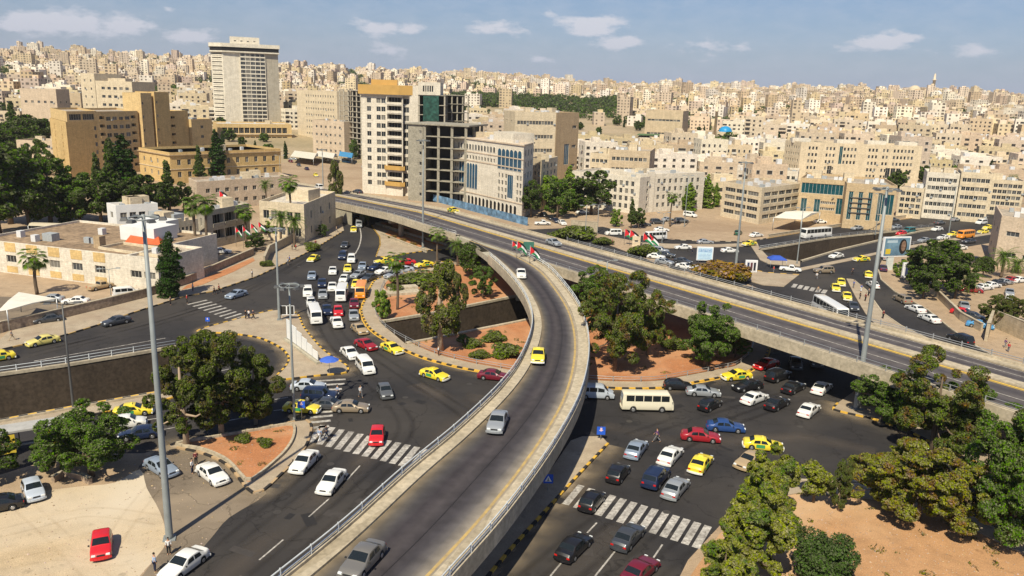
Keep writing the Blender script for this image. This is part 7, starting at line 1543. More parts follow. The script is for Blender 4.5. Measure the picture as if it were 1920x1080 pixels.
def para(L, M_, R_=None, depth=None, z=0):
    """footprint from base pixels: left, near and right corners; or left and right corners plus a depth"""
    l, m = g2(*L), g2(*M_)
    if R_ is not None: r = g2(*R_); P = [l, m, r, l+r-m]
    else: d = (m-l).normalized(); nn = Vector((-d.y, d.x)); P = [l, m, m+nn*depth, l+nn*depth]
    FOOT.append(P); return P
def atY(pxl, pxr, Yl, Yr, depth, pyl=250, pyr=250):
    """footprint from columns and distances"""
    l = GY(pxl, pyl, Yl); m = GY(pxr, pyr, Yr); l, m = Vector((l.x, l.y)), Vector((m.x, m.y)); d = (m-l).normalized(); nn = Vector((-d.y, d.x)); P = [l, m, m+nn*depth, l+nn*depth]; FOOT.append(P); return P
def ztop(p, py): return hgt((p[0], p[1]), py)
def lerp(a, b, t): return Vector(a)*(1-t)+Vector(b)*t
def sub(P, u0, u1, v0, v1):
    f = lambda u, v: (P[0]*(1-u)+P[1]*u)*(1-v)+(P[3]*(1-u)+P[2]*u)*v
    return [f(u0, v0), f(u1, v0), f(u1, v1), f(u0, v1)]

# --- ochre complex on the left
P = para((103,318), (134,335), (300,318)); z = ztop(P[1], 229)
b = Bld('stone_building', 'large ochre stone complex with a blank gable, arched balconies and stair towers', 'building', P[1])
A = sub(P, 0, 1, 0, .32)
A = [P[0], P[1], P[1]+(P[2]-P[1])*.32, P[0]+(P[2]-P[1])*.32]
b.prism(A, 0, z, ST['ochre'], {0: [dict(rows=6, cols=2, w=1.6, h=1.7, zb=2, kind='balc')], 1: [dict(rows=6, cols=1, w=1.2, h=1.6, m0=.86, m1=.02, zb=2)]})
PT = [Vector((x, y)) for x, y in ((lerp(A[0], A[1], .1)), lerp(A[0], A[1], .9), lerp(A[3], A[2], .9), lerp(A[3], A[2], .1))]
zt = z+4.2; b.prism([lerp(A[0], A[1], .25), lerp(A[1], A[2], .1)+0*(A[1]), A[2], lerp(A[3], A[0], 0)] if False else [lerp(A[0], A[3], .05), lerp(A[1], A[2], .05), A[2], A[3]], z, zt, ST['ochre2'], {1: [dict(rows=1, cols=2, w=7, h=2.4, zb=.6, kind='open', glass=M_WIN)]}, .8)
B_ = [A[3], A[2], P[1]+(P[2]-P[1])*.78, P[0]+(P[2]-P[1])*.78]; z2 = ztop(B_[1], 209)
def win_oc(cols, rows=6): return [dict(rows=rows, cols=cols, w=2.2, h=1.7, zb=2)]
b.prism(B_, 0, z2, ST['ochre2'], {1: [dict(rows=7, cols=6, w=2.4, h=1.7, zb=1.5, m0=.04, m1=.04, skip=lambda r, c: c in (0, 3, 5)), dict(rows=7, cols=6, w=2.6, h=2.1, zb=1.5, m0=.04, m1=.04, kind='balc', skip=lambda r, c: c not in (0, 5)), dict(rows=7, cols=6, w=2.2, h=1.5, zb=1.5, m0=.04, m1=.04, skip=lambda r, c: c != 3)]}, .9)
for k in range(1, 7): b.band([B_[1]+(B_[2]-B_[1])*.35, B_[1]+(B_[2]-B_[1])*.75, B_[1]+(B_[2]-B_[1])*.75+(B_[0]-B_[1])*.02, B_[1]+(B_[2]-B_[1])*.35+(B_[0]-B_[1])*.02], z2*k/7-.2, z2*k/7+.1, .18, ST['ochre'])
d = (P[2]-P[1]).normalized(); nn = Vector((-d.y, d.x))
def slab(u0, u1, o0, o1): return [P[1]+d*u0-nn*o0, P[1]+d*u1-nn*o0, P[1]+d*u1-nn*o1, P[1]+d*u0-nn*o1]
Lf = (P[2]-P[1]).length
zt = ztop(B_[2], 174)
for (u0, u1, o0, h_, m_) in ((.80, .93, 1.5, 0, 'ochre2'), (.955, 1.14, 2.0, .5, 'ochre')): b.prism(slab(Lf*u0, Lf*u1, o0, -9), 0, zt+h_, ST[m_], {0: [dict(rows=5, cols=1, w=.8, h=1.2, m0=.05, m1=.75, zb=4)]}, .5)
z3 = ztop(P[1]+d*Lf*1.2, 208)
b.prism(slab(Lf*1.145, Lf*1.42, 0, -12), 0, z3, ST['ochre'], {0: [dict(rows=6, cols=1, w=2.4, h=1.9, m0=.05, m1=.55, zb=2, kind='balc')]}, .9)
b.prism(slab(Lf*1.425, Lf*1.72, 1.5, -10), 0, ztop(P[1]+d*Lf*1.5, 223), ST['ochre2'], {0: [dict(rows=4, cols=1, w=2, h=1.4, zb=3)]}, .8)
b.box_on(.5, .5, 3, 3, 1.2, M_AC, 'air_conditioner'); b.done()
P = para((264,332), (322,345), (528,332)); z = ztop(P[1], 286)
b = Bld('stone_building', 'low ochre wing with a dark eave line curving before the big ochre complex', 'building', P[1])
b.prism(P, 0, z, ST['ochre'], {0: [dict(rows=2, cols=4, w=1.4, h=1.8, zb=1.5)], 1: [dict(rows=2, cols=11, w=1.5, h=2.2, zb=1.5, m0=.03, m1=.03)]}, 1.0, M_ROOFP); b.band(P, z-1.3, z-1.0, .5, ST['tan']); b.band(P, z*.45, z*.45+.25, .2, ST['cream']); b.clutter(7, 3); b.done()
# --- pale hotel-like block behind it
P = atY(154, 180, 452, 446, 16, 180, 180); z = ztop(P[0], 137); b = Bld('apartment_tower', 'pale beige block with small square windows behind the ochre complex', 'building', P[1])
b.prism(P, 0, z, ST['cream'], {0: [dict(rows=9, cols=2, w=1.3, h=1.3, zb=2)]}, 1.0); P = atY(181, 249, 446, 440, 18, 180, 180); z = ztop(P[0], 151)
b.prism(P, 0, z, ST['cream'], {0: [dict(rows=8, cols=5, w=2.2, h=1.5, zb=2, m0=.12)]}, 1.0); b.box_on(.4, .5, 9, 5, 2.6, ST['cream']); b.clutter(4, 9); b.done()
# --- white hotel tower
P = atY(452, 499, 584, 592, 24, 150, 150); z = ztop(P[0], 96); zr = ztop(P[0], 85)
d = (P[1]-P[0]).normalized(); nn = P[1].normalized()+d*-.06; wL = (GY(452,150,590)-GY(424,150,592)).length; wR = (GY(523,150,584)-GY(499,150,584)).length; wLL = (GY(424,150,592)-GY(402,150,592)).length
C = [P[0]-d*wL+nn*1.0, P[0]+nn*1.0]; l0 = C[0]-d*wLL*.92+nn*7
b = Bld('hotel_tower', 'tall white hotel tower with a dark band under its roof and a grid of windows', 'building', P[0])
zg = 0
b.prism([P[0], P[1], P[1]+nn*24, P[0]+nn*24], zg, z, ST['hotel'], {0: [dict(rows=19, cols=5, w=3.4, h=2.1, zb=6, zt=.2, m0=.01, m1=.01)]}, .6)
b.prism([C[0], C[1], C[1]+nn*22, C[0]+nn*22], zg, z, ST['hotel'], {}, .6)
b.prism([l0, C[0]+nn*.3, C[0]+nn*22, l0+nn*15], zg, z, ST['hotel'], {0: [dict(rows=19, cols=1, w=8, h=1.5, zb=6, m0=.02, m1=.02, kind='balc')]}, .6)
b.prism([P[1]+nn*.8, P[1]+nn*.8+d*wR, P[1]+nn*22+d*wR, P[1]+nn*22], zg, z, ST['grey'], {}, .6)
F = [l0-nn*1, C[0]-nn*.6, P[1]+d*wR-nn*.6, P[1]+d*wR+nn*24, l0+nn*18]
b.band(F, z-.0, z+2.6, .5, M_WIND, 'dark_band'); b.band(F, z+2.6, zr+1.2, 1.2, ST['hotel'], 'crown'); b.band(F, z-.9, z, .8, ST['hotel'], 'cornice')
b.prism([C[1]-d*6+nn*4, C[1]+d*14+nn*4, C[1]+d*14+nn*14, C[1]-d*6+nn*14], zr+1, zr+6, ST['hotel'], {0: [dict(rows=1, cols=4, w=1.5, h=.8, zb=.8)]}, .5); b.done()
P = atY(408, 547, 520, 540, 30, 250, 250); z = ztop(P[1], 233); b = Bld('podium_building', 'low ochre pillared podium at the foot of the white hotel tower', 'building', P[0])
b.prism(P, 0, z, ST['ochre2'], {0: [dict(rows=2, cols=12, w=3, h=3.6, zb=1, kind='open')]}, .8, M_ROOFP); b.band(P, z*.5, z*.5+.5, .8, ST['cream']); b.clutter(6, 4); b.done()
# --- long beige and the half-built slab grid
P = atY(557, 632, 560, 520, 16, 200, 200); z = ztop(P[0], 168); b = Bld('office_block', 'long pale beige block with rows of small windows left of the slab grid', 'building', P[0])
b.prism(P, 0, z, ST['cream'], {0: [dict(rows=8, cols=12, w=1.4, h=1.4, zb=2, m0=.22)]}, .9); b.clutter(5, 5); b.done()
def skeleton(b, P, z0, z1, floors, cols, depthn, m=None, back=True, colw=.6):
    m = m or ST['conc']; bm = bmesh.new(); fh = (z1-z0)/floors
    for k in range(floors+1):
        prism(bm, [p-b.off.to_2d() for p in P], z0+fh*k-.28-b.off.z, z0+fh*k-b.off.z)
    part('floor_slab', mesh('floor_slab', bm, m), b.t)
    for i in range(cols+1):
        for j in range(depthn+1):
            u, v = i/cols, j/depthn; p = (P[0]*(1-u)+P[1]*u)*(1-v)+(P[3]*(1-u)+P[2]*u)*v; c = sum(P, Vector((0, 0)))/4; p = p+(c-p).normalized()*.6; bm = bmesh.new()
            box(bm, -colw/2, colw/2, -colw/2, colw/2, 0, z1-z0-.29); part('column', mesh('column', bm, m), b.t, b.loc((p.x, p.y, z0)))
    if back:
        Q = sub(P, .06, .94, .35, .9); bm = bmesh.new(); prism(bm, [p-b.off.to_2d() for p in Q], z0-b.off.z, z1-.3-b.off.z); part('shade_core', mesh('shade_core', bm, M_WIND), b.t)  # near-black block stands in for the shade deep between the slabs
P = atY(636, 685, 470, 440, 18, 220, 220); z = ztop(P[0], 168); b = Bld('unfinished_building', 'half-built block of bare white floor slabs behind the orange-topped tower', 'building', P[0])
skeleton(b, P, 0, z, 13, 6, 3, ST['grey']); b.done()
P = atY(586, 645, 470, 455, 14, 240, 240); z = ztop(P[0], 224); b = Bld('apartment_building', 'low beige apartment house before the half-built slab grid', 'building', P[0]); b.prism(P, 0, z, ST['pink'], {0: [dict(rows=4, cols=6, w=1.5, h=1.4, zb=1.5)]}, .8); b.clutter(4, 6); b.done()
# --- tower with orange top
P = atY(677, 768, 306, 301, 17, 178, 178); z = ztop(P[1], 178); d = (P[1]-P[0]).normalized(); nn = P[1].normalized(); L = (P[1]-P[0]).length
b = Bld('apartment_tower', 'white tower with a deep ochre band round its top and big dark balconies', 'building', P[1])
F1 = [P[0], P[0]+d*L*.27, P[0]+d*L*.27+nn*17, P[0]+nn*17]
kk = dict(zb=3, rows=11)
b.prism([P[0], P[0]+d*L*.52, P[0]+d*L*.52+nn*17, P[0]+nn*17], 0, z, ST['white'], {0: [dict(kk, cols=5, w=1.7, h=1.8, m0=.02, m1=.02, skip=lambda r, c: c in (0, 2))], 3: [dict(kk, cols=3, w=1.5, h=1.6)]}, .5)
b.prism([P[0]+d*L*.52-nn*1.2, P[0]+d*L*.86-nn*2.2, P[0]+d*L*.86+nn*16, P[0]+d*L*.52+nn*16], 0, z-.02, ST['white'], {0: [dict(kk, cols=1, w=L*.33, h=2.6, m0=.02, m1=.02, kind='balc')]}, .5)
b.prism([P[0]+d*L*.86, P[1], P[1]+nn*17, P[0]+d*L*.86+nn*17], 0, z-.04, ST['white'], {0: [dict(kk, cols=1, w=3, h=2.0, m0=.05, m1=.05)], 1: [dict(kk, cols=2, w=1.5, h=1.6)]}, .5)
F = [P[0], P[0]+d*L*.5-nn*.4, P[0]+d*L*.8-nn*2.6, P[1]-nn*.8, P[1]+nn*17.5, P[0]+nn*17.5]
b.band(F, z-.1, z+3.3, 1.1, ST['orange'], 'top_band'); b.band(F, z-.5, z-.1, .7, ST['white'], 'cornice')
b.prism([P[0]+d*L*.2+nn*5, P[0]+d*L*.75+nn*5, P[0]+d*L*.75+nn*14, P[0]+d*L*.2+nn*14], z+3.3, z+5.2, ST['orange'], {}, .4)
for zz in (z*.10, z*.26): b.band([P[0]+d*L*.5-nn*1.6, P[0]+d*L*.8-nn*2.8, P[0]+d*L*.88-nn*2.0, P[0]+d*L*.88, P[0]+d*L*.5], zz, zz+1.4, .4, ST['orange'], 'ochre_band')
b.done()
# --- cream tower with green netting
P = atY(768, 832, 352, 352, 16, 200, 200); z = ztop(P[0], 153); d = (P[1]-P[0]).normalized(); nn = Vector((-d.y, d.x)); L = (P[1]-P[0]).length
b = Bld('apartment_tower', 'cream tower with green-netted glass right of the ochre-banded tower', 'building', P[0])
zm = ztop(P[0], 177)
b.prism([P[0], P[0]+d*L*.25, P[0]+d*L*.25+nn*16, P[0]+nn*16], 0, ztop(P[0], 160), ST['white'], {}, .5)
b.prism([P[0]+d*L*.25-nn*.5, P[0]+d*L*.9-nn*.5, P[0]+d*L*.9+nn*14, P[0]+d*L*.25+nn*14], zm, z, ST['white'], {0: [dict(rows=1, cols=5, w=.7, h=2.6, zb=1.2, zt=.8, m0=.2, m1=.3)]}, .5)
skeleton(b, [P[0]+d*L*.25-nn*.3, P[0]+d*L*1.05-nn*.3, P[0]+d*L*1.05+nn*14, P[0]+d*L*.25+nn*14], 0, zm, 9, 3, 2, ST['grey'])
bm = bmesh.new(); q0, q1 = P[0]+d*L*.40-nn*.6, P[0]+d*L*.86-nn*.6; zlo = ztop(P[0], 226)
bm.faces.new([bm.verts.new(b.loc(v)) for v in ((q0.x, q0.y, zlo), (q1.x, q1.y, zlo), (q1.x, q1.y, zm-.4), (q0.x, q0.y, zm-.4))]); part('green_netting', mesh('green_netting', bm, mat('green_net', (.02, .07, .055), .8, .35, .5, scale2=.9)), b.t); b.done()
P = atY(836, 880, 362, 366, 14, 200, 200); z = ztop(P[0], 178); b = Bld('unfinished_building', 'bare concrete frame with teal netting right of the cream tower', 'building', P[0]); skeleton(b, P, 0, z, 10, 4, 2, ST['conc']); b.done()
# --- bare concrete skeleton
P = atY(765, 848, 290, 284, 16, 236, 236); z = ztop(P[1], 236); d = (P[1]-P[0]).normalized(); nn = Vector((-d.y, d.x)); L = (P[1]-P[0]).length
b = Bld('unfinished_building', 'grey concrete skeleton of seven open floors left of the white arcaded building', 'building', P[1])
b.prism([P[0], P[0]+d*L*.34, P[0]+d*L*.34+nn*17, P[0]+nn*17], 0, z, ST['conc'], {0: [dict(rows=7, cols=1, w=1.0, h=1.2, m0=.7, m1=.02, zb=1)]}, .3, ST['conc'])
skeleton(b, [P[0]+d*L*.345, P[0]+d*L*1.32, P[0]+d*L*1.32+nn*15, P[0]+d*L*.345+nn*15], 0, z, 7, 3, 2, ST['conc'], colw=.9); b.band([P[0], P[0]+d*L*1.35, P[0]+d*L*1.35+nn*16, P[0]+nn*16], z-.1, z+.4, .6, ST['conc'], 'roof_slab'); b.done()
# --- white arcaded building
P = para((850,378), (978,411), (994,404)); z = ztop(P[1], 271); d = (P[1]-P[0]).normalized(); nn = Vector((-d.y, d.x)); L = (P[1]-P[0]).length; nn = (P[1].normalized()+Vector((.22, 0))).normalized(); P[2] = P[1]+nn*15; P[3] = P[0]+nn*15
b = Bld('arcaded_building', 'ornate white building with tall blue-glass arches and an arcade along the blue hoarding', 'building', P[1])
f0 = [dict(rows=1, cols=16, w=1.5, h=3.2, zb=.3, ztop=4.4, kind='arch', glass=M_WIND), dict(rows=1, cols=20, w=1.1, h=1.9, zb=z-4.4, ztop=z-1.0, kind='arch', skip=lambda r, c: c > 12), dict(rows=1, cols=20, w=1.0, h=1.3, zb=z-7.6, ztop=z-5.2, skip=lambda r, c: c > 12),
      dict(rows=1, cols=12, w=1.7, h=9.0, zb=z-17.5, ztop=z-8.0, kind='arch', glass=M_BLUEG, m0=.09, m1=.42, skip=lambda r, c: c > 6), dict(rows=4, cols=2, w=1.0, h=1.5, zb=5, ztop=z-8.5, m0=.01, m1=.92),
      dict(rows=1, cols=6, w=2.1, h=6.6, zb=z-9.0, ztop=z-1.6, kind='arch', glass=M_BLUEG, m0=.66, m1=.02), dict(rows=1, cols=2, w=4.4, h=8, zb=5.5, ztop=z-9.8, kind='win', glass=M_BLUEG, m0=.79, m1=.04, skip=lambda r, c: c == 1), dict(rows=4, cols=2, w=1.1, h=1.6, zb=4.8, ztop=z-9.6, m0=.91, m1=.01), dict(rows=4, cols=3, w=1.0, h=1.5, zb=4.8, ztop=z-9.6, m0=.66, m1=.2)]
b.prism(P, 0, z, ST['white'], {0: f0, 1: [dict(rows=6, cols=3, w=1.5, h=1.9, zb=1, kind='win')]}, .7, M_ROOFP)
for k, c_ in ((z-4.9, 'pink'), (z-7.9, 'pink'), (4.6, 'pink')): b.band([P[0], P[1], P[1]+nn*.3, P[0]+nn*.3], k, k+.35, .15, ST[c_], 'string_course')
b.band(P, z-.5, z-.1, .35, ST['pink'], 'cornice'); b.box_on(.8, .5, 12, 8, 3.6, ST['white'], 'stair_head'); b.box_on(.62, .4, 8, 3, 2.2, M_TANKW, 'water_tank'); b.clutter(5, 8); b.done()
TW = mat('terrace_roof', (.45, .38, .30), .9, .1)
# --- other named blocks, generic style
def simple(lab, P, z, m, rows, cols, w=1.4, h=1.5, rcols=2, name='apartment_building', clut=4, seed=1, kind='win', glass=None, extra=None, roof=None, par=.8, z0=0, cat='building', zb=1.2, fs=None):
    b = Bld(name, lab, cat, (P[1][0], P[1][1], z0)); f = [dict(rows=rows, cols=cols, w=w, h=h, zb=zb, kind=kind, glass=glass)]
    b.prism(P, z0, z, ST[m], fs or {0: f, 1: [dict(rows=rows, cols=rcols, w=w, h=h, zb=zb)], 3: [dict(rows=rows, cols=rcols, w=w, h=h, zb=zb)]}, par, roof or M_ROOF); b.clutter(clut, seed)
    if extra: extra(b, P, z)
    return b.done()
P = para((990,388), (1012,396), (1042,384)); simple('plain beige block right of the white arcaded building', P, ztop(P[1], 300), 'cream', 6, 3, rcols=4, seed=2)
P = atY(965, 1042, 345, 350, 18, 235, 235); simple('long cream building with three rows of square windows and a dark corner wing', P, ztop(P[0], 209), 'cream', 5, 12, 1.6, 1.6, name='office_block', clut=6, seed=3)
P = atY(1043, 1085, 350, 362, 18, 235, 235); simple('brown stone wing with one tall glazed slot behind the cream building', P, ztop(P[0], 211), 'tan', 3, 3, 1.6, 1.8, name='office_block', seed=4, fs={0: [dict(rows=1, cols=1, w=3.5, h=9, zb=2, m0=.3, m1=.3, glass=M_BLUEG), dict(rows=3, cols=1, w=3, h=1.4, zb=5, m0=.68, m1=.05)]})
P = para((1068,392), (1098,398), None, 18); P = para((1068,385), (1196,402), None, 20); simple('white school with rows of narrow paired windows behind the big dark tree', P, ztop(P[1], 333), 'white', 4, 11, 1.2, 1.7, name='school_building', clut=5, seed=5, roof=M_ROOFP)
P = para((1197,399), (1316,392), None, 18); simple('white school wing with tall stair slots right of the dark conifer', P, ztop(P[0], 327), 'white', 4, 10, 1.2, 1.6, name='school_building', clut=6, seed=6, roof=M_ROOFP, extra=lambda b, P, z: b.band([P[0]+(P[1]-P[0])*.12, P[0]+(P[1]-P[0])*.2, P[0]+(P[1]-P[0])*.2+Vector((0, .5)), P[0]+(P[1]-P[0])*.12+Vector((0, .5))], 0, z+.8, .3, ST['white'], 'stair_shaft'))
P = para((1350,405), (1422,421), (1497,408)); simple('beige office block with ribbon windows beside the white canopy', P, ztop(P[1], 352), 'cream', 4, 3, 5.5, 1.4, 5, name='office_block', clut=8, seed=7)
P = atY(1497, 1583, 268, 262, 22, 370, 370); b = Bld('bank_building', 'sandstone building with a teal glass band wrapping its top corner', 'building', P[0]); z = ztop(P[0], 333)
b.prism(P, 0, z, ST['sand'], {0: [dict(rows=1, cols=1, w=29, h=3.4, zb=z-5.2, ztop=z-1.0, m0=.0, m1=.0, glass=M_TEALG), dict(rows=1, cols=6, w=2.2, h=6, zb=3.2, ztop=z-6.4, glass=M_TEALG, skip=lambda r, c: c not in (0, 2)), dict(rows=1, cols=1, w=3.6, h=9, zb=3.2, ztop=z-5.6, m0=.84, m1=.02, glass=M_TEALG), dict(rows=2, cols=8, w=.9, h=.9, zb=4, ztop=z-6.5, m0=.5, m1=.18)]}, .8)
b.clutter(6, 8); b.done()
P = atY(1585, 1680, 256, 252, 26, 370, 370); b = Bld('bank_building', 'sandstone annex with tall dark slots and louvres behind the tallest right mast', 'building', P[0]); z = ztop(P[0], 343)
b.prism(P, 0, z, ST['sand'], {0: [dict(rows=1, cols=9, w=1.6, h=9, zb=2, glass=M_TEALG, skip=lambda r, c: c in (1, 3, 5, 7, 8)), dict(rows=1, cols=1, w=12, h=6.5, zb=4, m0=.66, m1=.02, glass=M_TEALG)]}, .8)
for k in range(4): q = P[0]+(P[1]-P[0])*.12; q2 = P[0]+(P[1]-P[0])*.5; b.band([q, q2, q2+Vector((0, .2)), q+Vector((0, .2))], 5+k*1.6, 5.25+k*1.6, .25, M_DMAST, 'louvre')
b.clutter(9, 12); b.done()
P = atY(1470, 1500, 420, 406, 16, 290, 290); b = Bld('ministry_building', 'very long pale building with grouped small windows and dark tall openings', 'building', P[1]); z = ztop(P[1], 266)
b.prism(P, 0, z, ST['cream'], {0: [dict(rows=5, cols=6, w=.9, h=1.4, zb=2)]}, .8)
P2b = atY(1500, 1728, 406, 400, 18, 290, 290)
b.prism(P2b, 0, z, ST['cream'], {0: [dict(rows=5, cols=30, w=1.0, h=1.6, zb=2, skip=lambda r, c: c in (3, 4, 8, 9, 14, 15, 16, 20, 23) or (r < 2 and (9 < c < 14 or 22 < c < 28))), dict(rows=1, cols=20, w=2.2, h=5, zb=2.5, ztop=8.5, glass=M_WIN, skip=lambda r, c: c not in (4, 15, 16, 17)), dict(rows=1, cols=30, w=2.6, h=9, zb=z-10.5, ztop=z-1, glass=M_TEALG, skip=lambda r, c: c != 9)]}, .8)
for u in (.02, .4, .66, .92): b.box_on(u, .5, 9, 6, 2.2, ST['white'], 'skylight')
b.done()
for i, (a_, bb, Y_, dp, tp, m_, rw, cl, lab) in enumerate(((1105,1140,330,14,286,'cream',4,4,'rounded pinkish house left of the glass-roofed block'), (1140,1216,318,22,280,'beige',4,8,'large beige building with a grey glass roof in mid distance'), (1738,1800,285,16,322,'white',5,7,'pale apartment block directly above the eastern road'), (1802,1862,280,16,322,'cream',5,6,'apartment block with red awnings at street level'),
      (1862,1925,300,16,336,'cream',5,6,'beige block at the right edge above the eastern road'), (1690,1737,285,16,350,'cream',4,4,'low cream block right of the sandstone annex'), (1440,1496,330,16,318,'white',3,5,'white low block behind the beige office block'))):
    P = atY(a_, bb, Y_, Y_-4, dp, 330, 330); simple(lab, P, ztop(P[0], tp), m_, rw, cl, 1.4, 1.4, seed=20+i, clut=6)
P = para((1858,487), (1862,490), (1990,520)); P = [g2(1852,470), g2(1862,498), g2(1990,520)]; P = [P[0], P[1], P[2], P[0]+P[2]-P[1]]; FOOT.append(P)
simple('plain beige block at the right edge above the palms', P, ztop(P[1], 404), 'pink', 2, 2, 3, 1.2, 3, seed=31, clut=3)
# --- lower left buildings
P = para((-60,512), (-4,523), (290,577)); P = [g2(-60,470), g2(-30,508), g2(298,545)]; P = [P[0], P[1], P[2], P[0]+P[2]-P[1]]
P = para((-40,505), (300,548), None, 27); z = ztop(P[1], 485)
b = Bld('low_building', 'long low beige building with ochre panels and a flat brown roof', 'building', P[1])
d_ = (P[1]-P[0]).normalized(); n_ = Vector((-d_.y, d_.x)); K_ = lerp(P[0], P[1], .84)
b.prism([K_, P[1], P[1]+n_*13, K_+n_*13], 0, z-.01, ST['white'], {0: [dict(rows=1, cols=2, w=2.6, h=1.4, zb=1.2)], 1: [dict(rows=1, cols=1, w=1, h=1, zb=1)]}, .5)
b.prism([P[0], K_, K_+n_*27, P[0]+n_*27], 0, z, ST['white'], {0: [dict(rows=1, cols=12, w=5, h=1.5, zb=1.3, skip=lambda r, c: c % 2 == 1)]}, .5, ST['roofb'])
for k in range(6):
    t0 = (.06+.88*(2*k+.02)/12)*.84; t1 = (.06+.88*(2*k+.98)/12)*.84; q0, q1 = lerp(P[0], P[1], t0), lerp(P[0], P[1], t1); dd = (P[1]-P[0]).normalized(); n_ = Vector((-dd.y, dd.x))
    for (a, c) in ((z-2.0, z-.12), (.3, 1.6)): b.band([q0, q1, q1+n_*.1, q0+n_*.1], a, c, .06, ST['orange'] if False else ST['ochre'], 'ochre_panel')
b.box_on(.33, .25, 2.6, 2, 1.6, M_AC, 'air_conditioner'); b.box_on(.55, .3, 1.4, .8, 1.2, M_AC, 'air_conditioner'); b.box_on(.6, .3, 1.4, .8, 1.2, M_AC, 'air_conditioner'); b.box_on(.7, .2, 1.6, 1.6, 2.4, ST['tan'], 'chimney')
b.box_on(.74, .66, 9, 7, 3.0, ST['plaster'], 'roof_room'); b.box_on(.66, .9, 8, 4, 3.2, ST['plaster'], 'roof_room'); b.clutter(5, 44); b.done()
P = para((300,540), (345,528), None, 16); simple('pale plain annex right of the green conifer', P, ztop(P[0], 478), 'cream', 1, 2, 2, 1.6, seed=45, clut=1)
P = para((205,440), (222,446), (300,440)); simple('white plastered house with a roof terrace behind the low beige building', P, ztop(P[1], 385), 'plaster', 2, 1, 1.6, 1.6, 4, seed=46, clut=6, name='house')
P = para((240,497), (325,505), (352,497)); P = para((262,470), (325,480), (375,470)); z = ztop(P[1], 418); b = Bld('crenellated_building', 'pale stone building with a toothed parapet behind the red roof', 'building', P[1])
b.prism(P, 0, z, ST['cream'], {0: [dict(rows=2, cols=4, w=1, h=1.6, zb=1)], 1: [dict(rows=1, cols=6, w=.7, h=2, zb=4), dict(rows=1, cols=9, w=.6, h=1, zb=1, ztop=3)]}, .5)
for i in range(1): 
    for (a, c) in ((P[0], P[1]), (P[1], P[2])):
        dd = (c-a); nT = int(dd.length/1.6)
        for k in range(nT):
            q0, q1 = a+dd*((k+.1)/nT), a+dd*((k+.6)/nT); e = dd.normalized(); n_ = Vector((-e.y, e.x)); b.band([q0, q1, q1+n_*.4, q0+n_*.4], z, z+.7, 0, ST['cream'], 'merlon')
b.box_on(.3, .5, 5, 3, 2, M_AC, 'air_conditioner'); b.box_on(.6, .6, 4, 3, 1.8, M_AC, 'air_conditioner'); b.clutter(6, 47); b.done()
P = para((376,470), (384,474), (492,455)); P = [g2(372,462), g2(388,468), g2(470,448)]; P = [P[0], P[1], P[2], P[0]+P[2]-P[1]]; FOOT.append(P); z = ztop(P[1], 396)
b = Bld('embassy_building', 'grey-beige building with deep dark bays behind the row of flags', 'building', P[1]); b.prism(P, 0, z, ST['grey'], {1: [dict(rows=2, cols=3, w=5, h=3, zb=1, kind='balc', m0=.15)], 0: [dict(rows=2, cols=1, w=1, h=2, zb=1)]}, .6, M_ROOFP); b.clutter(5, 48); b.done()
P = para((285,452), (340,459), None, 12); z = 3.0
t = Bld('tiled_pavilion', 'small building with a bright orange-red hipped roof', 'building', P[0]); q = [g2(243,508), g2(302,512), g2(313,492), g2(258,488)]; zz = ztop(q[1], 458)
bm = bmesh.new(); prism(bm, [p-t.off.to_2d() for p in q], 0, zz); part('wall', mesh('wall', bm, ST['white']), t.t); c = sum(q, Vector((0, 0)))/4
bm = bmesh.new(); e = [bm.verts.new((*(c+(p-c)*1.15-t.off.to_2d()), zz)) for p in q]; r0 = bm.verts.new((*(lerp(q[0], q[3], .5)*.7+c*.3-t.off.to_2d()), zz+1.9)); r1 = bm.verts.new((*(lerp(q[1], q[2], .5)*.7+c*.3-t.off.to_2d()), zz+1.9))
bm.faces.new((e[0], e[1], r1, r0)); bm.faces.new((e[2], e[3], r0, r1)); bm.faces.new((e[1], e[2], r1)); bm.faces.new((e[3], e[0], r0)); fixn(bm); part('roof', mesh('roof', bm, mat('red_tiles', (.55, .11, .035), .7, .2, 2)), t.t)
P = [g2(357,386), g2(372,396), g2(545,380)]; P = [P[0], P[1], P[2], P[0]+P[2]-P[1]]; FOOT.append(P)
simple('two-storey pinkish stone building with rooftop units under the ochre wing', P, ztop(P[1], 341), 'pink', 2, 2, 1.4, 1.4, 9, seed=49, clut=14)
P = [g2(489,448), g2(572,456), g2(630,424)]; P = [P[0], P[1], P[2], P[0]+P[2]-P[1]]; FOOT.append(P); z = ztop(P[1], 383); b = Bld('stone_villa', 'pale stone villa with a stepped flat roof beside the end of the flyover', 'house', P[1])
b.prism(P, 0, z, ST['cream'], {0: [dict(rows=2, cols=5, w=1.8, h=2.2, zb=1)], 1: [dict(rows=2, cols=3, w=1.3, h=2, zb=1)]}, .9, M_ROOFP); b.box_on(.6, .5, 7, 6, 3, ST['cream']); b.clutter(4, 50); b.done()
P = para((1185,462), (1200,463), None, 3); simple('small beige kiosk between the two white vans', P, 2.8, 'cream', 1, 1, 1, 1, 1, name='kiosk', seed=51, clut=0, cat='kiosk')
# far left small houses between trees
for i, (a_, bb, Y_, tp, m_, lab) in enumerate(((30,100,370,262,'pink','low pinkish house among the park trees at the far left'), (12,55,330,318,'white','white gabled house low among the park trees'), (60,130,400,245,'cream','house with white chimneys behind the park trees'), (36,104,470,165,'pink','terraced pinkish flats left of the pale block'), (90,150,500,172,'beige','stepped beige flats beside the pale block'))):
    P = atY(a_, bb, Y_, Y_, 14, tp, tp); simple(lab, P, ztop(P[0], tp), m_, 3, 5, 1.5, 1.4, seed=60+i, clut=3)
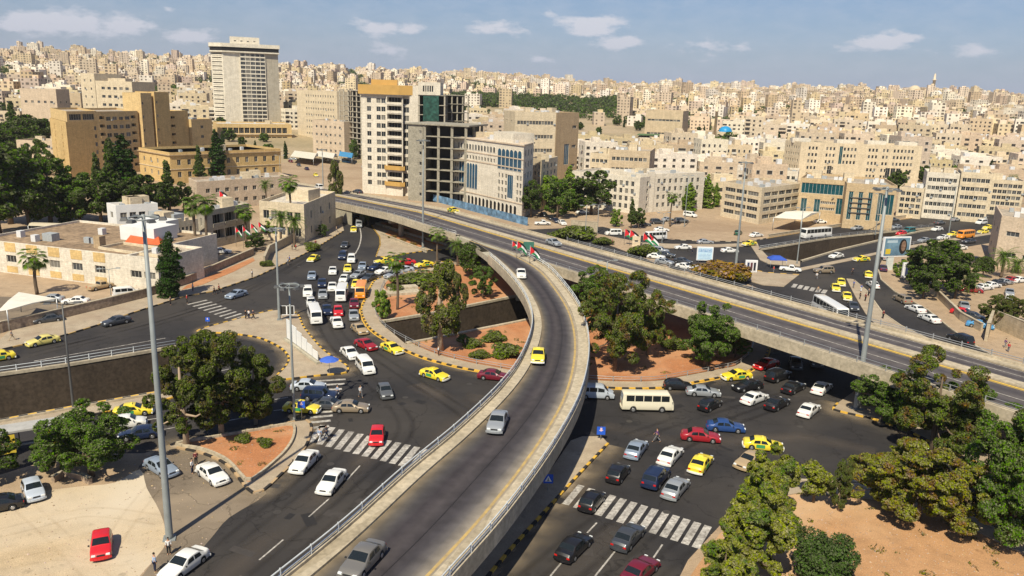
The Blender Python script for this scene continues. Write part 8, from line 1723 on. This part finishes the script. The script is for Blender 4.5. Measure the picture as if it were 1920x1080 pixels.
# stadium, domes, mosque
def dome(cx, cz, Y, r_px, c, label, name='domed_mosque', minaret=None):
    p = GY(cx, cz, Y); r = r_px*Y/1500; zb = p.z; t = thing(name, label, 'mosque', (p.x, p.y, terr(p.x, p.y)), 0)
    FOOT.append([Vector((p.x-r*1.6, p.y-r*1.2)), Vector((p.x+r*1.6, p.y-r*1.2)), Vector((p.x+r*1.6, p.y+r*2)), Vector((p.x-r*1.6, p.y+r*2))])
    g = zb-terr(p.x, p.y); bm = bmesh.new(); box(bm, -r*1.5, r*1.5, -r*1.1, r*1.9, -3, g); part('wall', mesh('wall', bm, ST['cream']), t)
    bm = bmesh.new(); bmesh.ops.create_uvsphere(bm, u_segments=20, v_segments=12, radius=r, matrix=Matrix.Translation((0, 0, g)) @ Matrix.Diagonal((1, 1, .85, 1))); bmesh.ops.delete(bm, geom=[v for v in bm.verts if v.co.z < g-.3], context='VERTS'); part('dome', mesh('dome', bm, c, True), t)
    if minaret:
        h = GY(minaret[0], minaret[1], Y); dx = (minaret[0]-cx)*Y/1500; H_ = h.z-terr(p.x, p.y); bm = bmesh.new(); tube(bm, [(dx, 0, -3), (dx, 0, H_*.72), (dx, 0, H_*.72), (dx, 0, H_*.75), (dx, 0, H_*.75), (dx, 0, H_*.93), (dx, 0, H_)], [q*Y/1700 for q in (3.2, 2.8, 4.2, 4.2, 2.2, 1.9, .1)], 10); part('minaret', mesh('minaret', bm, mat('minaret_stone', (.62, .52, .38), .9, .05)), t)
dome(1360, 247, 640, 12, mat('blue_dome', (.02, .25, .52), .4, .1), 'mosque with a bright blue dome in the middle distance', minaret=(1341,188)); dome(1715, 169, 1700, 10, ST['cream'], 'large pale mosque with a tall minaret on the skyline', minaret=(1748,137)); dome(1758, 176, 1650, 7, mat('white_dome', (.6, .62, .65), .5, .1), 'small white dome below the skyline mosque')
P = atY(1210, 1280, 700, 690, 40, 225, 225); simple('small stadium stand beside a green pitch', P, ztop(P[0], 206), 'beige', 2, 9, 3, 1.6, name='stadium', clut=0, seed=70, z0=terr(*P[0])-4)
q = [GY(1195, 226, 660), GY(1300, 230, 660), GY(1285, 222, 690), GY(1200, 220, 690)]
bm = bmesh.new(); zz = max(terr(p.x, p.y) for p in q)+.6; v = [bm.verts.new((p.x, p.y, zz)) for p in q]; bm.faces.new(v); fixn(bm); lnk('sports_pitch', mesh('sports_pitch', bm, mat('pitch_green', (.09, .15, .06), .9, .2, .05)), kind='structure'); FOOT.append([Vector((p.x, p.y)) for p in q])
# ---------------------------------------------------------------- the town: houses on the plain and up the hillsides
HC = ['cream', 'beige', 'pink', 'white', 'sand', 'cream', 'white', 'beige']
M_TOWN = {k: None for k in HC}
for i, (k, c) in enumerate((('cream', (.61, .505, .35)), ('beige', (.53, .43, .285)), ('pink', (.55, .44, .32)), ('white', (.68, .61, .50)), ('sand', (.52, .40, .275)))): M_TOWN[k] = mat('town_'+k, c, .88, .13, .3, rand=.13, scale2=1.5)
M_TW = mat('town_window', (.05, .045, .042), .3, 0); M_TR = mat('town_roof', (.44, .37, .29), .9, .2, .3, rand=.15)
CNAME = {'cream': 'cream', 'beige': 'beige', 'pink': 'pinkish', 'white': 'whitish', 'sand': 'sandy-ochre'}
def town_mesh(w, d, fl, seed, windows=True):
    """one little block: body with penthouse, recess-coloured windows, balconies"""
    r_ = random.Random(seed); H_ = fl*3.2+1; bm = bmesh.new(); box(bm, -w/2, w/2, -d/2, d/2, -6, H_, 0)
    bm.faces.ensure_lookup_table()
    # parapet
    for (x0, x1, y0, y1) in ((-w/2, w/2, -d/2, -d/2+.25), (-w/2, w/2, d/2-.25, d/2), (-w/2, -w/2+.25, -d/2+.25, d/2-.25), (w/2-.25, w/2, -d/2+.25, d/2-.25)): box(bm, x0, x1, y0, y1, H_+.002, H_+.8, 0)
    box(bm, -w/2+.25, w/2-.25, -d/2+.25, d/2-.25, H_+.002, H_+.05, 2)
    px_, py_ = r_.uniform(-.2, .2)*w, r_.uniform(-.1, .25)*d; box(bm, px_-2.2, px_+2.2, py_-2, py_+2, H_+.05, H_+3, 0)
    for k in range(r_.randint(2, 5)):
        x, y = r_.uniform(-.4, .4)*w, r_.uniform(-.4, .4)*d; s = r_.uniform(.5, .9); box(bm, x-s, x+s, y-s, y+s, H_+.06, H_+1.5+s, 3 if r_.random() < .5 else 0)
    W_ = []
    for side in range(4):
        L = w if side in (0, 2) else d; n = max(2, int(L/3.4)); bal = r_.randint(0, n-1) if r_.random() < .7 else -1
        for f in range(fl):
            for i in range(n):
                u = -L/2+L*(i+.5)/n; ww = 1.3 if (i*3+seed) % 4 else 2.0; z0 = f*3.2+1.1; b_ = i == bal
                if b_: ww, z0 = min(3, L/n*.9), f*3.2+.6
                if r_.random() < .06: continue
                W_.append((side, u, ww, z0, 1.5 if not b_ else 2.2, b_))
    return bm, W_, H_
def wpt(side, u, o, w, d):
    return {0: (u, -d/2-o), 1: (w/2+o, u), 2: (-u, d/2+o), 3: (-w/2-o, -u)}[side]
PROTO = {}
def proto(i):
    if i in PROTO: return PROTO[i]
    r_ = random.Random(100+i); w, d, fl = r_.uniform(11, 20), r_.uniform(10, 15), (2, 3, 4, 3, 5, 4, 4, 3, 6, 4, 2, 5)[i % 12]
    bm, W_, H_ = town_mesh(w, d, fl, i); body = mesh('wall', bm, [M_TOWN['cream'], M_TW, M_TR, M_TANKW]); wins = []
    for side, u, ww, z0, hh, bal in W_:
        if side == 2: continue
        x, y = wpt(side, u, .02, w, d); wins.append((x, y, z0, side, round(ww, 1), hh, bal))
    bm, W2_, _ = town_mesh(w, d, fl, i)
    for side, u, ww, z0, hh, bal in W_:
        x0, y0 = wpt(side, u-ww/2, .03, w, d); x1, y1 = wpt(side, u+ww/2, .03, w, d)
        bm.faces.new([bm.verts.new(p) for p in ((x0, y0, z0), (x1, y1, z0), (x1, y1, z0+hh), (x0, y0, z0+hh))]).material_index = 1
        if bal:
            xa, ya = wpt(side, u-ww/2-.2, .9, w, d); xb, yb = wpt(side, u+ww/2+.2, .9, w, d)
            bar(bm, (xa, ya, z0+.2), (xb, yb, z0+.2), .12, 1.0, 0); xc, yc = wpt(side, u, .45, w, d); bar(bm, (xc-(.0 if side in (1, 3) else ww/2), yc-(ww/2 if side in (1, 3) else 0), z0-.3), (xc+(0 if side in (1, 3) else ww/2), yc+(ww/2 if side in (1, 3) else 0), z0-.3), .9, .15, 0)
    whole = mesh('wall', bm, [M_TOWN['cream'], M_TW, M_TR, M_TANKW])
    PROTO[i] = (w, d, fl, H_, body, wins, whole); return PROTO[i]
TWM = {}
def twin(w, h, bal):
    k = (w, h, bal)
    if k not in TWM:
        bm = bmesh.new(); bm.faces.new([bm.verts.new(p) for p in ((-w/2, 0, 0), (w/2, 0, 0), (w/2, 0, h), (-w/2, 0, h))])
        for a, b_ in (((-w/2, 0, 0), (w/2, 0, 0)), ((-w/2, 0, h), (w/2, 0, h)), ((-w/2, 0, 0), (-w/2, 0, h)), ((w/2, 0, 0), (w/2, 0, h))): bar(bm, Vector(a)+Vector((0, -.03, 0)), Vector(b_)+Vector((0, -.03, 0)), .12, .1, 1)
        if bal: box(bm, -w/2-.2, w/2+.2, -1.0, -.02, -.35, -.2, 1); box(bm, -w/2-.2, w/2+.2, -1.0, -.88, -.2, .75, 1)
        TWM[k] = mesh('window', bm, [M_TW, M_FRAME])
    return TWM[k]
KEEP = [ # open ground that stays free of houses (world metres)
  [(X0, 0), (X1, 0), (X1, 150), (200, 240), (120, 260), (60, 255), (10, 235), (-30, 262), (-75, 330), (-105, 400), (-160, 430), (-260, 440), (-400, 420), (-400, 0)],
  P2([(990,385),(1070,390),(1500,420),(1960,380),(1960,460),(1000,470)]),
  [(-120, 330), (-60, 300), (-45, 400), (-120, 440)],
  P2([(525,270),(680,262),(690,340),(560,335)])]
CORR = [(g2(690, 262), g2(640, 250), 8)]
GREEN = [ [(GY(840,185,1010)).to_2d(), (GY(1150,200,1010)).to_2d(), (GY(1165,180,1270)).to_2d(), (GY(845,165,1290)).to_2d()] ]
SOILB = [ [(GY(1040,250,800)).to_2d(), (GY(1200,250,830)).to_2d(), (GY(1200,230,940)).to_2d(), (GY(870,230,960)).to_2d()] ]
cells = []
def near_foot(p, r):
    for F in FOOT:
        if any((Vector(q)-p).length < r*.75 for q in F) or inpoly(p, F): return True
        for k in range(len(F)):
            a, b_ = F[k], F[(k+1) % len(F)]; d_ = b_-a; t = max(0, min(1, (p-a).dot(d_)/max(d_.length_squared, 1e-6)))
            if (a+d_*t-p).length < r*.7: return True
    return False
tr_ = random.Random(77); Yr = 262.0; SITES = []; GAPS = []
while Yr < 2480:
    step = 16+Yr*.010; x = -.80*Yr-20
    while x < .74*Yr+20:
        wst = tr_.uniform(13, 23)*(1+Yr*.0001); px_ = x+wst/2; py_ = Yr+tr_.uniform(-.5, .5)*step; p = Vector((px_, py_)); x += wst
        # streets: gaps following a warped grid
        if math.sin(px_/37+py_/160) > .93: GAPS.append(p); continue
        if any(inpoly(p, K) for K in KEEP) or any(inpoly(p, K) for K in SOILB): continue
        if any(inpoly(p, K) for K in GREEN): continue
        a = px_/py_; 
        if py_ < 620 and px_/py_ < -.19:
            if tr_.random() < .55: GAPS.append(p); continue
        if near_foot(p, 17): continue
        g = tr_.random()
        if g < (.21 if Yr < 1200 else .19): GAPS.append(p); continue
        SITES.append((p, wst))
    Yr += step
def scr(p): return proj((p.x, p.y, terr(p.x, p.y)+8))
SITES = [s for s in SITES if -60 < scr(s[0])[0] < 1980]
SHOW = [(1338,1382,226,252,640), (1195,1300,196,232,690), (404,552,232,268,520), (840,1160,166,196,1000), (1040,1330,212,243,800), (1466,1730,268,318,395), (965,1085,212,255,342), (156,250,140,196,440), (557,632,172,215,520), (636,685,172,262,440), (530,680,262,312,420), (1105,1216,285,315,318), (1695,1760,140,172,1690)]
def hides(p, w):
    a, b_ = proj((p.x-w/2, p.y, 0))[0], proj((p.x+w/2, p.y, 0))[0]; t_, lo = proj((p.x, p.y, terr(p.x, p.y)+16))[1], proj((p.x, p.y, terr(p.x, p.y)))[1]
    return any(p.y < Y_ and b_ > x0 and a < x1 and t_ < y1 and lo > y0 for x0, x1, y0, y1, Y_ in SHOW)
SITES = [s for s in SITES if not hides(*s)]
SITES.sort(key=lambda s: s[0].length)
LAND = [(176,200,'the ochre complex'), (205,150,'the pale block with small windows'), (460,150,'the white hotel tower'), (600,190,'the long pale beige block'), (720,170,'the ochre-banded tower'), (860,190,'the bare concrete frame'), (1020,235,'the cream building with the brown wing'), (1000,185,'the green wood'), (1245,210,'the small stadium'), (1360,240,'the blue dome'),
        (1178,300,'the glass-roofed block'), (1130,360,'the white school'), (1260,350,'the white school wing'), (1422,380,'the beige office block'), (1600,290,'the very long pale building'), (1540,360,'the teal-glass building'), (1709,160,'the skyline mosque'), (1830,350,'the block with red awnings'), (1890,430,'the right edge block')]
def where_(s):
    lm = min(LAND, key=lambda q: math.hypot(q[0]-s[0], (q[1]-s[1])*2)); dx, dy = s[0]-lm[0], (s[1]-lm[1])*2
    rel = ('right of ' if dx > 0 else 'left of ') if abs(dx) > abs(dy) else ('below ' if dy > 0 else 'beyond ')
    return ('just ' if math.hypot(dx, dy) < 70 else ('well ' if math.hypot(dx, dy) < 160 else 'far '))+rel+lm[2]
NH = 285; NEARW = 90; seen = {}
FEAT = ['with a roof hut on the left', 'with several roof tanks', 'with stacked balconies', 'with a plain blank flank', 'with closely set windows', 'with a high parapet', 'with a boxy stair head', 'with wide windows', 'with narrow windows', 'with a bare roof', 'with a cluttered roof', 'with a shaded flank']
batch = []
for i, (p, w_) in enumerate(SITES[:NH]):
    k = tr_.randint(0, 17); w, d, fl, H_, body, wins, whole = proto(k); c = tr_.choice(HC); sx = (w_*.92)/w; z = terr(p.x, p.y); ang = .25*math.sin(p.x/140+p.y/300)+tr_.uniform(-.12, .12)+(-.15 if p.x > 0 else .2); sy = tr_.uniform(.85, 1.1); sz = tr_.uniform(.8, 1.05)
    s = scr(p); wh = where_(s)
    batch.append((p, z, k, c, sx, sy, sz, ang, s, f'{CNAME[c]} {("two","three","four","five","six")[fl-2]}-storey house', wh))
from collections import defaultdict
gr_ = defaultdict(list)
for q in batch: gr_[(q[9], q[10])].append(q)
ORD = ['leftmost', 'second from left', 'third from left', 'fourth from left', 'fifth from left', 'sixth from left', 'seventh from left', 'eighth from left', 'ninth from left', 'tenth from left', 'eleventh from left']
LBL = {}
for key, L in gr_.items():
    L.sort(key=lambda q: q[8][0])
    for n_, q in enumerate(L): LBL[id(q)] = key[0]+' '+key[1] if len(L) == 1 else (ORD[min(n_, 10)]+' '+key[0]+' '+key[1])
for i, q in enumerate(batch):
    p, z, k, c, sx, sy, sz, ang, s, _, _ = q; w, d, fl, H_, body, wins, whole = proto(k)
    t = thing('house', LBL[id(q)], 'house', (p.x, p.y, z), ang, 'houses of the town'); t.scale = (sx, sy, sz)
    if i < NEARW:
        o = lnk('wall', body, t); o.material_slots[0].link = 'OBJECT'; o.material_slots[0].material = M_TOWN[c]
        for (x, y, z0, side, ww, hh, bal) in wins[:99]: lnk('window', twin(ww, hh, bal), t, (x, y, z0), {0: 0, 1: math.pi/2, 3: -math.pi/2}[side])
    else:
        o = lnk('wall', whole, t); o.material_slots[0].link = 'OBJECT'; o.material_slots[0].material = M_TOWN[c]
# everything farther is one sea of houses
bm_v, bm_f, bm_m = [], [], []
def fbox(x0, x1, y0, y1, z0, z1, ang, cx, cy, mi, rm=None):
    ca, sa = math.cos(ang), math.sin(ang); b0 = len(bm_v)
    for (x, y, z) in ((x0, y0, z0), (x1, y0, z0), (x1, y1, z0), (x0, y1, z0), (x0, y0, z1), (x1, y0, z1), (x1, y1, z1), (x0, y1, z1)): bm_v.append((cx+x*ca-y*sa, cy+x*sa+y*ca, z))
    for f in ((0, 1, 5, 4), (1, 2, 6, 5), (2, 3, 7, 6), (3, 0, 4, 7)): bm_f.append([b0+j for j in f]); bm_m.append(mi)
    bm_f.append([b0+4, b0+5, b0+6, b0+7]); bm_m.append(rm if rm is not None else mi)
def fwin(side, u, w_, z0, h, W_, D_, ang, cx, cy, mi=5):
    ca, sa = math.cos(ang), math.sin(ang); b0 = len(bm_v)
    for (uu, zz) in ((u-w_/2, z0), (u+w_/2, z0), (u+w_/2, z0+h), (u-w_/2, z0+h)):
        x, y = wpt(side, uu, .06, W_, D_); bm_v.append((cx+x*ca-y*sa, cy+x*sa+y*ca, zz))
    bm_f.append([b0, b0+1, b0+2, b0+3]); bm_m.append(mi)
MI = ['cream', 'beige', 'pink', 'white', 'sand']
for (p, w_) in SITES[NH:]:
    z = terr(p.x, p.y); D_ = p.length; fl = tr_.choice((1, 2, 2, 2, 3, 3, 4, 4, 5)) if tr_.random() < .96 else tr_.randint(6, 8); W_, Dp = w_*tr_.uniform(.5, .85), tr_.uniform(10, 17); ang = .3*math.sin(p.x/180+p.y/260)+tr_.uniform(-.15, .15); H_ = fl*3.2
    mi = MI.index(tr_.choice(HC)); fbox(-W_/2, W_/2, -Dp/2, Dp/2, z-8, z+H_, ang, p.x, p.y, mi, tr_.choice((6, 6, 6, 6, 6, 3, 3, mi, mi, 7)))
    if tr_.random() < .8: a, b_ = tr_.uniform(-.3, .3)*W_, tr_.uniform(-.2, .2)*Dp; fbox(a-2.5, a+2.5, b_-2.5, b_+2.5, z+H_, z+H_+tr_.uniform(1.5, 3.2), ang, p.x, p.y, mi)
    if tr_.random() < .5: a = tr_.uniform(-.4, .4)*W_; fbox(a-.9, a+.9, -Dp*.2, -Dp*.2+1.6, z+H_, z+H_+1.6, ang, p.x, p.y, 3)
    for side in (0, 1, 3):
        L = W_ if side == 0 else Dp; n = max(2, int(L/3.6)); 
        if side and tr_.random() < .35: continue
        bal = tr_.randint(0, n) 
        for f in range(fl):
            for j in range(n):
                if tr_.random() < .12: continue
                fwin(side, -L/2+L*(j+.5)/n, 2.6 if j == bal else 1.5, z+f*3.2+1, 1.9 if j == bal else 1.5, W_, Dp, ang, p.x, p.y)
me = bpy.data.meshes.new('distant_houses'); me.from_pydata(bm_v, [], bm_f); me.polygons.foreach_set('material_index', bm_m)
def isl(name, c): 
    m = mat(name, c, .88, .12, .2, island=True, rand=.16); return m
for k in MI: me.materials.append(isl('far_'+k, {'cream': (.63, .515, .365), 'beige': (.54, .43, .29), 'pink': (.57, .445, .335), 'white': (.72, .65, .54), 'sand': (.50, .38, .25)}[k]))
me.materials.append(mat('far_window', (.14, .115, .09), .5, 0)); me.materials.append(isl('far_roof', (.46, .38, .29))); me.materials.append(isl('far_tile', (.36, .12, .07)))
o = lnk('distant_houses', me, kind='stuff'); tag(o, 'sea of pale houses climbing the far hillsides to the skyline', 'houses'); o['kind'] = 'stuff'
# trees scattered through the town: near ones as things, far ones as one wood
GAPS = [g for g in GAPS if -40 < scr(g)[0] < 1960 and not near_foot(g, 9)]; GAPS.sort(key=lambda g: g.length)
gl = []
for i, g in enumerate(GAPS[:230]):
    if any(inpoly(g, K) for K in KEEP[1:]): continue
    s = scr(g)
    gl.append((g, s, tr_.choice(('farA', 'farB', 'farA', 'cyp')), where_(s)))
g2_ = defaultdict(list)
for q in gl: g2_[(q[2], q[3])].append(q)
for key, L in g2_.items():
    L.sort(key=lambda q: q[1][0])
    for n_, q in enumerate(L):
        nm = {'farA': 'dark round tree among houses', 'farB': 'green round tree among houses', 'cyp': 'narrow cypress among houses'}[key[0]]
        lab = (ORD[min(n_, 10)]+' ' if len(L) > 1 else '')+nm+' '+key[1]
        plant(key[0], q[0].x, q[0].y, lab, 'cypress_tree' if key[0] == 'cyp' else 'tree', 'tree', 'trees among the houses of the town', tr_.uniform(.55, 1.1), tr_.random()*6, terr(q[0].x, q[0].y)-.3)
# far greenery: leafy clumps over gaps and the wood on the slope
bl = []
for g in GAPS[230:]:
    s = tr_.uniform(3.5, 7); bl.append(((g.x, g.y, terr(g.x, g.y)+s*.5), (s, s, s*.8)))
for _ in range(420):
    u, v = tr_.random(), tr_.random(); G0 = GREEN[0]; p = (G0[0]*(1-u)+G0[1]*u)*(1-v)+(G0[3]*(1-u)+G0[2]*u)*v; s = tr_.uniform(4, 8); bl.append(((p.x, p.y, terr(p.x, p.y)+s*.5), (s, s, s*.75)))
for (cx, cy, Y_, n_, sp_) in ((1270,190,900,26,40), (1310,205,850,24,36), (1230,190,950,14,30), (860,200,900,10,20), (1395,255,600,10,18), (1500,205,900,8,18), (320,165,800,26,50), (60,210,560,24,40), (100,170,700,18,40), (330,150,1200,14,60), (250,140,1400,16,70), (1640,300,420,4,12), (1180,255,500,10,22), (1610,175,1500,14,40), (1840,290,420,6,14), (420,160,900,8,30)):
    c = GY(cx, cy, Y_)
    for _ in range(n_):
        x, y = c.x+tr_.gauss(0, sp_), c.y+tr_.gauss(0, sp_*.8)
        if near_foot(Vector((x, y)), 6): continue
        s = tr_.uniform(3.5, 6.5); bl.append(((x, y, terr(x, y)+s*.6), (s, s, s*.85)))
print('far clumps', len(bl), 'sites', len(SITES), 'gaps', len(GAPS))
me = leaves(bl, 90*len(bl), 1.9, LM['dark'] if False else leafmat('leaves_far', (.085, .105, .04), .45), 5, 'woodland', 1.2)
o = lnk('woodland', me, kind='stuff'); tag(o, 'dark green wood and tree clumps scattered over the far slopes', 'woodland')
# bare ochre slope in the middle distance

# ---------------------------------------------------------------- stones, weeds and litter on the bare ground
_g = random.Random(9); vs, fs = [], []; weeds = []
while len(fs) < 2600*8:
    p = g2(_g.uniform(-20, 1940), _g.uniform(560, 1090)); k, z = ground_at(p)
    if k not in ('soil', 'soil2', 'lot', 'sand', 'worn') or any(inpoly(p, h) for h in HOLES): 
        if _g.random() < .3: fs.append(None)
        continue
    if k in ('lot', 'worn') and _g.random() < .75: fs.append(None); continue
    if k in ('soil', 'soil2') and _g.random() < (.05 if k == 'soil' else .02): weeds.append(((p.x, p.y, z+.06), (_g.uniform(.2, .9), _g.uniform(.2, .9), _g.uniform(.08, .22))))
    s = _g.uniform(.03, .08)*(1.5 if _g.random() < .08 else 1); b = len(vs); a = _g.random()*3
    for j in range(4): vs.append((p.x+math.cos(a+j*1.57)*s*_g.uniform(.7, 1.3), p.y+math.sin(a+j*1.57)*s*_g.uniform(.7, 1.3), z+.01))
    vs.append((p.x, p.y, z+s*.9)); fs += [(b, b+1, b+4), (b+1, b+2, b+4), (b+2, b+3, b+4), (b+3, b, b+4)]
fs = [f for f in fs if f]
me = bpy.data.meshes.new('loose_stones'); me.from_pydata(vs, [], fs); me.materials.append(mat('loose_stone', (.36, .26, .18), .9, 0, island=True, rand=.35))
o = lnk('loose_stones', me, kind='stuff'); tag(o, 'small loose stones and crumbs strewn over the red soil and sand', 'stones')
o = lnk('dry_weeds', leaves(weeds, 34*len(weeds), .10, leafmat('leaves_weed', (.16, .13, .05), .4), 31, 'dry_weeds', 3), kind='stuff'); tag(o, 'low dry weeds scattered over the red and orange soil', 'weeds')
# ---------------------------------------------------------------- air
bm = bmesh.new(); box(bm, -2600, 2600, -60, 3000, -45, 190); hz = mesh('haze', bm, []); hm = bpy.data.materials.new('haze'); hm.use_nodes = True; hn = hm.node_tree; hn.nodes.clear()
vo_ = hn.nodes.new('ShaderNodeVolumePrincipled'); vo_.inputs['Density'].default_value = 8e-5; vo_.inputs['Color'].default_value = (.92, .88, .85, 1); vo_.inputs['Anisotropy'].default_value = .2; ho = hn.nodes.new('ShaderNodeOutputMaterial'); hn.links.new(vo_.outputs[0], ho.inputs['Volume'])
hz.materials.append(hm); o = lnk('haze', hz, kind='stuff'); tag(o, 'thin pale dusty haze over the whole town', 'haze')
